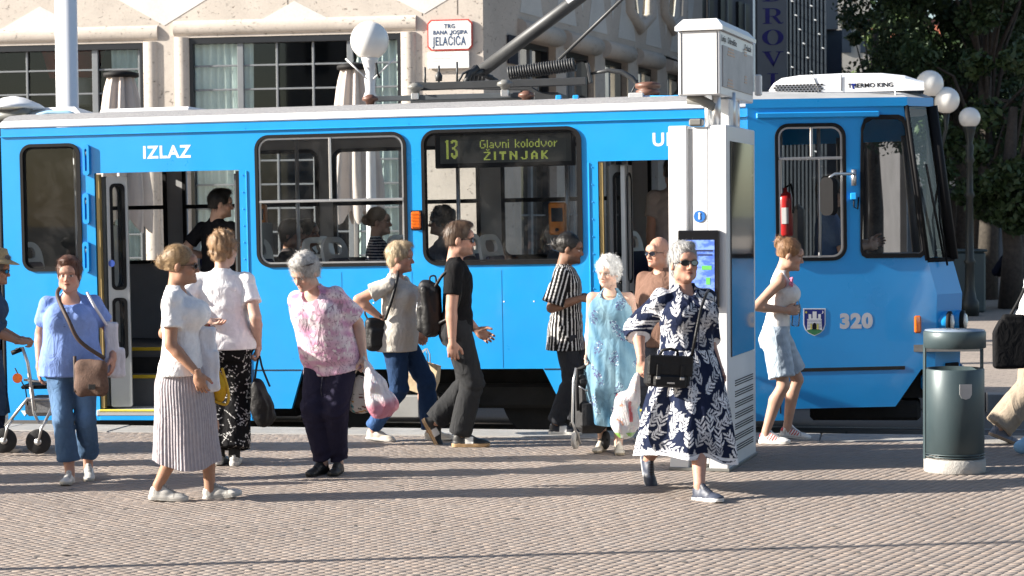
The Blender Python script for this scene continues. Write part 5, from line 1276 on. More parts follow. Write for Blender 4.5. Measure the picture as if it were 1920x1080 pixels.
# ---------------------------------------------------------------- materials for people
m_skin = pm('skin', (1, 1, 1), .55, var=.06, scale=40, attr=True, sss=.12, spec=.35, bump=.05, bscale=300)
def cloth_mat(name, rough=.9, bump=.35, bs=14, fine=500, sheen=.0):
    m = bpy.data.materials.new(name); nt, b = nodes(m); a = nt.nodes.new('ShaderNodeVertexColor'); a.layer_name = 'Col'
    n = noise_tex(nt, 30, 4); r = ramp(nt, n.outputs['Fac'], [(.3, (.88,) * 3), (.7, (1.0,) * 3)]); nt.links.new(mixc(nt, 1.0, a.outputs['Color'], r.outputs['Color'], 'MULTIPLY'), b.inputs['Base Color'])
    b.inputs['Roughness'].default_value = rough; b.inputs['Sheen Weight'].default_value = sheen; b.inputs['Specular IOR Level'].default_value = .12
    w = noise_tex(nt, bs, 3, .5, dist=1.2, stretch=(1, 1, .6)); bp = nt.nodes.new('ShaderNodeBump'); bp.inputs['Strength'].default_value = bump; bp.inputs['Distance'].default_value = .03; nt.links.new(w.outputs['Fac'], bp.inputs['Height'])
    f = noise_tex(nt, fine, 2); b2 = nt.nodes.new('ShaderNodeBump'); b2.inputs['Strength'].default_value = .15; b2.inputs['Distance'].default_value = .002; nt.links.new(f.outputs['Fac'], b2.inputs['Height']); nt.links.new(bp.outputs['Normal'], b2.inputs['Normal']); nt.links.new(b2.outputs['Normal'], b.inputs['Normal'])
    return m
m_cloth = cloth_mat('cotton_cloth', bump=.5); m_denim = cloth_mat('denim_cloth', .85, .45, 18, 350); m_shoe = pm('shoe_material', (1, 1, 1), .5, var=.08, scale=60, attr=True, bump=.1, bscale=200)
m_hair = pm('hair', (1, 1, 1), .42, var=.25, scale=60, attr=True, stretch=(1, 1, .25), bump=.35, bscale=160, spec=.4); m_leather = pm('black_leather', (.011, .011, .012), .5, var=.3, scale=20, bump=.6, bscale=26, spec=.3); m_soft = cloth_mat('bag_cloth', .85, .4, 16)
# ---------------------------------------------------------------- pieces of a person
def eul(x=0, y=0, z=0): return Matrix.Rotation(R(z), 4, 'Z') @ Matrix.Rotation(R(y), 4, 'Y') @ Matrix.Rotation(R(x), 4, 'X')
def ik(a, b, l1, l2, pole):
    d = b - a; L = d.length
    if L > (l1 + l2) * .998: b = a + d * ((l1 + l2) * .998 / L); d = b - a; L = d.length
    if L < abs(l1 - l2) + .02: L = abs(l1 - l2) + .02
    x = (l1 * l1 - l2 * l2 + L * L) / (2 * L); h = math.sqrt(max(0, l1 * l1 - x * x)); dn = d.normalized()
    p = (pole - dn * pole.dot(dn)); p = p.normalized() if p.length > 1e-6 else Vector((0, 1, 0))
    return a + dn * x + p * h, b
def head_mesh(skin, female=True, age=0, beard=None, brow=(.12, .08, .05), lip=None, jaw=1.0, eyes=(.06, .045, .035), h=.0046):
    v = Vol((-.115, -.16, -.225), (.115, .15, .16), h)
    v.ell((0, .018, .042), (.074, .094, .092), .01); v.ell((0, -.03, -.03), (.060 * jaw, .066, .088), .03); v.ell((0, -.052, -.085), (.036 * jaw, .04, .03), .03)
    for s_ in (-1, 1):
        v.ell((s_ * .040, -.058, -.026), (.024, .026, .024), .02); v.cone((s_ * .012, -.092, .026), (s_ * .048, -.076, .024), .010, .009, .012); v.ell((s_ * .052 * jaw, -.012, -.07), (.018, .03, .03), .03)
    v.ell((0, -.083, .045), (.05, .02, .03), .03)
    for s_ in (-1, 1): v.ell((s_ * .031, -.104, -.001), (.019, .016, .012), .012, op='i')
    for s_ in (-1, 1): v.ell((s_ * .031, -.079, -.001), (.0145, .013, .0125), .004)
    v.cone((0, -.090, .012), (0, -.112, -.030), .008, .0125, .012); 
    for s_ in (-1, 1): v.ell((s_ * .012, -.101, -.036), (.009, .011, .008), .008)
    v.ell((0, -.088, -.060), (.022, .014, .008), .008); v.ell((0, -.088, -.071), (.020, .014, .008), .006); v.ell((0, -.092, -.097), (.016, .014, .014), .018)
    v.put(lambda X, Y, Z: -(np.sqrt((X / .024) ** 2 + ((Y + .104) / .012) ** 2 + ((Z + .0655) / .0022) ** 2) - 1) * .0022, None, None, .004, 'i')
    for s_ in (-1, 1): v.ell((s_ * .078, .012, -.008), (.010, .020, .032), .008, M=[[1, 0, 0], [0, .95, -.3], [0, .3, .95]])
    v.cone((0, .022, -.05), (0, .040, -.215), .052 * (1.0 if female else 1.1), .054 * (1.0 if female else 1.14), .03)
    if age: v.noise(.0012 * age, 190, 5)
    V, Q = v.mesh(); V = relax(V, Q, 1, .35)
    x, y, z = V[:, 0], V[:, 1], V[:, 2]; C = np.repeat(np.array(skin, np.float32)[None], len(V), 0)
    n = hash_noise(V, 70, 2); C *= (1 + .05 * n)[:, None]
    def blend(w, col): w = np.clip(w, 0, 1)[:, None]; C[:] = C * (1 - w) + np.array(col, np.float32) * w
    sk = np.array(skin)
    front = y < -.03
    blend(.45 * np.exp(-(((np.abs(x) - .042) / .022) ** 2 + ((z + .035) / .022) ** 2)) * front, sk * (1.08, .72, .66)); blend(.5 * np.exp(-((x / .014) ** 2 + ((z + .034) / .016) ** 2)) * (y < -.085), sk * (1.05, .70, .64))
    blend(.55 * np.exp(-(((np.abs(x) - .031) / .022) ** 2 + ((z - .003) / .014) ** 2)) * (y < -.05), sk * (.68, .56, .52))
    lipc = lip or tuple(sk * (.80, .50, .47)); blend(1.3 * np.exp(-((x / .021) ** 4 + ((z + .0655) / .0105) ** 4)) * (y < -.078), lipc); blend(1.2 * np.exp(-((x / .022) ** 4 + ((z + .0655) / .003) ** 2)) * (y < -.078), sk * .25)
    for s_ in (-1, 1):
        blend(1.2 * np.exp(-(((x - s_ * .031) / .014) ** 4 + ((z + .001) / .0058) ** 4)) * (y < -.072), (.62, .58, .55)); blend(1.4 * np.exp(-(((x - s_ * .031) / .0062) ** 4 + ((z + .001) / .0062) ** 4)) * (y < -.072), eyes)
        blend(1.0 * np.exp(-(((x - s_ * .031) / .017) ** 4 + ((z - .0065) / .0028) ** 2)) * (y < -.07), (.06, .04, .035))
        blend(.95 * np.exp(-(((x - s_ * .034) / .021) ** 4 + ((z - .0235 + 3.0 * (np.abs(x) - .030) ** 2 * 6) / .0052) ** 4)) * (y < -.06), brow)
        blend(.6 * np.exp(-(((x - s_ * .009) / .004) ** 2 + ((z + .044) / .004) ** 2)) * (y < -.09), sk * .3)
    if beard is not None:
        w = ((z < -.045) & (y < .0) & (z > -.125)).astype(float) * np.clip((-.045 - z) / .02, 0, 1); w = np.maximum(w, np.exp(-((x / .026) ** 4 + ((z + .050) / .006) ** 4)) * (y < -.08)); blend(beard[3] * w, beard[:3])
    return V, Q, C
def hair_mesh(style, col, seed=0, col2=None, strands=420, h=.0055):
    v = Vol((-.16, -.17, -.16), (.16, .22, .22), h); bun = None; wave = .0; flow = 'crown'
    off = {'crop': .009, 'short': .016, 'curly': .026, 'pixie': .017, 'bun': .007, 'pony': .007, 'bob': .022, 'tuft': .026}.get(style, .015)
    v.ell((0, .020, .046), (.075 + off, .095 + off, .092 + off), .01)
    low = {'crop': -.045, 'short': -.07, 'curly': -.085, 'pixie': -.08, 'bun': -.035, 'pony': -.03, 'bob': -.085, 'tuft': -.06}.get(style, -.06)
    v.ell((0, .045, -.02), (.066 + off * .6, .062 + off * .6, .07 - low * .1), .02)
    if style == 'bob': v.ell((.07, .02, -.03), (.022, .04, .055), .02); v.ell((-.07, .02, -.03), (.022, .04, .055), .02)
    v.cut((0, .0, low), (0, 0.0, -1), .012)
    fz = {'crop': -.012, 'short': -.014, 'curly': -.02, 'pixie': -.022, 'bun': -.008, 'pony': -.008, 'bob': -.018, 'tuft': -.015}.get(style, -.015)
    fw = .068 if style in ('crop', 'bun', 'pony', 'short') else .062
    up_ = {'curly': .018, 'bob': .016, 'bun': .016, 'pony': .016, 'pixie': .008, 'tuft': .012}.get(style, .004)
    v.ell((0, -.115, fz - .03 + up_), (fw, .085, .098), .008, op='i')                               # face opening
    if style in ('crop', 'bun', 'pony', 'short'):
        for s_ in (-1, 1): v.ell((s_ * .085, -.02, -.045), (.03, .050, .055), .008, op='i')    # free the ears
    if style in ('pixie', 'curly', 'tuft'):
        for s_ in (-1, 1): v.ell((s_ * .088, -.045, -.06), (.03, .05, .06), .008, op='i')
    if style == 'crop': v.ell((0, -.035, .120), (.060, .06, .030), .03)                      # quiff
    if style == 'pixie': v.ell((0, -.05, .118), (.06, .06, .03), .03)
    if style == 'tuft': v.ell((.01, -.035, .115), (.07, .065, .04), .03)
    if style == 'bun': bun = (0, .122, .020); v.ell(bun, (.046, .042, .048), .008)
    if style == 'lowbun': pass
    if style == 'pony': bun = (.0, .105, .105); v.ell(bun, (.036, .036, .034), .008); v.ell((0.0, .125, .07), (.02, .025, .04), .01)
    v.noise({'curly': .010, 'tuft': .006, 'pixie': .004, 'bob': .004, 'bun': .0012, 'pony': .0015}.get(style, .0025), {'curly': 75, 'tuft': 60}.get(style, 45), seed + 1)
    v.noise(.0016, 170, seed + 9, st=(1, 1, .3))
    V, Q = v.mesh(); N = vnormals(V, Q); rng = np.random.default_rng(seed)
    col = np.array(col, np.float32); col2 = np.array(col2 if col2 is not None else col * 1.5, np.float32)
    t = np.clip(.5 + .5 * hash_noise(V * np.array([1, 1, .35]), 120, seed), 0, 1)[:, None]; C = col * (1 - t) + col2 * t
    A = Acc(); A.add(V, Q, C)
    strands = int(strands * 3.2)
    if strands:
        k = rng.integers(0, len(V), strands); P = V[k]; n = N[k]
        keep = (n[:, 2] > -.6); P = P[keep]; n = n[keep]; m = len(P)
        if bun is not None: fdir = np.array(bun) - P
        else: fdir = P - np.array([0, .03, .16]); fdir[:, 2] -= .03
        if style in ('curly', 'tuft'): fdir = fdir + rng.normal(0, .09, fdir.shape)
        else: fdir = fdir + rng.normal(0, .02, fdir.shape)
        fdir -= n * (fdir * n).sum(1)[:, None]; fdir /= np.linalg.norm(fdir, axis=1)[:, None] + 1e-6
        side = np.cross(n, fdir); L = rng.uniform(.02, .06, (m, 1)) * (.7 if style == 'curly' else 1); w = rng.uniform(.0005, .0013, (m, 1)); lift = rng.uniform(.001, .005, (m, 1)) * (2.4 if style in ('curly', 'tuft') else 1) + (rng.random((m, 1)) < .08) * rng.uniform(.004, .014, (m, 1))
        r0 = P + n * .0006; r1 = P + fdir * L * .5 + n * (lift + .001); r2 = P + fdir * L + n * lift * .6
        VV = np.stack([r0 - side * w, r0 + side * w, r1 - side * w, r1 + side * w, r2 - side * w * .3, r2 + side * w * .3], 1).reshape(-1, 3)
        b = np.arange(m)[:, None] * 6; QQ = np.concatenate([b + np.array([[0, 1, 3, 2]]), b + np.array([[2, 3, 5, 4]])])
        tt = rng.uniform(0, 1, (m, 1)); CC = np.repeat(col * (1 - tt) + col2 * tt, 6, 0) * 1.05; A.add(VV.astype(np.float32), QQ, CC)
    return A
def hand_mesh(curl=25, thumb=0, spread=1.0, h=.0042, skin=(.6, .4, .3), nails=None):
    v = Vol((-.075, -.10, -.215), (.085, .09, .03), h)
    v.cone((0, 0, .02), (0, 0, -.02), .026, .027, .01); v.ell((0, .002, -.055), (.040, .017, .046), .015); v.ell((.022, .012, -.035), (.018, .016, .028), .012); v.ell((-.024, .008, -.045), (.014, .014, .034), .01)
    tips = []
    for x, L, k in ((.029, .072, 0), (.0098, .080, 1), (-.0095, .074, 2), (-.0275, .058, 3)):
        p = Vector((x, 0, -.088 + abs(x - .008) * .25)); a = R(curl * (.55 + .06 * k)); sx = R(spread * x * 180)
        for q, (f, r0, r1) in enumerate(((.44, .0098, .0090), (.31, .0090, .0082), (.25, .0082, .0068))):
            d = Vector((math.sin(sx), math.sin(a), -math.cos(a))); d.normalize(); e = p + d * (L * f); v.cone(p, e, r0, r1, .003); p = e; a += R(curl * (.95 if q == 0 else .75))
        tips.append(p)
    p = Vector((.030, .010, -.030)); d = Vector((.62, .30 + thumb * .4, -.70)).normalized(); e = p + d * .042; v.cone(p, e, .0145, .0115, .008); d2 = Vector((.28 - thumb * .5, .40 + thumb * .4, -.85)).normalized(); v.cone(e, e + d2 * .034, .0115, .0082, .003); tips.append(e + d2 * .034)
    V, Q = v.mesh(); V = relax(V, Q, 1, .3); C = np.repeat(np.array(skin, np.float32)[None], len(V), 0); C *= (1 + .05 * hash_noise(V, 120, 4))[:, None]
    C *= np.where(V[:, 2:3] < -.12, np.array([[1.02, .92, .90]]), 1.0)
    if nails is not None:
        for t in tips: C[np.linalg.norm(V - np.array(t), axis=1) < .0085] = nails
    return V, Q, C
def shoe_mesh(sole, upper, kind='sneaker', lace=(.8, .8, .8), h=.0052, accent=None, size=1.0):
    v = Vol((-.075, -.225, -.01), (.075, .115, .17), h)
    def outline(X, Y, Z, r0, r1, pad):
        t = np.clip((Y - .045) / (-.150 - .045), 0, 1); d = np.sqrt((X - .008 * np.sin(t * 3.1)) ** 2 + (Y - (.045 - .195 * t)) ** 2) - (r0 + (r1 - r0) * t - .006 * np.sin(t * 3.14)) - pad; return d
    st = .030 if kind != 'slip' else .020
    v.put(lambda X, Y, Z: np.maximum(outline(X, Y, Z, .036, .043, 0), np.abs(Z - st / 2 - .006 * np.clip((-.13 - Y) / .05, 0, 1)) - st / 2), (-.06, -.21, -.01), (.06, .10, .06), .0)
    v.ell((0, .030, .052), (.033, .044, .052), .02); v.ell((.003, -.035, .048), (.037, .07, .040), .02); v.ell((.004, -.120, .030), (.039, .064, .030 if kind != 'sandal' else .022), .02)
    if kind != 'slip': v.cone((0, .022, .05), (0, .028, .086), .034, .033, .015, flat=(1, 0)); v.cone((.002, -.045, .068), (.001, -.016, .098), .022, .022, .015)
    else: v.cone((0, .025, .04), (0, .03, .070), .034, .034, .015, flat=(1, 0))
    v.cut((0, 0, .0), (0, 0, -1)); V, Q = v.mesh()
    x, y, z = V.T; C = np.repeat(np.array(upper, np.float32)[None], len(V), 0); C *= (1 + .06 * hash_noise(V, 90, 3))[:, None]
    if kind == 'sneaker':
        m = (np.abs(x) < .017) & (y < -.005) & (y > -.095) & (z > .055); C[m & (np.sin(y * 420) > .0)] = lace
        if accent is not None:
            m = (np.abs(x) > .022) & (y < .0) & (y > -.085) & (z > st + .002) & (np.mod(y + z * .55 + .2, .024) < .011); C[m] = accent; C[(y > .055) & (z > .06)] = accent
    if kind == 'panel' and accent is not None:
        C[(y < -.015) & (y > -.075) & (z < .075) & (np.abs(x) > .016)] = accent; m = (np.abs(x) < .016) & (y < -.005) & (y > -.09) & (z > .055); C[m & (np.sin(y * 420) > .2)] = lace
    if kind in ('sneaker', 'panel'):
        C[(np.abs(y + .100) < .0045) & (z > st)] *= .55; C[(np.abs(y - .035) < .004) & (z > st) & (z < .075)] *= .6; C[(np.abs(np.abs(x) - .020) < .003) & (y < -.005) & (y > -.095) & (z > .05)] *= .5; C[(y > .04) & (z > st) & (z < .06)] *= .8
    C[z < st - .001] = sole; C[(z < st - .001) & (np.abs(z - st * .55) < .0035)] *= .7; C[z < .005] *= .35
    return V * size, Q, C
_cache = {}
HEADZ = .865
class Person:
    """builds one person; local frame: faces -Y, own left is +X, z up"""
    def __init__(s, label, yaw, hip, feetL, feetR, top=None, H=None, lean=0, side=0, twist=0, fat=1.0, hips=1.0, bust=1.0, belly=0.0, shoulders=1.0, female=True, dyhip=0.0, hipz=None, Y=None, group='people at the tram stop', stand=0.0, curve=0.0, name='person'):
        def foot(f): return gp(f[0], f[1], stand) if Y is None else Vector((at(f[0], f[1], Y).x, Y, stand))
        fl, fr = foot(feetL), foot(feetR)
        base = (fl + fr) / 2; hp = at(hip, 700, base.y + dyhip); s.base = Vector((hp.x, base.y + dyhip, stand))
        s.M = Matrix.Translation(s.base) @ Matrix.Rotation(R(yaw), 4, 'Z'); s.Mi = s.M.inverted()
        if H is None: H = at(hip, top, base.y + dyhip).z - stand
        s.H = H; s.fat = fat; s.female = female; s.shz = shoulders; s.yaw = yaw
        s.root = empty(name, s.M, label, 'person', group)
        s.lf = s.Mi @ fl; s.rf = s.Mi @ fr; s.fspec = {'L': feetL, 'R': feetR}
        s.foot = {}; s.ank = {}
        for k, p, f in (('L', s.lf, feetL), ('R', s.rf, feetR)):
            yw = f[2] if len(f) > 2 else 0; pt = f[3] if len(f) > 3 else 0; lift = f[4] if len(f) > 4 else 0
            s.foot[k] = Matrix.Translation((p.x, p.y, lift)) @ Matrix.Rotation(R(yw), 4, 'Z') @ Matrix.Translation((0, -.11, 0)) @ Matrix.Rotation(R(pt), 4, 'X') @ Matrix.Translation((0, .11, 0)); s.ank[k] = s.foot[k] @ Vector((0, .016, .095))
        s.L1, s.L2 = .241 * H, .239 * H
        hz = .533 * H
        for k in 'LR':                                       # lower the hip until both legs reach
            dx = s.ank[k].xy.length; r = (s.L1 + s.L2) * .992; hz = min(hz, s.ank[k].z + math.sqrt(max(.05, r * r - max(0, dx - .03) ** 2)))
        if hipz: hz = hipz
        s.hz = hz; s.T = Matrix.Translation((0, 0, hz)) @ eul(lean, side, twist); s.curve = curve
        s.hipj = {'L': Vector((.052 * H, 0, hz - .01 * H)), 'R': Vector((-.052 * H, 0, hz - .01 * H))}; s.knee = {}
        for k in 'LR':
            fw = s.foot[k].to_3x3() @ Vector((0, -1, 0)); fw.z = 0
            s.knee[k], s.ank[k] = ik(s.hipj[k], s.ank[k], s.L1, s.L2, fw.normalized() + Vector((0, -.4, 0)))
        w = (.93 if female else 1.0); hp_ = hips; f = fat; b = belly; bu = bust if female else .0
        c = lambda z: -curve * (z / .3) ** 2
        s.secs = [(-.075, .070 * hp_ * f, .055 * f, .005), (-.035, .096 * hp_ * f, .068 * f, .008), (0, .101 * hp_ * f, .070 * f + .01 * b, .006 - .006 * b), (.05, .094 * hp_ * f, .064 * f + .02 * b, -.012 * b), (.10, (.080 if female else .084) * f + .010 * b, .057 * f + .026 * b, -.018 * b), (.15, (.081 if female else .090) * f + .008 * b, .059 * f + .018 * b, -.014 * b),
                  (.20, .091 * w * f, .060 * f + .008 * bu * .5, -.004 - .004 * bu), (.235, .096 * w * shoulders, .058 * f, 0), (.262, .088 * w * shoulders, .050, .004), (.285, .062 * w, .040, .008), (.303, .040, .034, .010), (.32, .030, .030, .010)]
        s.secs = [(z * H, a * H, bb * H, (y + c(z)) * H) for (z, a, bb, y) in s.secs]
        s.bust = bust if female else 0
        s.sh = {k: s.T @ Vector((sg * .101 * H * w * shoulders, (.008 + c(.264)) * H, .264 * H)) for k, sg in (('L', 1), ('R', -1))}
        s.A1, s.A2 = .170 * H, .150 * H; s.elb = {}; s.wr = {}; s.handM = {}; s.colv = {}
        s.neck = s.T @ Vector((0, (.012 + c(.31)) * H, .302 * H))
    def loc(s, x, y, dy=0.0): return s.Mi @ at(x, y, s.base.y + dy)
    def arm(s, k, target, pole=None, palm=None, fingers=None):
        sg = 1 if k == 'L' else -1
        t = target if isinstance(target, Vector) else s.loc(*target)
        e, w = ik(s.sh[k], t, s.A1, s.A2, Vector(pole) if pole else Vector((sg * .35, 1.0, -.2)))
        s.elb[k], s.wr[k] = e, w
        f = (Vector(fingers) if fingers else (w - e)).normalized(); n = Vector(palm) if palm else Vector((-sg, 0.2, 0))
        n = (n - f * n.dot(f)).normalized(); z = -f; y = n; x = y.cross(z)
        if k == 'R': pass
        s.handM[k] = Matrix(((x.x, y.x, z.x, w.x), (x.y, y.y, z.y, w.y), (x.z, y.z, z.z, w.z), (0, 0, 0, 1)))
        return s
    def body(s, skin, head=(0, 0, 0), hand='relax', curl=None, face=None, nails=None, shrink=.008, hs=1.0, arms=True, hide_legs=False):
        H = s.H; f = s.fat ** .5; A = Acc(); s.skin = skin; sg = .94 if s.female else 1.04; hnd = s.hx()
        pts = [s.neck] + list(s.elb.values()) + list(s.wr.values()) + list(s.ank.values()) + list(s.knee.values()) + list(s.sh.values())
        lo = [min(p[i] for p in pts) - .22 for i in range(3)]; hi = [max(p[i] for p in pts) + .22 for i in range(3)]; lo[2] = min(p[2] for p in pts) - .08
        v = Vol(lo, hi, .0135)
        v.loft(s.T, [(z, a - shrink, b - shrink, y) for z, a, b, y in s.secs], .03)
        if s.bust > 0:
            for q in (-1, 1): v.ell(s.T @ Vector((q * .042 * H, -.050 * H * s.bust, .205 * H)), [.042 * H * s.bust - shrink] * 3, .03)
        for k in 'LR':
            if k in s.elb:
                v.ell(s.sh[k], (.030 * H * sg * f - shrink * .5,) * 3, .03); v.cone(s.T @ Vector((0, (.012 - s.curve) * H, .292 * H)), s.sh[k], .024 * H, .024 * H - shrink, .02); v.cone(s.sh[k], s.elb[k], .0315 * H * sg * f, .0245 * H * sg * f, .02); m = s.elb[k].lerp(s.wr[k], .28); v.cone(s.elb[k], m, .0245 * H * sg * f, .0255 * H * sg * f, .01); v.cone(m, s.wr[k], .0255 * H * sg * f, .0165 * H * sg, .01)
            kn = s.knee[k]; an = s.ank[k]; v.cone(s.hipj[k], kn, .052 * H * f - shrink, .034 * H * f - shrink * .5, .03); back = (s.foot[k].to_3x3() @ Vector((0, 1, 0))) * .012 * H
            m = kn.lerp(an, .32); v.cone(kn, m + back, .031 * H * f, .034 * H * f, .015); v.cone(m + back, an, .034 * H * f, .0205 * H, .015); v.cone(an, an + (s.foot[k].to_3x3() @ Vector((0, 0, -1))) * .05, .022 * H, .022 * H, .01)
        v.cone(s.neck - Vector((0, 0, .035)), s.neck + (s.T.to_3x3() @ Vector((0, 0, .02))), .036 * H, .030 * H, .03)
        V, Q = v.mesh(); V = relax(V, Q, 1, .4); C = np.repeat(np.array(skin, np.float32)[None], len(V), 0); C *= (1 + .05 * hash_noise(V, 25, 1))[:, None]; A.add(V, Q, C)
        sc = H / 1.70 * 1.0 * hs; s.hscale = sc
        hm = s.T.to_3x3().to_4x4() @ eul(head[0], head[1], head[2])
        s.head = Matrix.Translation(s.neck) @ hm @ Matrix.Translation((0, -.030 * sc, .158 * sc)) @ Matrix.Scale(sc, 4)
        V, Q, C = head_mesh(skin, s.female, **(face or {})); A.add(xform(s.head, V), Q, C)
        cu = curl if isinstance(curl, dict) else {'L': curl, 'R': curl}
        for k in 'LR':
            if k in s.handM:
                V, Q, C = hand_mesh(cu[k] if cu[k] is not None else 26, .4 if (cu[k] or 0) > 50 else 0, skin=skin, nails=nails)
                hsz = H / 1.70 * (1.0 if s.female else 1.08)
                if k == 'L': V = V * np.array([-1, 1, 1], np.float32); Q = Q[:, ::-1]
                if k in s.flip: V = V * np.array([-1, 1, 1], np.float32); Q = Q[:, ::-1]
                A.add(xform(s.handM[k] @ Matrix.Scale(hsz, 4), V), Q, C)
        s.bo = A.build('body', m_skin, s.root); return s
    flip = ()
    def hx(s): return None
    def hair(s, style, col, col2=None, seed=1, strands=420, sc=(1, 1, 1), mv=(0, 0, 0)):
        A = hair_mesh(style, col, seed, col2, strands); M = s.head @ Matrix.Translation(mv) @ Matrix.Diagonal((*sc, 1)); A.V = [xform(M, V) for V in A.V]; return A.build('hair', m_hair, s.root)
    def top(s, col, hem=-.03, sleeve=.55, ease=.014, neck=.055, neckdrop=.02, fold=.004, h=.0085, mat=None, seed=1, sl_r=1.0, flare=.0, paint=None, name='t_shirt', vneck=0, tank=False, sl_flare=1.0, belt=0.0):
        H = s.H; f = s.fat ** .5; sg = .94 if s.female else 1.04
        pts = [s.T @ Vector((0, 0, z * H)) for z in (hem - .02, .34)] + list(s.sh.values()) + ([] if tank else [s.elb[k] for k in s.elb] + ([s.wr[k] for k in s.wr] if sleeve > 1 else []))
        lo = [min(p[i] for p in pts) - .24 for i in range(3)]; hi = [max(p[i] for p in pts) + .24 for i in range(3)]; lo[2] += .1; hi[2] -= .12
        v = Vol(lo, hi, h); secs = []
        z0 = hem * H
        full = [(min(z0, s.secs[0][0]) - .02, s.secs[1][1] + flare, s.secs[1][2] + flare, s.secs[1][3])] + s.secs[1:]
        Z = np.array([q[0] for q in full]); 
        for z in np.linspace(z0 - .02, .30 * H, 16):
            a, b, y = (np.interp(z, Z, [q[i] for q in full]) for i in (1, 2, 3)); t = np.clip((.16 * H - z) / (.16 * H - z0), 0, 1)
            secs.append((z, a + ease + flare * t ** 1.5, b + ease + flare * t ** 1.5, y))
        secs += [(z, a + ease * .6, b + ease * .6, y) for z, a, b, y in s.secs if z > .30 * H]
        v.loft(s.T, secs, .03)
        if s.bust > 0:
            for q in (-1, 1): v.ell(s.T @ Vector((q * .042 * H, -.050 * H * s.bust, .205 * H)), (.042 * H * s.bust + ease * .8,) * 3, .045)
        for k in s.elb:
            if tank: continue
            e1 = s.sh[k].lerp(s.elb[k], min(1, sleeve)); r0 = .030 * H * sg * f + ease * .5
            v.ell(s.sh[k], (.029 * H * sg * f + ease * .4,) * 3, .02); v.cone(s.T @ Vector((0, (.012 - s.curve) * H, .290 * H)), s.sh[k], .024 * H + ease * .4, .0255 * H + ease * .4, .015); v.cone(s.sh[k], e1, r0, (.030 * H * sg * f + ease) * sl_r * sl_flare, .03, flat=(1, 0 if sleeve <= 1 else 1))
            if sleeve > 1: e2 = s.elb[k].lerp(s.wr[k], sleeve - 1); v.cone(e1, e2, (.030 * H * sg * f + ease) * sl_r, (.026 * H + ease * .9) * sl_r * sl_flare, .02, flat=(1, 0))
        v.noise(fold * .6, 20, seed, st=(1, 1, .55)); v.folds(fold * 1.1, 30, seed + 3)
        for k in s.elb: v.creases(fold * 1.6, 85, seed + 5, s.sh[k].lerp(s.T @ Vector((0, 0, .2 * H)), .45), s.T.to_3x3() @ Vector((.5 if k == 'L' else -.5, 0, 1)), .11)
        v.creases(fold * 1.5, 60, seed + 8, s.T @ Vector((0, 0, .08 * H)), s.T.to_3x3() @ Vector((.25, 0, 1)), .15)
        up = s.T.to_3x3() @ Vector((0, 0, 1))
        if hem is not None: v.cut(s.T @ Vector((0, 0, z0)), -up)
        nk = s.T @ Vector((0, -.035 * H * (1 if neckdrop > 0 else 0) - s.curve * H, (.335 - neckdrop) * H)); v.ell(nk, (neck, neck * .95, neck * (.9 + vneck)), .004, op='i')
        if tank:
            for q in (-1, 1): v.ell(s.T @ Vector((q * .115 * H, 0, .285 * H)), (.055 * H * (tank if tank is not True else 1), .09 * H, .062 * H), .006, op='i')
        V, Q = v.mesh(); V = relax(V, Q, 1, .3); C = np.repeat(np.array(col, np.float32)[None], len(V), 0)
        if paint: C = paint(V, xform(s.T.inverted(), V), C)
        A = Acc(); A.add(V, Q, C); return A.build(name, mat or m_cloth, s.root)
    def trousers(s, col, length=.92, waist=.045, ease=.012, r=(1.0, 1.0, 1.0), fold=.004, h=.009, mat=None, seed=2, paint=None, name='trousers', knee_fold=1.0):
        H = s.H; f = s.fat ** .5; pts = list(s.knee.values()) + list(s.ank.values()) + [s.T @ Vector((0, 0, z * H)) for z in (-.08, waist)]
        lo = [min(p[i] for p in pts) - .24 for i in range(3)]; hi = [max(p[i] for p in pts) + .24 for i in range(3)]; lo[2] += .17; hi[2] -= .12
        v = Vol(lo, hi, h); v.loft(s.T, [(z, a + ease * (1 if z < 0 else .4), b + ease * (1 if z < 0 else .4), y) for z, a, b, y in s.secs if z < (waist + .06) * H], .03)
        for k in 'LR':
            hj, kn, an = s.hipj[k], s.knee[k], s.ank[k]; bk = (s.foot[k].to_3x3() @ Vector((0, 1, 0))) * .010 * H
            v.cone(hj, kn if length >= 0 else hj.lerp(kn, 1 + length), (.054 * H * f + ease) * r[0], (.037 * H * f + ease) * r[1], .025, flat=(1, 1 if length >= 0 else 0))
            en = kn.lerp(an, length) if length <= 1 else an + (an - kn).normalized() * (length - 1) * s.L2
            if length < 0: en = hj.lerp(kn, 1 + length)
            else: v.cone(kn, en + bk * .5, (.037 * H * f + ease) * r[1], (.030 * H + ease) * r[2], .02, flat=(1, 0))
            v.creases(fold * 1.6 * knee_fold, 75, seed + 5, kn, (en - hj).normalized() + Vector((.2, .3, 0)), .12); v.creases(fold * 1.5, 90, seed + 7, en, (en - kn).normalized() + Vector((.3, 0, 0)), .09)
            v.creases(fold * 1.4, 60, seed + 6, hj.lerp(kn, .12), Vector((.7 if k == 'L' else -.7, 0, 1)), .12)
        v.noise(fold * .5, 20, seed, st=(1, 1, .45)); v.folds(fold * 1.0, 34, seed + 2); v.cut(s.T @ Vector((0, 0, waist * H)), s.T.to_3x3() @ Vector((0, 0, 1)))
        V, Q = v.mesh(); V = relax(V, Q, 1, .3); C = np.repeat(np.array(col, np.float32)[None], len(V), 0)
        if paint: C = paint(V, xform(s.T.inverted(), V), C)
        A = Acc(); A.add(V, Q, C); return A.build(name, mat or m_cloth, s.root)
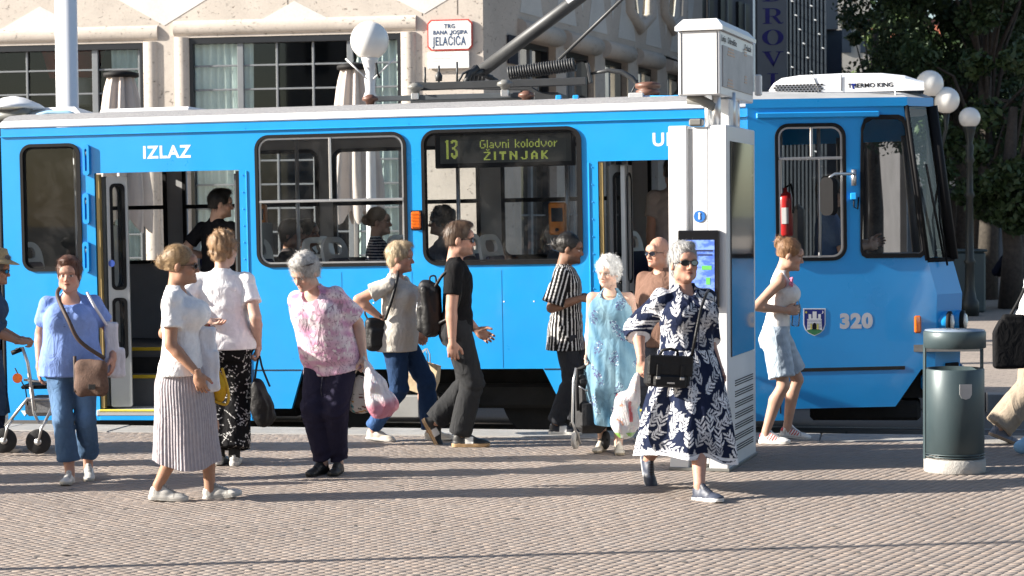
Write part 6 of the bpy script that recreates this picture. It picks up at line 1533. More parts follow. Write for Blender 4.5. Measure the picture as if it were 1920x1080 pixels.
    def shoes(s, sole, upper, kind='sneaker', lace=(.8, .8, .8), accent=None, size=None, which='LR', sock=None, name='shoe'):
        for k in which:
            V, Q, C = shoe_mesh(sole, upper, kind, lace, accent=accent, size=size or s.H / 1.70 * (.97 if s.female else 1.06)); 
            if k == 'R': V = V * np.array([-1, 1, 1], np.float32); Q = Q[:, ::-1]
            A = Acc(); A.add(xform(s.foot[k], V), Q, C); o = A.build(name, m_shoe, s.root)
            if sock is not None:
                a = s.ank[k]; d = (s.knee[k] - a).normalized(); mb = MB().tube([a - d * .04, a + d * .035, a + d * .04], [.0255 * s.H, .0245 * s.H, .022 * s.H], 14); mb.build('sock', pm('sock_cloth', sock, .95), s.root)
        return s
    def skirt(s, rings, paint, pleat=None, n=200, m=90, mat=None, name='skirt', hemfn=None, two=False, col=(.5, .5, .5)):
        """cloth hanging in rings (z, cx, cy, a, b) in the local frame"""
        Rg = np.array(rings, float); t = np.linspace(0, 1, m); tt = np.linspace(0, 1, len(Rg)); ker = np.array([1, 2, 3, 2, 1.]) / 9
        f = [np.convolve(np.pad(np.interp(t, tt, Rg[:, i]), 2, 'edge'), ker, 'valid') for i in range(5)]; f[0][0] = Rg[0, 0]; f[0][-1] = Rg[-1, 0]
        th = np.linspace(0, 2 * np.pi, n, endpoint=False); TH_, TT = np.meshgrid(th, t); 
        rad = pleat(TH_, TT) if pleat else np.ones_like(TH_)
        x = f[1][:, None] + f[3][:, None] * np.cos(TH_) * rad; y = f[2][:, None] + f[4][:, None] * np.sin(TH_) * rad; z = f[0][:, None] + np.zeros_like(TH_)
        if hemfn: z = z + hemfn(TH_, TT)
        V = np.stack([x, y, z], -1).reshape(-1, 3).astype(np.float32); i = np.arange(m - 1)[:, None] * n; j = np.arange(n)[None]; jn = (j + 1) % n
        Q = np.stack([i + j, i + jn, i + n + jn, i + n + j], -1).reshape(-1, 4)[:, ::-1]
        C = np.repeat(np.array(col, np.float32)[None], len(V), 0)
        if paint: C = paint(V, TH_.ravel(), TT.ravel(), C)
        A = Acc(); A.add(V, Q, C); return A.build(name, mat or m_cloth, s.root)
    def glasses(s, col=(.012, .012, .014), wide=1.0, dark=True):
        m = pm('glasses_black', col, .25, coat=.5); l = pm('lens_dark', (.012, .010, .010), .06, coat=1.0, spec=.8); A = MB()
        for q in (-1, 1):
            A.tube([s.head @ Vector((q * .062 * wide, -.082, .008)), s.head @ Vector((q * .076, -.03, .006)), s.head @ Vector((q * .078, .015, .0))], .0028, 6); c = [(q * (.033 + .027 * math.cos(a)) * wide, -.110 + .018 * abs(.033 + .027 * math.cos(a)) / .06, .002 + .019 * math.sin(a) * (1 if math.sin(a) < 0 else .8)) for a in [6.2832 * k / 16 for k in range(16)]]
            A.tube([s.head @ Vector(p) for p in c], .0028, 6, closed=True)
        A.tube([s.head @ Vector((-.008, -.112, .008)), s.head @ Vector((.008, -.112, .008))], .003, 6); g = A.build('sunglasses', m, s.root)
        for q in (-1, 1):
            c = [(q * (.033 + .027 * math.cos(a)) * wide, -.110 + .018 * abs(.033 + .027 * math.cos(a)) / .06, .002 + .019 * math.sin(a) * (1 if math.sin(a) < 0 else .8)) for a in [6.2832 * k / 16 for k in range(16)]]
            V = [s.head @ Vector(p) for p in c] + [s.head @ (Vector(p) + Vector((0, .004, 0))) for p in c]; MB().add(V, [tuple(range(16)), tuple(reversed(range(16, 32)))] + [(k, (k + 1) % 16, 16 + (k + 1) % 16, 16 + k) for k in range(16)], False).build('lens', l, g)
        return g
    def w(s, p): return s.M @ Vector(p)          # local -> world
SK_L = (.47, .285, .205); SK_P = (.52, .34, .265); SK_T = (.37, .20, .13); SK_D = (.21, .11, .07); SK_R = (.46, .255, .185)
# ---------------------------------------------------------------- printed patterns (drawn into arrays, sampled per vertex)
def raster(w, hgt, res, seed, draw):
    img = np.zeros((int(hgt / res), int(w / res)), np.float32); draw(img, np.random.default_rng(seed), res); return img
def stamp_leaf(img, cx, cy, L, W, ang, val):
    r = int(L) + 2; y0, y1, x0, x1 = max(0, int(cy) - r), min(img.shape[0], int(cy) + r), max(0, int(cx) - r), min(img.shape[1], int(cx) + r)
    if y1 <= y0 or x1 <= x0: return
    Y, X = np.mgrid[y0:y1, x0:x1]; dx, dy = X - cx, Y - cy; u = dx * math.cos(ang) + dy * math.sin(ang); v = -dx * math.sin(ang) + dy * math.cos(ang)
    t = np.clip(u / L, -1, 1); m = (np.abs(u) < L) & (np.abs(v) < W * (1 - t * t)) ; img[y0:y1, x0:x1][m] = val
def stamp_line(img, x0, y0, x1, y1, w, val):
    n = int(max(abs(x1 - x0), abs(y1 - y0)) * 2) + 1
    for t in np.linspace(0, 1, n):
        x, y = x0 + (x1 - x0) * t, y0 + (y1 - y0) * t; a, b = int(x), int(y); img[max(0, b):max(0, int(b + w)), max(0, a):max(0, int(a + w))] = val
def d_leaves(img, rng, res):
    h, w = img.shape
    cells = [(i, j) for i in range(int(w * res / .090)) for j in range(int(h * res / .100))]
    for (i, j) in cells:
        x, y = (i + rng.uniform(.1, .8)) * .090 / res, (j + rng.uniform(.1, .8)) * .100 / res; a = rng.uniform(-.7, .7) + (1.57 if rng.random() < .7 else .4); n = rng.integers(3, 5); L = rng.uniform(.030, .040) / res; val = rng.choice([1.0, .85, .62])
        for q in range(n):
            px, py = x + math.cos(a) * q * L * .80, y + math.sin(a) * q * L * .80; a += rng.uniform(-.10, .10)
            for s_ in (-1, 1):
                b = a + s_ * rng.uniform(.55, .8); stamp_leaf(img, px + math.cos(b) * L * .8, py + math.sin(b) * L * .8, L * .80, L * .185, b, val)
            stamp_line(img, px, py, px + math.cos(a) * L * .8, py + math.sin(a) * L * .8, 1.2, val)
def d_lines(img, rng, res):
    h, w = img.shape
    for k in range(int(h * w * res * res * 420)):
        x, y, a, L = rng.uniform(0, w), rng.uniform(0, h), rng.uniform(0, 3.14), rng.uniform(.03, .09) / res; stamp_line(img, x, y, x + math.cos(a) * L, y + math.sin(a) * L, 1.6, 1.0)
        if k % 2: img[int(y):int(y) + 4, int(x):int(x) + 4] = 1.0
PR_LEAF = raster(2.4, 1.6, .0025, 3, d_leaves); PR_LINE = raster(1.2, 1.2, .0025, 5, d_lines)
def samp(img, u, v, res=.0025): return img[np.mod((v / res).astype(int), img.shape[0]), np.mod((u / res).astype(int), img.shape[1])]
def mixcol(t, a, b): t = np.asarray(t)[:, None]; return np.array(a) * (1 - t) + np.array(b) * t
def leafpaint(u, v): 
    t = samp(PR_LEAF, u, v); return mixcol(t, (.012, .018, .045), (.72, .73, .76))
# ---------------------------------------------------------------- people on the platform
# 1 woman in the blue T-shirt walking towards the camera
pA = Person('woman in periwinkle blue T-shirt and wide cropped jeans walking towards the camera', 8, 134, (166, 897, 5, 6, 0), (130, 906, -6, -8, 0), top=481, fat=1.28, hips=1.0, bust=1.35, belly=.7, shoulders=1.05)
pA.arm('R', (74, 684, .04), pole=(-.25, 1, 0), palm=(1, .3, 0), fingers=(-.05, -.05, -1)).arm('L', (212, 668, .02), pole=(.25, 1, 0), palm=(-1, .3, 0), fingers=(.0, -.1, -1))
pA.body(SK_R, head=(2, 0, -6), curl=28, face=dict(age=.5, brow=(.22, .13, .09), jaw=1.08)); pA.hair('pixie', (.055, .022, .014), (.15, .065, .04), 2, 600, sc=(1.02, 1.0, 1.0), mv=(0, .004, -.004))
pA.top((.20, .30, .62), hem=-.055, sleeve=.62, ease=.016, neck=.078, neckdrop=.045, fold=.0035, flare=.012, paint=lambda V, L, C: np.where(((np.abs(L[:, 0] + .0) < .055) & (np.abs(L[:, 2] - .30) < .07) & (hash_noise(V, 140, 3) > .45))[:, None], np.array([[.10, .14, .30]]), C))
pA.trousers((.075, .135, .235), knee_fold=.25, length=.80, ease=.008, r=(.96, .98, 1.45), fold=.005, mat=m_denim, paint=lambda V, L, C: C * (.75 + .9 * np.clip(np.exp(-((np.abs(V[:, 0]) - .09) / .05) ** 2) * (V[:, 1] < .05) * (1 - np.abs(V[:, 2] - .6) / .5), 0, 1))[:, None], name='jeans')
pA.shoes((.52, .50, .44), (.56, .55, .52), lace=(.25, .25, .25))
# 2 woman in the grey pleated skirt
pB = Person('woman in white T-shirt and pale grey pleated skirt striding to the right', 88, 343, (402, 934, 0, -9, .005), (300, 940, 0, 4, 0), top=455, fat=1.0, bust=1.15, hips=1.0, belly=.2, lean=-2)
pB.arm('R', (370, 700, -.20), pole=(-.2, 1, -.2), palm=(.7, 0, .2), fingers=(0.1, -.25, -1)).arm('L', (378, 622, .22), pole=(.2, 1, -.5), palm=(-1, 0, -.3), fingers=(-.2, -1, .1))
pB.body(SK_T, head=(4, 0, 4), curl={'L': 75, 'R': 32}, nails=(.35, .01, .03), face=dict(brow=(.16, .10, .06))); pB.hair('bun', (.20, .125, .06), (.42, .29, .16), 4); pB.glasses((.05, .03, .02))
pB.top((.80, .79, .80), hem=-.03, flare=.014, sleeve=.62, ease=.018, neck=.062, neckdrop=.03, fold=.0035)
def pleats(TH_, TT): return 1 + .017 * np.sin(58 * TH_ + .5 * np.sin(3 * TH_ + 4 * TT)) * (.5 + .5 * TT) + .05 * TT * np.sin(5 * TH_ + 1 + 2 * TT) + .03 * TT * np.sin(9 * TH_ - 2 * TT)
pB.skirt([(.95, 0, 0, .130, .110), (.86, 0, 0, .160, .150), (.74, 0, 0, .178, .182), (.55, 0, -.01, .175, .195), (.38, 0, -.01, .175, .205), (.235, 0, -.015, .18, .215)], lambda V, a, t, C: C * (.92 + .08 * np.sin(58 * a))[:, None], pleats, n=420, m=60, name='pleated_skirt', col=(.42, .385, .41), hemfn=lambda a, t: -.03 * t * np.sin(a * 2 + 1))
pB.shoes((.60, .58, .54), (.50, .48, .45), lace=(.28, .27, .26), accent=None)
MB().tube([pB.neck + Vector((.05 * math.cos(a), .045 * math.sin(a) - .012, .008 + .016 * math.sin(a))) for a in [6.283 * k / 20 for k in range(20)]], .0035, 6, closed=True).build('necklace', pm('gold', (.65, .42, .12), .25, 1.0), pB.root)
# 3 woman seen from behind
pC = Person('woman seen from behind in white top and black patterned trousers', 178, 420, (412, 872, -8, 3, 0), (440, 872, 6, 0, 0), top=437, fat=1.22, hips=1.05, bust=1.1, belly=.4, shoulders=1.1)
pC.arm('R', (484, 648, .02), pole=(-.2, .6, 0), palm=(1, 0, 0), fingers=(0, -.05, -1)).arm('L', pC.Mi @ at(385, 600, 14.2), pole=(.8, .2, -.2))
pC.body(SK_P, head=(0, 0, -24), curl={'L': 30, 'R': 80}, face=dict(brow=(.3, .2, .12))); pC.hair('curly', (.24, .14, .07), (.42, .27, .15), 5, 700, sc=(.93, .93, .95))
pC.top((.82, .81, .82), hem=-.03, sleeve=.62, ease=.018, neck=.07, neckdrop=.01, fold=.0045, flare=.01, seed=5)
pC.trousers((.01, .01, .011), length=.93, ease=.016, r=(1.04, 1.25, 1.75), fold=.004, h=.007, paint=lambda V, L, C: mixcol(samp(PR_LINE, V[:, 0] + V[:, 1] * .5 + 2, V[:, 2]), (.010, .010, .011), (.66, .65, .63)), name='patterned_trousers')
pC.shoes((.62, .61, .58), (.50, .49, .46), lace=(.2, .2, .2), sock=(.02, .02, .02))
# 4 stooped woman in pink
pD = Person('stooped grey haired woman in pink floral blouse looking down at the ground', -22, 622, (634, 888, 12, 3, 0), (604, 889, -6, 3, 0), H=1.60, fat=1.30, hips=.92, bust=1.25, belly=.8, lean=15, side=-6, curve=.035, dyhip=.0)
pD.arm('L', (682, 668, -.10), pole=(.2, 1, 0), palm=(-1, 0, 0), fingers=(.1, .0, -1)).arm('R', pD.T @ Vector((-.06, .24, .10)), pole=(-1, .25, 0), palm=(0, 1, 0), fingers=(1, 0, 0))
pD.body(SK_P, head=(12, 4, -14), curl={'L': 85, 'R': 40}, face=dict(age=1, brow=(.25, .22, .2), jaw=1.12)); pD.hair('tuft', (.30, .29, .28), (.62, .60, .58), 6, 650, sc=(.96, .96, .96))
def pinkpaint(V, L, C):
    n = hash_noise(V, 26, 3); m = hash_noise(V, 60, 8); c = mixcol(np.clip(.5 + .9 * n, 0, 1), (.74, .66, .68), (.56, .25, .42)); k = (np.abs(hash_noise(V, 48, 12)) < .06); c[k] = (.36, .24, .30); c[(m > .5)] = (.76, .70, .70); return c
pD.top((.7, .5, .6), hem=-.07, sleeve=.80, ease=.024, neck=.072, neckdrop=.035, fold=.0045, sl_r=1.22, flare=.02, paint=pinkpaint, h=.0075, seed=7, name='floral_blouse')
pD.trousers((.022, .020, .040), length=.98, ease=.014, r=(1.05, 1.12, 1.10), fold=.0055, seed=8)
MB().tube([pD.T @ Vector((.01, -.225, -.10)), pD.T @ Vector((-.02, -.235, -.19)), pD.T @ Vector((-.03, -.22, -.24))], .0035, 6).build('drawstring', pm('cord_dark', (.02, .02, .035), .9), pD.root)
pD.shoes((.012, .012, .012), (.018, .018, .019), lace=(.03, .03, .03))
# hair band
MB().tube([pD.head @ Vector((.100 * math.cos(a), .020 + .112 * math.sin(a), .075 - .03 * math.sin(a))) for a in [math.pi * (1.02 + .96 * k / 14) for k in range(15)]], .006, 6).build('hair_band', pm('band_brown', (.06, .04, .035), .6), pD.root)
# 5 woman in beige T-shirt and jeans
pE = Person('fair haired woman in beige T-shirt and jeans walking right with shoulder bag', 72, 748, (812, 825, 0, -4, 0), (702, 827, 0, 5, 0), top=447, fat=1.12, hips=1.0, bust=1.1, belly=.3)
pE.arm('R', (716, 598, -.12), pole=(-.3, 1, .1), palm=(.9, .2, 0), fingers=(.0, -.15, -1)).arm('L', (790, 622, .22), pole=(.2, 1, 0), palm=(-1, 0, 0), fingers=(0, -.1, -1))
pE.body(SK_R, head=(3, 0, 12), curl={'L': 80, 'R': 45}, face=dict(age=.4, brow=(.3, .2, .12))); pE.hair('pixie', (.34, .25, .15), (.58, .47, .32), 8, 520, sc=(.95, .95, .96))
pE.top((.56, .52, .46), hem=-.065, sleeve=.58, ease=.020, neck=.066, neckdrop=.018, fold=.005, sl_r=1.18, flare=.012, seed=9)
pE.trousers((.020, .045, .105), length=.99, ease=.009, r=(1.0, 1.05, 1.12), fold=.0045, mat=m_denim, seed=10, name='jeans', paint=lambda V, L, C: C * (1 + 1.4 * np.exp(-((V[:, 2] - .16) / .13) ** 2) * (V[:, 1] > -.05))[:, None])
pE.shoes((.72, .70, .66), (.58, .52, .44), 'slip')
# 6 man in black
pF = Person('young man in black T-shirt and dark trousers striding to the right', 90, 858, (786, 833, 0, 62, .02), (868, 838, 0, 0, 0), H=1.76, female=False, fat=1.0, lean=1)
pF.arm('L', (893, 618, .25), pole=(.1, 1, -.3), palm=(-1, 0, 0), fingers=(0, -.9, -.6)).arm('R', (848, 642, -.24), pole=(-.1, 1, 0), palm=(1, 0, 0), fingers=(.0, -.05, -1))
pF.body(SK_R, head=(2, 0, 0), curl={'L': 30, 'R': 45}, face=dict(beard=(.09, .06, .045, .45), brow=(.05, .035, .025), jaw=1.05)); pF.hair('crop', (.045, .026, .017), (.13, .08, .05), 3, 420); pF.glasses()
pF.top((.010, .010, .011), hem=-.02, sleeve=.66, ease=.012, neck=.062, neckdrop=.008, fold=.0035, seed=11, sl_r=1.08)
pF.trousers((.030, .031, .033), length=1.0, ease=.014, r=(1.05, 1.22, 1.38), fold=.0055, seed=12)
pF.shoes((.52, .34, .18), (.014, .014, .015), 'panel', lace=(.05, .05, .05), accent=(.72, .71, .68))
MB().tube([pF.T @ Vector((.155 * math.cos(a), .105 * math.sin(a) + .005, .085)) for a in [6.283 * k / 24 for k in range(24)]], .014, 8, closed=True).build('belt', m_leather, pF.root)
w_ = pF.wr['L']; MB().tube([pF.handM['L'] @ Vector((.030 * math.cos(a), .026 * math.sin(a), .03)) for a in [6.283 * k / 14 for k in range(14)]], .007, 6, closed=True).build('wrist_watch', pm('watch_gold', (.5, .36, .15), .3, .9), pF.root)
MB().tube([pF.handM['R'] @ Vector((.028 * math.cos(a), .025 * math.sin(a), .03)) for a in [6.283 * k / 14 for k in range(14)]], .0035, 6, closed=True).build('bracelet', m_leather, pF.root)
# 7 man in the striped shirt
pG = Person('man with dark hair bun in black and white striped shirt at the tram', 82, 1063, (1084, 811, 0, 0, 0), (1047, 815, -5, 0, 0), top=438, female=False, fat=.98, shoulders=.98)
pG.arm('R', (1088, 560, -.18), pole=(-.2, .6, -1), palm=(.5, 0, -.9), fingers=(0.3, -1, .1)).arm('L', (1092, 556, .18), pole=(.3, .5, -1), palm=(-.4, 0, -.9), fingers=(-.2, -1, .1))
pG.body(SK_D, head=(8, 0, 2), curl=30, face=dict(beard=(.02, .014, .012, .6), brow=(.012, .01, .01))); pG.hair('bun', (.010, .009, .009), (.035, .032, .03), 10, 420, mv=(0, 0, 0))
def stripes(V, L, C):
    H = pG.H; ang = np.arctan2(L[:, 0], -(L[:, 1])); sarm = L[:, 0] * 0; u = ang * .165 
    out = np.abs(L[:, 0]) > .19; u = np.where(out, L[:, 1] * 1.0 + L[:, 2] * .25, u); t = (np.mod(u + 5, .034) < .0105); C[t] = (.62, .61, .60); return C
pG.top((.010, .010, .011), hem=-.11, sleeve=.88, ease=.026, neck=.058, neckdrop=.005, fold=.0045, sl_r=1.3, flare=.012, h=.0068, paint=stripes, seed=13, name='striped_shirt')
pG.trousers((.030, .032, .038), length=1.0, ease=.010, r=(1.05, 1.15, 1.25), fold=.0055, seed=14, mat=m_denim, waist=-.03)
pG.shoes((.70, .69, .66), (.014, .016, .024), 'panel', lace=(.03, .03, .03), accent=(.66, .65, .63))
# 8 old lady in the blue dress
pH = Person('elderly woman with curly white hair in sleeveless blue patterned dress', -14, 1147, (1160, 850, 14, 0, 0), (1128, 846, -4, 0, 0), top=485, fat=1.18, bust=1.15, belly=.7, hips=.95, curve=.012, lean=3)
pH.arm('R', (1103, 662, -.05), pole=(-.2, 1, 0), palm=(.6, -.5, 0), fingers=(0, -.2, -1)).arm('L', (1192, 660, .12), pole=(.3, 1, 0), palm=(-1, 0, 0))
pH.body(SK_P, head=(2, 0, -18), curl={'L': 35, 'R': 70}, face=dict(age=1.3, brow=(.35, .32, .3), jaw=1.08)); pH.hair('curly', (.55, .55, .54), (.80, .80, .79), 7, 800, sc=(1.0, 1.0, 1.0))
def bluepaint(V, u, v):
    n = hash_noise(np.stack([u * .9 + v * .5, v * .35 + u * .2, u * 0], 1), 22, 4); c = mixcol(np.clip(.5 + .7 * n, 0, 1), (.05, .135, .22), (.25, .40, .48)); g = np.exp(-((np.mod(u + .03 * np.sin(v * 20), .16) - .08) / .035) ** 2 - ((np.mod(v + u * .6, .22) - .11) / .06) ** 2)
    k = (g > .35) & (hash_noise(V, 210, 9) > .1); c[k] = (.07, .07, .16); k2 = (g > .25) & (hash_noise(V, 230, 5) < -.55); c[k2] = (.5, .6, .68); return c
pH.top((.3, .5, .6), hem=-.02, ease=.018, neck=.064, neckdrop=.04, fold=.003, tank=.62, paint=lambda V, L, C: bluepaint(V, L[:, 0], L[:, 2] + pH.hz), h=.007, name='dress_bodice')
def drape(TH_, TT): return 1 + TT * (.075 * np.sin(7 * TH_ + 1.0 + 1.5 * TT) + .03 * np.sin(13 * TH_ + 2)) + .01 * np.sin(23 * TH_ + 3 * TT)
pH.skirt([(.90, 0, -.01, .168, .150), (.80, 0, -.02, .190, .178), (.66, 0, -.03, .200, .190), (.48, 0, -.03, .205, .195), (.33, 0, -.01, .200, .190), (.235, 0, 0, .200, .19)], lambda V, a, t, C: bluepaint(V, V[:, 0], V[:, 2]), drape, n=220, m=110, name='dress_skirt', hemfn=lambda a, t: -.02 * t * np.sin(3 * a))
pH.shoes((.45, .38, .28), (.60, .55, .46), 'sandal')
MB().tube([pH.neck + Vector((.055 * math.cos(a), .05 * math.sin(a) - .02, -.012 + .03 * math.sin(a))) for a in [6.283 * k / 20 for k in range(20)]], .002, 5, closed=True).build('necklace', pm('gold_fine', (.6, .42, .2), .3, 1.0), pH.root)
# 9 bald man
pI = Person('bald man with sunglasses and brown T-shirt beside the information column', -42, 1238, (1252, 826, 0, 0, 0), (1222, 826, 0, 0, 0), top=447, female=False, fat=1.08, belly=.5)
pI.arm('R', (1203, 650, .05), pole=(-.5, .8, 0)).arm('L', (1285, 650, .0), pole=(.5, .8, 0))
pI.body(SK_R, head=(2, 0, -8), curl=35, face=dict(age=.8, jaw=1.12, brow=(.2, .12, .08))); pI.glasses()
pI.top((.17, .10, .075), hem=-.07, sleeve=.7, ease=.018, neck=.064, neckdrop=.012, fold=.0045, seed=15, sl_r=1.12, paint=lambda V, L, C: np.where((hash_noise(V, 35, 4) > .55)[:, None], C * .8, C)); pI.trousers((.05, .055, .07), seed=16); pI.shoes((.5, .5, .5), (.1, .1, .1))
# 10 woman in the navy leaf-print dress
pJ = Person('grey haired woman with sunglasses in long navy and white leaf print dress', 22, 1287, (1316, 938, 14, -4, 0), (1207, 905, -6, 58, .03), H=1.71, fat=1.06, bust=1.15, belly=.35, hips=1.0, shoulders=1.02, lean=-2)
pJ.arm('R', (1202, 674, -.05), pole=(-.12, 1, -.2), palm=(.9, .3, 0), fingers=(-.1, -.1, -1)).arm('L', (1348, 690, .10), pole=(.15, 1, 0), palm=(-1, 0, 0))
pJ.body(SK_R, head=(-3, 0, -4), curl={'L': 40, 'R': 80}, face=dict(age=.5, jaw=1.04, brow=(.15, .12, .1))); pJ.hair('pixie', (.20, .20, .20), (.56, .56, .56), 12, 700); pJ.glasses()
def jpaint(V, L, C):
    ang = np.arctan2(L[:, 0], -L[:, 1]); c = leafpaint(ang * .19 + 1.2, L[:, 2] + pJ.hz + .2)
    e, w = pJ.elb, pJ.wr
    for k in 'LR':
        a = np.array(pJ.sh[k]); d = np.array(pJ.elb[k]) - a; q = (V - a) @ d / (d @ d); o = np.linalg.norm(V - a - np.clip(q, 0, 1.4)[:, None] * d, axis=1)
        a2 = np.array(pJ.elb[k]); d2 = np.array(pJ.wr[k]) - a2; q2 = (V - a2) @ d2 / (d2 @ d2); cuff = (q2 > .15) & (np.linalg.norm(V - a2 - np.clip(q2, 0, 1)[:, None] * d2, axis=1) < .075); c[cuff & (np.mod(q2, .12) > .03)] = (.72, .73, .76)
    return c
pJ.top((.5, .5, .5), hem=-.02, sleeve=1.28, ease=.026, neck=.062, neckdrop=.015, vneck=.5, fold=.006, sl_r=1.10, sl_flare=1.12, paint=jpaint, h=.0056, seed=17, name='dress_bodice')
def jdrape(TH_, TT): return 1 + TT * (.075 * np.sin(6 * TH_ + .6 + 1.4 * TT) + .045 * np.sin(11 * TH_ + 2 - 2 * TT)) + .012 * np.sin(19 * TH_ + 3 * TT) - .05 * TT ** 2 * np.exp(-((np.mod(TH_ - 4.62 + 3.14159, 6.28319) - 3.14159) / .16) ** 2)
def jskirt(V, a, t, C):
    c = leafpaint(a * .33 + .3, V[:, 2] + .2); hem = (t > .935) & (np.mod(t * 100 + 2 * np.sin(a * 6), 5) > 1.3); c[hem] = (.72, .73, .76); return c
pJ.skirt([(.93, 0, 0, .185, .165), (.84, .0, -.01, .210, .205), (.68, .0, -.01, .245, .275), (.50, .0, .0, .285, .345), (.36, .0, .01, .300, .385), (.235, .0, .02, .315, .405)], jskirt, jdrape, n=420, m=170, name='dress_skirt', hemfn=lambda a, t: t ** 2 * (.03 * np.sin(2 * a + .5) + .03 * np.exp(-((np.mod(a - 4.62 + 3.14159, 6.28319) - 3.14159) / .22) ** 2)))
pJ.shoes((.76, .76, .76), (.035, .045, .075), lace=(.012, .012, .015))
MB().tube([pJ.T @ Vector((-.004, -.175, .40)), pJ.T @ Vector((0, -.195, .30)), pJ.T @ Vector((.0, -.17, .12))], .004, 6).build('button_band', pm('band_navy', (.015, .02, .05), .8), pJ.root)
# 11 girl in white tank top
pK = Person('young woman in white tank top and denim shorts holding a water bottle', 78, 1455, (1478, 824, 8, 6, 0), (1440, 832, -8, 0, 0), top=446, fat=.92, bust=.95, hips=.98, lean=8)
pK.arm('R', (1474, 582, -.15), pole=(-.3, 1, -.6), palm=(.9, 0, -.1), fingers=(.3, -1, 0)).arm('L', (1478, 579, .12), pole=(.3, 1, -.5), palm=(-.9, 0, -.1), fingers=(-.3, -1, 0))
pK.body(SK_L, head=(6, 0, 6), curl=70, face=dict(brow=(.14, .08, .05))); pK.hair('pony', (.20, .10, .05), (.40, .23, .12), 9, 520)
pK.top((.78, .75, .72), hem=.02, ease=.008, neck=.080, neckdrop=.05, fold=.0015, tank=1.05, name='tank_top', seed=18)
pK.trousers((.40, .47, .54), length=-.17, ease=.016, r=(1.05, 1.42, 1.3), waist=.065, fold=.004, mat=m_denim, name='denim_shorts', seed=19, paint=lambda V, L, C: C * (1 + .25 * hash_noise(V, 30, 3))[:, None])
pK.shoes((.78, .76, .72), (.72, .71, .68), lace=(.7, .7, .7), accent=(.55, .03, .04))
q = pK.sh['R'] + Vector((.02, -.075, -.005)); fb = MB()
for k in range(7): a = k * .9; fb.sphere((q.x + .020 * math.cos(a), q.y - .012 + .008 * math.sin(k * 2), q.z + .024 * math.sin(a)), .017, 8, 6, (1, .6, 1))
fb.build('fabric_flower', pm('pink_petal', (.62, .18, .30), .7, var=.3, scale=60), pK.root)
# 12 person cut off by the right edge
pL = Person('person in beige trousers and white top walking out of view past the bin', 92, 1936, (1985, 824, 0, 0, 0), (1868, 832, 0, 22, .0), H=1.70, fat=1.05, lean=10)
pL.arm('R', (1912, 640, -.2), pole=(-.2, 1, 0)).arm('L', (1975, 640, .2), pole=(.2, 1, 0))
pL.body(SK_P, curl=60); pL.hair('bob', (.2, .12, .07), seed=3); pL.top((.74, .76, .79), hem=-.06, sleeve=.6, ease=.02, fold=.005, flare=.02); pL.trousers((.34, .28, .215), length=1.02, ease=.022, r=(1.05, 1.35, 1.6), fold=.005, seed=20); pL.shoes((.42, .30, .20), (.16, .19, .25))
# 13 person with straw hat and walking frame at the left edge
pM = Person('person in straw hat and long denim coat pushing a walking frame', 90, -44, (0, 848, 0, 0, 0), (-66, 850, 0, 20, 0), H=1.56, fat=1.15, lean=14, curve=.015, belly=.3)
pM.arm('R', (34, 640, -.18), pole=(-.2, 1, -.4), palm=(.3, 0, -1), fingers=(0, -1, 0)).arm('L', (38, 636, .22), pole=(.2, 1, -.4), palm=(-.3, 0, -1), fingers=(0, -1, 0))
pM.body(SK_T, head=(-6, 0, 0), curl=75, face=dict(age=1)); pM.hair('pixie', (.12, .10, .09), seed=4); pM.glasses()
pM.top((.045, .075, .13), hem=-.12, sleeve=1.35, ease=.028, neck=.06, fold=.005, sl_r=1.25, flare=.03, mat=m_denim, seed=21, name='denim_coat')
pM.skirt([(.80, 0, 0, .20, .19), (.65, 0, .0, .21, .21), (.45, 0, .0, .22, .23), (.30, 0, .0, .22, .24)], lambda V, a, t, C: C, drape, n=120, m=40, mat=m_denim, name='coat_skirt', col=(.045, .075, .13)); pM.trousers((.02, .025, .05), seed=22); pM.shoes((.5, .48, .45), (.30, .28, .28))
MB().lathe([(.0, .112), (.07, .105), (.088, .06), (.096, .03), (.135, .015), (.175, .0), (.175, -.004), (.09, .02)], 28, M=(pM.head.to_3x3() * 1.12), c=pM.head @ Vector((0, .01, .072))).build('straw_hat', pm('straw', (.40, .28, .14), .8, var=.25, scale=120, bump=.4), pM.root)
# ---------------------------------------------------------------- passengers and others
def seated(label, px_, py_top, v, yaw, skin, topcol, hair, hcol, H=1.66, female=True, paint=None, fat=1.05, stripes_=False, group='tram passengers', glasses=False):
    Y = at(px_, 480, 18).y
    w = TF.M @ Vector((TF.uv(px_, 470, v)[0], v, 0)); Y = w.y; st = TF.o.z + FZ
    # hip height so that the head top matches
    zt_ = at(px_, py_top, Y).z; hz = max(.40, zt_ - st - .485 * H)
    fx = math.cos(R(yaw - 90)) ; dx = 34 * math.sin(R(yaw))
    p = Person(label, yaw, px_, (px_ + dx, 700, 0, 0, 0), (px_ + dx, 700, 0, 0, 0), H=H, fat=fat, female=female, Y=Y, stand=st, hipz=hz, group=group, bust=1.0)
    p.arm('R', p.T @ Vector((-.16, -.25, .06)), pole=(-.8, .6, -.5)).arm('L', p.T @ Vector((.16, -.25, .06)), pole=(.8, .6, -.5))
    p.body(skin, head=(0, 0, 0), curl=40); p.hair(hair, hcol, seed=5)
    p.top(topcol, hem=-.05, sleeve=.7, ease=.016, paint=paint, h=.009); p.trousers((.03, .035, .05), h=.012)
    if glasses: p.glasses()
    return p
hst = lambda V, L, C: np.where((np.mod(L[:, 2], .026) < .010)[:, None], np.array([[.55, .55, .55]]), C)
seated('seated passenger in striped top behind the wide sliding window', 712, 386, .62, 88, SK_L, (.02, .025, .05), 'bun', (.10, .06, .03), paint=hst)
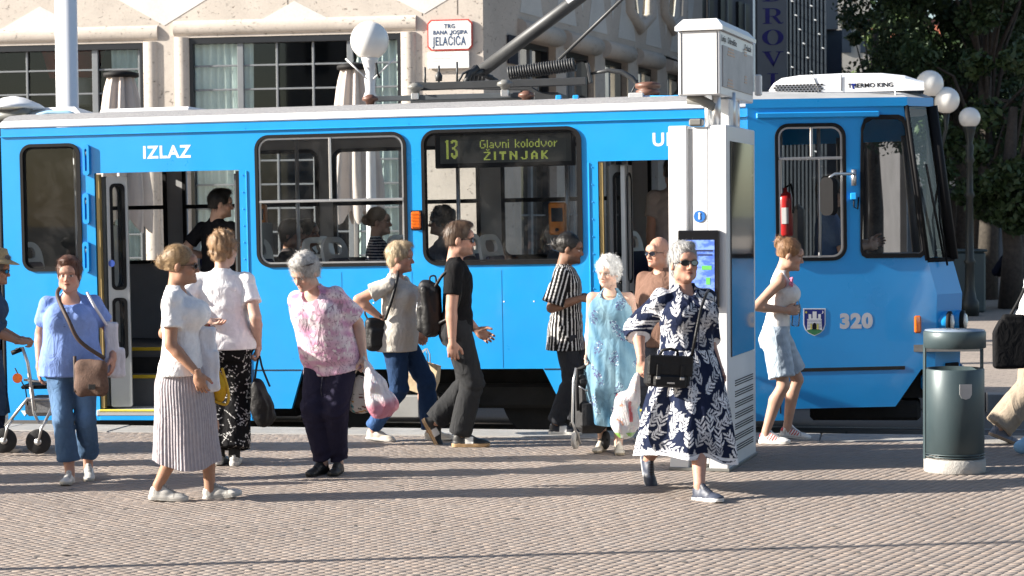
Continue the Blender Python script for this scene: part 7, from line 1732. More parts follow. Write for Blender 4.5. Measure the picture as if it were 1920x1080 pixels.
seated('seated passenger with glasses and dark curls facing rear under the display', 832, 386, .75, -85, SK_D, (.12, .12, .14), 'curly', (.012, .01, .01), glasses=True)
seated('grey haired passenger low in a far seat by the validator', 1047, 440, 1.5, 80, SK_L, (.10, .11, .13), 'pixie', (.30, .30, .30), H=1.55)
seated('dim passenger seated deep inside behind the sliding window', 580, 415, 1.5, 70, SK_T, (.05, .055, .06), 'short', (.03, .025, .02), female=False)
seated('dim passenger in dark top on a far rear seat', 548, 425, .95, 80, SK_T, (.06, .05, .05), 'pixie', (.05, .04, .03))
def standing(label, px_, py_top, v, z, yaw, skin, topcol, H=None, female=False, hair='crop', hcol=(.02, .015, .012), legs=(.03, .03, .035), fat=1.0):
    w = TF.M @ Vector((TF.uv(px_, 480, v)[0], v, 0)); st = TF.o.z + z
    p = Person(label, yaw, px_, (px_ + 12, 700, 0, 0, 0), (px_ - 12, 700, 0, 0, 0), top=py_top, H=H, fat=fat, female=female, Y=w.y, stand=st, group='tram passengers'); return p
pN = standing('dark haired man in black T-shirt boarding through the rear door', 412, 357, .55, FZ - .24, 150, SK_L, None)
pN.arm('L', (392, 480, .2), pole=(.7, .4, -.8)).arm('R', (440, 500, .3), pole=(-.8, .3, -.4)); pN.body(SK_L, head=(4, 0, -45)); pN.hair('crop', (.015, .012, .01), seed=6); pN.top((.010, .010, .012), sleeve=.6, ease=.014, seed=23); pN.trousers((.02, .02, .025)); pN.shoes((.3, .3, .3), (.05, .05, .05))
pO = standing('passenger in beige T-shirt standing inside the front door', 1264, None, .95, FZ, 175, SK_T, None, H=1.72, fat=1.05)
pO.arm('L', (1222, 500, .0), pole=(.9, .2, -.3)).arm('R', (1320, 500, .0), pole=(-.9, .2, -.3)); pO.body(SK_T); pO.hair('crop', (.02, .015, .01), seed=7); pO.top((.36, .30, .26), sleeve=.6, ease=.016, seed=24); pO.trousers((.06, .06, .07)); pO.shoes((.3, .3, .3), (.05, .05, .05))
# driver
_q = FM @ Vector((G(1556, 500)[0], .62, 0)); _w = TF.M @ _q
pP = Person('tram driver in blue shirt at the controls behind the mirror', 85, 1556, (1600, 700, 0, 0, 0), (1600, 700, 0, 0, 0), H=1.74, female=False, Y=_w.y, stand=TF.o.z + FZ, hipz=max(.45, at(1560, 330, _w.y).z - TF.o.z - FZ - .485 * 1.74), group='tram passengers', fat=1.1)
pP.arm('R', (1626, 462, -.05), pole=(-.5, .6, -1)).arm('L', (1630, 455, .3), pole=(.5, .6, -1)); pP.body(SK_L, curl=50); pP.hair('short', (.05, .04, .03), seed=8); pP.top((.07, .13, .26), sleeve=.8, ease=.02, seed=25); pP.trousers((.02, .025, .04))
# cafe guest far right
pQ = Person('man in navy sweater sitting on a cafe chair with his back turned', 172, 1900, (1903, 575, 0, 0, 0), (1893, 575, 0, 0, 0), H=1.74, female=False, hipz=.47, fat=1.15, group='people at the cafe', dyhip=-.4)
pQ.arm('R', pQ.T @ Vector((-.2, -.3, .15)), pole=(-.8, .6, -.4)).arm('L', pQ.T @ Vector((.2, -.3, .15)), pole=(.8, .6, -.4)); pQ.body(SK_L); pQ.hair('short', (.03, .025, .02), seed=9); pQ.top((.015, .018, .035), sleeve=1.8, ease=.02, seed=26); pQ.trousers((.03, .035, .05)); pQ.shoes((.6, .6, .6), (.55, .55, .55))
# ---------------------------------------------------------------- information column
KC = gp(1366, 885); KA = R(-17.9)
KM = Matrix.Translation((KC.x, KC.y, 0)) @ Matrix.Rotation(KA, 4, 'Z')
m_kw = pm('column_white', (.66, .67, .68), .38, .1, var=.04, scale=3.0, dirt=.22, dirt_col=(.40, .39, .36), stretch=(1, 1, .35)); m_black = pm('gloss_black', (.008, .008, .009), .12, coat=.6); m_slot = pm('slot_dark', (.015, .015, .016), .7)
ks = empty('information_column', KM, 'tall white information column with touch screen and display box on poles', 'information column')
KD, KH, KWD = 1.02, 2.43, .42
core = MB().box((-KWD / 2, KD / 2 + .03, KH / 2 - .01), (KWD - .03, KD - .06, KH - .02), .006).build('core', m_kw, ks)
MB().box((-KWD + .068, KD / 2, KH / 2), (.136, KD, KH), .008).build('side_slab', m_kw, ks)
MB().box((-.068, KD / 2 - .001, KH / 2), (.136, KD, KH), .008).build('side_slab', m_kw, ks)
MB().box((-KWD / 2 + .02, .012, KH * .5 + .02), (.105, .02, KH - .06), .004).build('front_strip', m_kw, ks)
lens = MB().box((-KWD / 2 - .01, .02, KH + .02), (.09, .10, .05), .01).build('camera_dome', m_cer, ks)
def kz(y): return 1.8 + (402 - y) / 268.0
# info disc, touch screen
MB().lathe([(.041, 0), (.041, .004)], 28, M=Matrix.Rotation(R(90), 3, 'X'), c=(-KWD / 2 + .012, .0, kz(404))).build('info_disc', pm('info_blue', (.03, .16, .50), .35), ks)
MB().box((-KWD / 2 + .012, -.007, kz(404) - .006), (.012, .004, .028)).build('info_letter', m_white, ks); MB().lathe([(.008, 0), (.008, .004)], 12, M=Matrix.Rotation(R(90), 3, 'X'), c=(-KWD / 2 + .012, -.005, kz(404) + .020)).build('info_letter', m_white, ks)
sc_ = MB().box((-KWD / 2 + .012, -.02, (kz(430) + kz(575)) / 2), (.29, .05, kz(430) - kz(575)), .006).build('touch_screen', m_black, ks)
m_scr = bpy.data.materials.new('screen_blue'); nt, b = nodes(m_scr); n = noise_tex(nt, 14, 4, .6, stretch=(1, 1, 2)); r = ramp(nt, n.outputs['Fac'], [(.42, (.06, .12, .42)), (.58, (.16, .26, .60))]); nt.links.new(r.outputs['Color'], b.inputs['Base Color']); nt.links.new(r.outputs['Color'], b.inputs['Emission Color']); b.inputs['Emission Strength'].default_value = .25; b.inputs['Roughness'].default_value = .15
MB().box((-KWD / 2 + .012, -.047, (kz(448) + kz(570)) / 2), (.23, .004, kz(448) - kz(570))).build('screen_image', m_scr, sc_)
m_grn = pm('screen_green', (.10, .35, .08), .4, emit=(.1, .4, .08), estr=.2); m_lin = pm('screen_ink', (.02, .03, .10), .4)
for k, (x, yy, w, h) in enumerate(((.03, 468, .15, .012), (.05, 476, .10, .010), (.06, 500, .07, .03), (.07, 525, .03, .05), (-.06, 515, .05, .012), (-.05, 540, .06, .012))): MB().box((-KWD / 2 + .012 + x, -.050, kz(yy)), (w, .002, h)).build('screen_item', m_grn if k in (2, 3) else m_lin, sc_)
# right face: tall glazed display and vents
dz0, dz1 = .80, 2.32
MB().box((.004, KD / 2, (dz0 + dz1) / 2), (.012, KD - .20, dz1 - dz0), .002).build('display_glass', pm('display_dark', (.012, .013, .016), .05, coat=.8, spec=.7), ks)
for q in range(7):
    for j in range(3): MB().box((.001, KD / 2 + .06, .62 - q * .078 - j * .017), (.006, KD - .36, .007)).build('vent_slot', m_slot, ks)
# poles, display box
for (x, y) in ((-.10, .12), (-.10, .80), (-.30, .80), (-.06, .45)): MB().tube([(x, y, KH - .02), (x, y, 2.68)], .032, 14).build('pole', m_alu, ks)
MB().tube([(-.30, .10, 2.62), (-.20, .10, 2.61), (-.11, .11, 2.56)], .035, 12).build('elbow_pipe', m_cer, ks); MB().box((-.10, .45, KH + .10), (.12, .3, .2), .01).build('cable_box', m_kw, ks)
BX0, BX1, BY0, BY1, BZ0, BZ1 = -.345, -.045, .0, 1.2, 2.64, 3.09
bx = MB().box(((BX0 + BX1) / 2, (BY0 + BY1) / 2, (BZ0 + BZ1) / 2), (BX1 - BX0, BY1 - BY0, BZ1 - BZ0), .008).build('display_box', m_kw, ks)
x0, x1, y0, y1 = BX0 - .02, BX1 + .02, BY0 - .02, BY1 + .02
MB().add([(x0, y0, BZ1 + .002), (x1, y0, BZ1 + .002), (x1, y1, BZ1 + .002), (x0, y1, BZ1 + .002), (x0, y0, BZ1 + .03), (x1, y0, BZ1 + .03), (x1, y1, BZ1 + .03), (x0, y1, BZ1 + .03), (x0 + .05, y0 + .05, BZ1 + .085), (x1 - .05, y0 + .05, BZ1 + .085), (x1 - .05, y1 - .05, BZ1 + .085), (x0 + .05, y1 - .05, BZ1 + .085)],
         [(0, 3, 2, 1), (0, 1, 5, 4), (1, 2, 6, 5), (2, 3, 7, 6), (3, 0, 4, 7), (4, 5, 9, 8), (5, 6, 10, 9), (6, 7, 11, 10), (7, 4, 8, 11), (8, 9, 10, 11)]).build('box_lid', m_kw, bx)
for x in (BX0 + .022, BX1 - .022): MB().box((x, BY0 - .001, (BZ0 + BZ1) / 2), (.004, .006, BZ1 - BZ0 - .02)).build('edge_seam', m_slot, bx)
MB().box((BX1 + .004, (BY0 + BY1) / 2 + .0, (BZ0 + BZ1) / 2 - .02), (.010, BY1 - BY0 - .12, BZ1 - BZ0 - .16), .002).build('led_panel', pm('led_panel_grey', (.40, .40, .40), .6), bx)
m_led2 = pm('led_amber', (.50, .34, .25), .5)
for (y, z, w) in ((.33, .07, .26), (.86, .11, .10), (.30, -.15, .22), (.86, -.09, .10)):
    for j in range(3): MB().box((BX1 + .0105, y, (BZ0 + BZ1) / 2 + z + j * .022), (.002, w * (1 - .15 * j), .011)).build('led_line', m_led2, bx)
SM = lambda y, z: Matrix.Translation((BX1 + .006, y, z)) @ Matrix(((0, 0, 1, 0), (1, 0, 0, 0), (0, 1, 0, 0), (0, 0, 0, 1)))
for tx, y in (('Linija', .10), ('Odredište', .40), ('Dolazak', .98)): text('lettering', tx, .062, SM(y, BZ1 - .055), m_slot, bx, .0005, sx=1.25)
MB().tube([(-.2, .3, BZ1 + .08), (-.2, .3, BZ1 + .9)], .004, 6).build('antenna', m_slot, ks)
MB().box((BX1 + .03, BY1 + .05, 2.78), (.05, .06, .16), .01).build('speaker', m_kw, ks)
MB().box((-KWD / 2, KD / 2, .012), (KWD + .02, KD + .02, .024), .004).build('plinth', m_cer, ks)
# ---------------------------------------------------------------- litter bin
BC = gp(1790, 884); bn = empty('litter_bin', Matrix.Translation((BC.x, BC.y, 0)) @ Matrix.Rotation(R(6), 4, 'Z'), 'dark grey green round litter bin on a concrete foot', 'litter bin')
m_bin = pm('bin_grey_green', (.048, .072, .080), .42, .2, var=.10, scale=5, dirt=.35, dirt_col=(.10, .13, .13), stretch=(1, 1, .3))
MB().lathe([(.208, 0), (.212, .012), (.212, .088), (.20, .098)], 48).build('foot', pm('bin_concrete', (.38, .365, .34), .9, var=.15, scale=14, bump=.5, bscale=60, dirt=.3), bn)
MB().lathe([(.196, .135), (.203, .14), (.203, .715), (.198, .722), (.190, .722), (.188, .15)], 48).build('drum', m_bin, bn)
MB().lathe([(.0, .16), (.187, .16), (.188, .165)], 32).build('drum_floor', m_slot, bn)
MB().lathe([(.205, .865), (.214, .868), (.214, .975), (.206, .985), (.198, .985), (.196, .87)], 48).build('hood_ring', m_bin, bn)
ash = MB().lathe([(.204, .978), (.204, .990), (.0, .995)], 48).build('lid', pm('lid_sky_tint', (.24, .30, .38), .4, .3, var=.1, scale=18), bn)  # pale blue of the lid is sky light put into its colour
hl = MB(); rg = random.Random(4)
for k in range(90):
    a, r = rg.uniform(0, 6.28), .085 * math.sqrt(rg.random()); hl.lathe([(.004, 0), (.0035, .0012)], 6, c=(r * math.cos(a) * 1.3, r * math.sin(a), .9965))
hl.build('ash_holes', m_slot, ash)['kind'] = 'stuff'
for a in (8, 172): MB().box((.207 * math.cos(R(a)), .207 * math.sin(R(a)), .49), (.014, .04, .80), .003).build('post', m_bin, bn)
for z in (.128, .112): MB().lathe([(.203, z), (.209, z + .004), (.203, z + .008)], 40, cap=False).build('base_ring', m_bin, bn)
e_ = MB().prism([(-.043, .05), (.043, .05), (.043, -.02), (.03, -.045), (0, -.055), (-.03, -.045), (-.043, -.02)], -.2055, -.199).build('emblem', pm('emblem_silver', (.42, .42, .42), .45, .3), bn); e_.location = (.01, 0, .575)
e_.data.transform(Matrix.Translation((0, 0, 0)))
# ---------------------------------------------------------------- soft bags
m_plastic = bpy.data.materials.new('thin_plastic'); nt, b = nodes(m_plastic); a_ = nt.nodes.new('ShaderNodeVertexColor'); a_.layer_name = 'Col'; nt.links.new(a_.outputs['Color'], b.inputs['Base Color']); b.inputs['Roughness'].default_value = .25; b.inputs['Alpha'].default_value = .80; b.inputs['Subsurface Weight'].default_value = .2
bp = nt.nodes.new('ShaderNodeBump'); bp.inputs['Strength'].default_value = .8; bp.inputs['Distance'].default_value = .02; n = noise_tex(nt, 26, 4, .6, dist=1.5, stretch=(1, 1, .35)); nt.links.new(n.outputs['Fac'], bp.inputs['Height']); nt.links.new(bp.outputs['Normal'], b.inputs['Normal'])
def soft(name, label, cat, x, y, Y, prims, mat, paint=None, col=(.5, .5, .5), noise=(.004, 30), h=.007, straps=(), strap_mat=None, cuts=(), rot=0, group=None, extra=None):
    """prims in metres about the point (x, y) of the photo at distance Y: ('e', c, r) or ('c', a, b, ra, rb)"""
    o = at(x, y, Y); M = Matrix.Translation(o) @ Matrix.Rotation(R(rot), 4, 'Z'); e = empty(name, M, label, cat, group)
    lo = [1e9] * 3; hi = [-1e9] * 3
    for p in prims:
        pts = [p[1]] if p[0] in 'eb' else [p[1], p[2]]; r = max(p[2]) if p[0] in 'eb' else max(p[3], p[4])
        for q in pts:
            for i in range(3): lo[i] = min(lo[i], q[i] - r - .03); hi[i] = max(hi[i], q[i] + r + .03)
    v = Vol(lo, hi, h)
    for p in prims:
        if p[0] == 'e': v.ell(p[1], p[2], p[3] if len(p) > 3 else .03)
        elif p[0] == 'b':
            c, r_ = p[1], p[2]; rd = p[3] if len(p) > 3 else .03
            def fb_(X, Y, Z, c=c, r_=r_, rd=rd):
                qx, qy, qz = np.abs(X - c[0]) - r_[0] + rd, np.abs(Y - c[1]) - r_[1] + rd, np.abs(Z - c[2]) - r_[2] + rd
                return np.sqrt(np.maximum(qx, 0) ** 2 + np.maximum(qy, 0) ** 2 + np.maximum(qz, 0) ** 2) + np.minimum(np.maximum(qx, np.maximum(qy, qz)), 0) - rd
            v.put(fb_, [c[i] - r_[i] for i in range(3)], [c[i] + r_[i] for i in range(3)], .012)
        else: v.cone(p[1], p[2], p[3], p[4], .03)
    if noise: v.noise(noise[0], noise[1], 3, st=(1, 1, .4)); v.noise(noise[0] * .5, noise[1] * 2.3, 5, st=(1, 1, .4))
    for c in cuts: v.cut(*c)
    V, Q = v.mesh(); V = relax(V, Q, 1, .2); C = np.repeat(np.array(col, np.float32)[None], len(V), 0)
    if paint: C = paint(V, C)
    A = Acc(); A.add(V, Q, C); b = A.build('bag_body', mat, e)
    for s_ in straps:
        pts, r = s_[0], s_[1]; Mi = M.inverted()
        pp = [Mi @ (q if isinstance(q, Vector) else at(q[0], q[1], q[2])) for q in pts]
        # smooth
        out = []
        for i in range(len(pp) - 1):
            p0, p1, p2, p3 = pp[max(0, i - 1)], pp[i], pp[i + 1], pp[min(len(pp) - 1, i + 2)]
            for k in range(6):
                t = k / 6; out.append(.5 * ((2 * p1) + (p2 - p0) * t + (2 * p0 - 5 * p1 + 4 * p2 - p3) * t * t + (3 * p1 - p0 - 3 * p2 + p3) * t ** 3))
        out.append(pp[-1]); MB().tube(out, r, 8).build('strap', s_[2] if len(s_) > 2 else (strap_mat or (pm(name + '_strap', tuple(col), .85) if mat in (m_soft, m_plastic) else mat)), e)
    return e
YA, YB, YC, YD, YE, YF, YH, YJ, YK, YL = [p.base.y for p in (pA, pB, pC, pD, pE, pF, pH, pJ, pK, pL)]
m_brown = pm('brown_suede', (.10, .055, .038), .8, var=.25, scale=50, bump=.5, bscale=120); m_strapb = pm('strap_brown', (.05, .03, .022), .7, var=.2)
sb = soft('crossbody_bag', 'brown textured crossbody bag on the hip of the woman in blue', 'bag', 171, 708, YA - .24, [('e', (0, 0, 0), (.115, .045, .125)), ('e', (-.07, 0, -.07), (.05, .035, .06)), ('e', (.07, 0, -.07), (.05, .035, .06)), ('e', (-.07, 0, .075), (.045, .035, .045)), ('e', (.07, 0, .075), (.045, .035, .045))], m_brown, noise=(.003, 24), rot=-6,
     straps=[([(196, 672, YA - .22), (150, 640, YA - .27), (128, 600, YA - .27), (108, 556, YA - .14), (112, 540, YA - .02)], .014, m_strapb), ([(140, 668, YA - .2), (142, 735, YA - .25)], .012, m_strapb)])
MB().box((.02, -.05, -.06), (.05, .006, .035), .004).build('badge', m_leather, sb)
soft('white_tote', 'limp white cloth tote hanging from the arm of the woman in blue', 'bag', 212, 655, YA + .05, [('b', (-.005, 0, .0), (.045, .022, .19), .02), ('b', (.035, .01, -.09), (.045, .02, .10), .02)], m_soft, col=(.62, .61, .66), noise=(.010, 34), straps=[([(200, 610, YA + .03), (178, 575, YA - .10), (163, 548, YA - .08)], .010)])
soft('folded_jacket', 'white folded jacket over the forearm of the woman in the pleated skirt', 'jacket', 392, 668, YB - .02, [('b', (-.005, 0, .03), (.05, .03, .16), .025), ('b', (.025, -.02, -.09), (.045, .02, .13), .018), ('b', (.0, .02, -.04), (.05, .02, .12), .018)], m_soft, col=(.72, .72, .76), noise=(.011, 40))
soft('yellow_bag', 'yellow strap bag hanging below the folded white jacket', 'bag', 412, 718, YB + .05, [('c', (-.03, 0, .08), (.0, 0, -.02), .025, .04), ('e', (.0, 0, -.04), (.045, .03, .085))], m_soft, col=(.62, .36, .03), noise=(.003, 30), straps=[([(416, 690, YB + .05), (428, 735, YB + .03), (424, 758, YB + .03), (402, 752, YB + .03)], .009)])
soft('black_handbag', 'slouchy shiny black leather handbag held by the woman seen from behind', 'bag', 491, 752, YC - .02, [('e', (0, 0, -.05), (.085, .055, .125)), ('e', (-.02, 0, .06), (.06, .045, .10)), ('e', (.03, 0, -.12), (.07, .05, .05))], m_leather, noise=(.014, 36), rot=10, straps=[([(476, 730, YC - .03), (480, 695, YC - .01), (486, 668, YC), (492, 690, YC - .02), (506, 725, YC - .03)], .008)])
def pl1(V, C): t = np.clip((-.06 - V[:, 2] + V[:, 0] * .25) / .05, 0, 1); return mixcol(t * .85, (.66, .64, .68), (.55, .16, .24))
soft('plastic_bag', 'thin white plastic carrier bag with pink goods held by the stooped woman', 'plastic bag', 708, 732, YD - .16, [('e', (.02, 0, -.09), (.115, .07, .10)), ('e', (-.01, 0, .0), (.085, .055, .12)), ('c', (-.075, 0, .19), (-.03, 0, .04), .014, .065)], m_plastic, paint=pl1, noise=(.012, 40), straps=[([(682, 668, YD - .12), (690, 690, YD - .15), (694, 704, YD - .16)], .008), ([(682, 668, YD - .1), (680, 692, YD - .12), (690, 706, YD - .14)], .008)])
def fl(V, C):
    n = hash_noise(V, 75, 3); C[:] = (.62, .58, .52); C[n > .45] = (.16, .05, .05); C[(n < -.5)] = (.05, .06, .06); C[(hash_noise(V, 60, 9) > .6)] = (.55, .28, .05); C[(V[:, 2] < -.09) & (hash_noise(V, 50, 4) > .3)] = (.08, .35, .38); return C
soft('floral_tote', 'cream cloth tote with dark flower print beside the navy trousers', 'bag', 676, 733, YD - .03, [('e', (0, 0, -.02), (.075, .035, .13)), ('e', (-.04, 0, -.10), (.05, .03, .05)), ('e', (.04, 0, -.10), (.05, .03, .05))], m_soft, paint=fl, noise=(.004, 30), h=.006, straps=[([(660, 705, YD - .05), (672, 688, YD - .09), (684, 676, YD - .11)], .011, pm('cream_strap', (.5, .45, .38), .9))])
soft('shoulder_bag', 'black studded shoulder bag behind the woman in beige', 'bag', 706, 622, YE - .12, [('b', (0, 0, -.02), (.095, .05, .13), .04), ('b', (.0, -.03, -.05), (.075, .04, .08), .025)], m_leather, noise=(.006, 30), rot=20, straps=[([(722, 600, YE - .18), (735, 560, YE - .20), (745, 522, YE - .16), (746, 508, YE - .02)], .013, m_leather), ([(690, 600, YE - .1), (684, 585, YE - .08), (696, 582, YE - .1), (716, 596, YE - .15)], .008, m_leather)])
# paper bag
pb = at(788, 704, YE + .28); pbm = Matrix.Translation(pb) @ Matrix.Rotation(R(-20), 4, 'Z') @ Matrix.Rotation(R(14), 4, 'Y'); e = empty('paper_bag', pbm, 'brown kraft paper bag carried by the woman in beige', 'paper bag')
m_kraft = pm('kraft_paper', (.46, .36, .23), .85, var=.12, scale=8, bump=.5, bscale=25)
mb = MB(); bm_ = [(-.15, -.05, -.13), (.13, -.055, -.14), (.14, .05, -.13), (-.14, .05, -.14), (-.13, -.03, .12), (.15, -.035, .13), (.15, .03, .12), (-.14, .035, .125), (-.16, -.075, -.02), (.16, -.07, .01), (.155, .06, -.01), (-.15, .065, .0)]
mb.add(bm_, [(0, 3, 2, 1), (0, 1, 9, 8), (8, 9, 5, 4), (1, 2, 10, 9), (9, 10, 6, 5), (2, 3, 11, 10), (10, 11, 7, 6), (3, 0, 8, 11), (11, 8, 4, 7)]).build('bag_body', m_kraft, e)
for y in (-.03, .03): MB().tube([(-.05, y, .12), (-.03, y, .19), (0.0, y * .5, .23), (.03, y, .19), (.05, y, .12)], .004, 6).build('handle', m_kraft, e)
# backpack
bk = soft('backpack', 'small black leather backpack on the man in black', 'backpack', 807, 578, YF + .0, [('b', (.01, 0, -.01), (.075, .125, .20), .055), ('b', (-.055, 0, -.07), (.05, .10, .11), .035), ('e', (-.02, 0, .16), (.065, .11, .06))], m_leather, noise=(.013, 26), straps=[([(816, 538, YF - .12), (830, 516, YF - .16), (848, 505, YF - .17), (860, 518, YF - .19), (862, 555, YF - .19), (848, 590, YF - .18), (824, 606, YF - .12)], .013), ([(808, 536, YF), (806, 520, YF), (816, 518, YF), (818, 532, YF)], .007)])
MB().tube([(-.10, -.02, .05), (-.108, -.02, -.02), (-.10, -.02, -.10)], .006, 6).build('zip', m_alu, bk)
# satchel of the woman in the leaf dress
o = at(1254, 695, YJ - .30); st = empty('satchel', Matrix.Translation(o) @ Matrix.Rotation(R(14), 4, 'Z') @ Matrix.Rotation(R(4), 4, 'Y'), 'black leather satchel with flap and two buckles before the leaf dress', 'bag')
MB().box((0, .03, -.01), (.29, .10, .19), .02).build('bag_body', m_leather, st); MB().box((0, -.030, .035), (.30, .02, .13), .008).build('flap', m_leather, st); MB().box((.0, -.035, -.065), (.22, .03, .08), .012).build('pocket', m_leather, st)
for x in (-.085, .075): bu = MB().box((x, -.046, -.01), (.024, .008, .10), .003).build('buckle_strap', m_leather, st); MB().box((x, -.052, -.045), (.03, .006, .018), .003).build('buckle', m_alu, bu)
MB().box((.0, -.055, -.075), (.05, .004, .010)).build('badge', m_alu, st); MB().tube([(-.06, .02, .095), (-.05, .0, .13), (0, -.01, .14), (.05, .0, .13), (.06, .02, .095)], .010, 8).build('handle', m_leather, st)
inv = st.matrix_world.inverted() if False else (Matrix.Translation(o) @ Matrix.Rotation(R(14), 4, 'Z') @ Matrix.Rotation(R(4), 4, 'Y')).inverted()
MB().tube([inv @ at(1297, 668, YJ - .27), inv @ at(1305, 625, YJ - .27), inv @ at(1314, 580, YJ - .23), inv @ at(1324, 552, YJ - .12), inv @ at(1328, 544, YJ + .02)], .010, 8).build('strap', m_leather, st)
def pl2(V, C): C[:] = (.70, .68, .68); C[(hash_noise(V, 28, 6) > .35) & (V[:, 2] > -.06) & (np.abs(V[:, 0] + .02) < .08)] = (.62, .10, .10); C[(V[:, 2] < -.13) & (hash_noise(V, 32, 2) > .15)] = (.25, .48, .10); C[(hash_noise(V, 60, 8) > .75)] = (.6, .3, .2); return C
soft('plastic_bag', 'white plastic bag with red and green print held beside the leaf dress', 'plastic bag', 1170, 772, YJ - .22, [('e', (0, 0, -.07), (.095, .06, .095)), ('e', (.01, 0, .02), (.075, .05, .11)), ('c', (.088, 0, .235), (.045, 0, .08), .012, .052)], m_plastic, paint=pl2, noise=(.012, 40))
# water bottle
o = at(1493, 588, YK - .04); wb = empty('water_bottle', Matrix.Translation(o) @ Matrix.Rotation(R(5), 4, 'Y'), 'small clear water bottle in the young woman\'s hands', 'bottle')
MB().lathe([(.0, -.10), (.030, -.10), (.033, -.09), (.033, -.03), (.030, -.02), (.033, -.01), (.033, .05), (.018, .085), (.013, .09), (.013, .10)], 20).build('bottle_body', glass_mat('bottle_plastic', (.82, .90, .95), ior=1.45, rough=.05, smudge=.25), wb); MB().lathe([(.015, .098), (.015, .118), (.0, .12)], 16).build('cap', pm('cap_pale', (.5, .6, .7), .4), wb)
# tote and paper of the person at the right edge
soft('black_tote', 'black cloth tote bag swinging at the right edge of the picture', 'bag', 1893, 640, YL - .25, [('b', (0, 0, -.02), (.13, .045, .19), .03), ('b', (.03, 0, .08), (.09, .04, .13), .03)], m_soft, col=(.010, .010, .011), noise=(.003, 20), cuts=[((-.10, 0, .12), (-1, 0, .55))], straps=[([(1895, 590, YL - .25), (1912, 560, YL - .22), (1926, 530, YL - .18)], .012)])
soft('blue_paper_bag', 'pale blue bag low at the right edge beside the bin', 'bag', 1918, 838, 14.6, [('e', (0, 0, 0), (.07, .04, .05)), ('e', (.05, 0, .03), (.06, .04, .06))], m_soft, col=(.30, .52, .72), noise=(.004, 30))
# ---------------------------------------------------------------- walking frame
m_tube = pm('frame_silver', (.46, .46, .46), .35, .8, var=.05); m_tyre = pm('tyre_black', (.015, .015, .016), .8, bump=.2)
YM = pM.base.y
rl = empty('walking_frame', at(60, 848, YM), 'silver four wheeled walking frame with orange reflector', 'walking frame'); l0 = rl.location.copy()
T_ = lambda x, y, d=0: at(x, y, YM + d) - l0
for d in (-.22, .24):
    MB().tube([T_(30, 656, d), T_(42, 652, d), T_(52, 680, d), T_(66, 770, d)], .013, 10).build('handle_tube', m_tube, rl); g_ = MB().tube([T_(22, 662, d), T_(40, 655, d)], .019, 10).build('grip', m_rubber, rl)
    MB().tube([T_(96, 748, d), T_(70, 748, d), T_(52, 747, d), T_(10, 800, d)], .012, 10).build('rear_leg', m_tube, rl); MB().tube([T_(54, 700, d), T_(64, 775, d), T_(72, 792, d), T_(84, 792, d), T_(98, 762, d)], .012, 10).build('front_leg', m_tube, rl)
    MB().tube([T_(45, 712, d), T_(100, 718, d)], .010, 8).build('side_bar', m_tube, rl)
    for (x, y) in ((8, 826), (72, 828)):
        w = MB().lathe([(.03, -.018), (.085, -.018), (.096, -.010), (.096, .010), (.085, .018), (.03, .018)], 28, M=Matrix.Rotation(R(90), 3, 'X'), c=T_(x, y, d)).build('wheel', m_tyre, rl); MB().lathe([(.0, -.022), (.028, -.022), (.028, .022), (.0, .022)], 14, M=Matrix.Rotation(R(90), 3, 'X'), c=T_(x, y, d)).build('hub', m_tube, w)
        MB().tube([T_(x, y, d - .03), T_(x + 6, y - 26, d - .03), T_(x + 16, y - 40, d)], .010, 8).build('fork', m_tube, rl)
MB().lathe([(.0, -.008), (.036, -.006), (.038, .006)], 20, M=Matrix.Rotation(R(90), 3, 'X'), c=T_(33, 709, -.24)).build('reflector', m_amber, rl)
MB().box(T_(82, 722, 0), (.26, .40, .03), .01).build('seat', m_rubber, rl); MB().box(T_(82, 760, 0), (.22, .34, .14), .03).build('basket', pm('basket_mesh', (.30, .30, .30), .8, var=.4, scale=80), rl)
MB().tube([T_(28, 690, -.22), T_(48, 730, -.2), T_(52, 760, -.2)], .005, 6).build('brake_cable', m_rubber, rl)
# ---------------------------------------------------------------- shopping trolley
tr = empty('shopping_trolley', at(1105, 842, YH - .02), 'black wheeled shopping trolley beside the elderly woman', 'shopping trolley'); l0 = tr.location.copy(); T_ = lambda x, y, d=0: at(x, y, YH + d) - l0
m_tb = pm('trolley_cloth', (.015, .015, .017), .75, var=.25, scale=12, bump=.5, bscale=20)
v0 = T_(1108, 760, .02); MB().box(v0, (.24, .20, .42), .05).build('bag_body', m_tb, tr); MB().box(v0 + Vector((0, -.08, .19)), (.245, .10, .10), .04).build('flap', m_tb, tr); MB().box(v0 + Vector((0, -.11, -.06)), (.18, .04, .20), .02).build('pocket', m_tb, tr)
MB().tube([T_(1080, 690, -.1), T_(1075, 715, -.13), T_(1073, 790, -.13), T_(1088, 832, -.12)], .009, 8).build('frame', m_tube, tr); MB().tube([T_(1082, 694, -.06), T_(1100, 686, -.08), T_(1120, 690, -.05)], .016, 10).build('handle', m_rubber, tr); MB().tube([T_(1084, 692, -.08), T_(1082, 720, -.1), T_(1084, 770, -.1)], .012, 8).build('upright', m_rubber, tr)
MB().tube([T_(1086, 724, -.11), T_(1098, 732, -.11), T_(1120, 730, -.11)], .006, 6).build('hook', m_alu, tr)
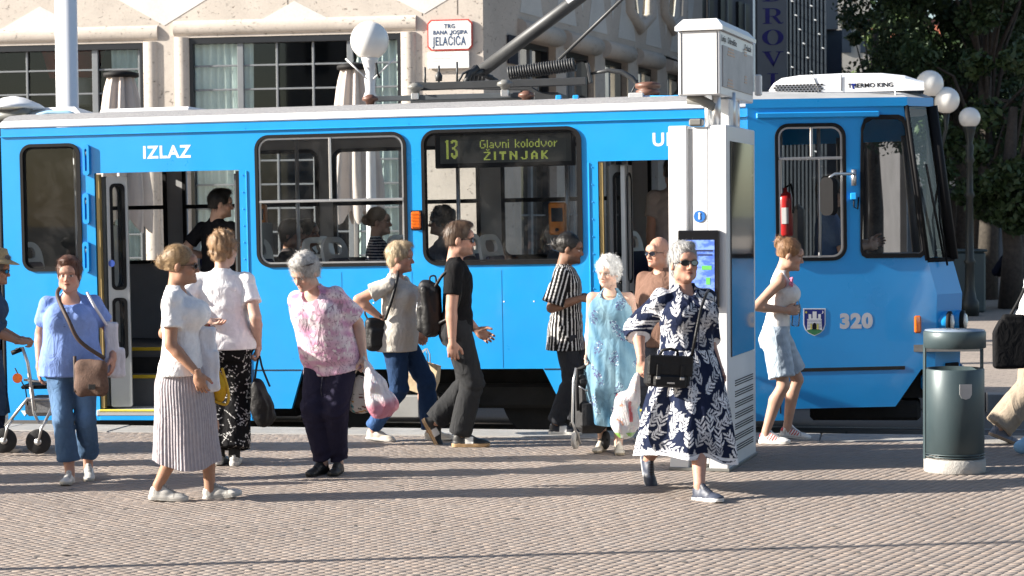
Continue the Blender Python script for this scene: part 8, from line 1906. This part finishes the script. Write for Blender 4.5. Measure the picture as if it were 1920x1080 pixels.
for (x, d) in ((1079, -.10), (1136, .05)):
    w = MB().lathe([(.02, -.016), (.062, -.016), (.070, -.008), (.070, .008), (.062, .016), (.02, .016)], 26, M=Matrix.Rotation(R(70), 3, 'Z') @ Matrix.Rotation(R(90), 3, 'X'), c=T_(x, 825, d)).build('wheel', pm('wheel_grey', (.42, .40, .37), .7) if x == 1079 else m_tyre, tr); MB().tube([T_(x, 825, d - .03), T_(x, 825, d + .03)], .014, 8).build('hub', m_rubber, w)
MB().tube([T_(1079, 825, -.08), T_(1136, 825, .05)], .006, 6).build('axle', m_tube, tr)
# ---------------------------------------------------------------- cafe chair, bin under the trees
ch_ = empty('cafe_chair', Matrix.Translation((pQ.base.x, pQ.base.y + .0, 0)) @ Matrix.Rotation(R(172), 4, 'Z'), 'metal cafe chair under the man in the navy sweater', 'chair')
MB().box((0, -.02, .44), (.44, .42, .03), .01).build('seat', m_frame_k, ch_); MB().box((0, .23, .72), (.44, .02, .10), .008).build('backrest', m_frame_k, ch_)
for sx in (-.2, .2):
    for sy in (-.2, .2): MB().tube([(sx, sy, 0), (sx, sy, .44 if sy < 0 else .78)], .012, 8).build('leg', m_frame_k, ch_)
q = gp(1803, 585); b2 = empty('waste_box', (q.x, q.y, 0), 'dark square waste box with a pale badge under the trees', 'litter bin'); MB().box((0, 0, .55), (.75, .6, 1.1), .04).build('body', m_bin, b2); MB().box((.1, -.303, .72), (.10, .006, .13), .004).build('badge', m_alu, b2); MB().box((0, 0, 1.12), (.8, .65, .05), .02).build('lid', m_bin, b2)
# ---------------------------------------------------------------- things left of the view that throw the long shadows
g = gp(-330, 1076); lp = empty('lamp_post', (g.x, g.y, 0), 'slim lamp post standing left of the view', 'lamp post'); MB().lathe([(.10, 0), (.10, .3), (.035, .35), (.03, 5.2)], 16).build('shaft', m_iron, lp); MB().sphere((0, 0, 5.4), .2, 16, 10).build('globe', m_globe, lp)
rows = [(pC, -330, 880, 'woman in patterned trousers waiting left of the view'), (pE, -520, 930, 'woman in beige walking up from left of the view'), (pF, -760, 915, 'man in black walking up from left of the view'), (pG, -420, 850, 'man in striped shirt waiting left of the view'), (pI, -900, 865, 'man in brown shirt standing left of the view')]
for p, x, y, lb in rows:
    q = gp(x, y); c = copy_tree(p.root); c.location = (q.x, q.y, 0); c['label'] = lb; c['group'] = 'people left of the view'
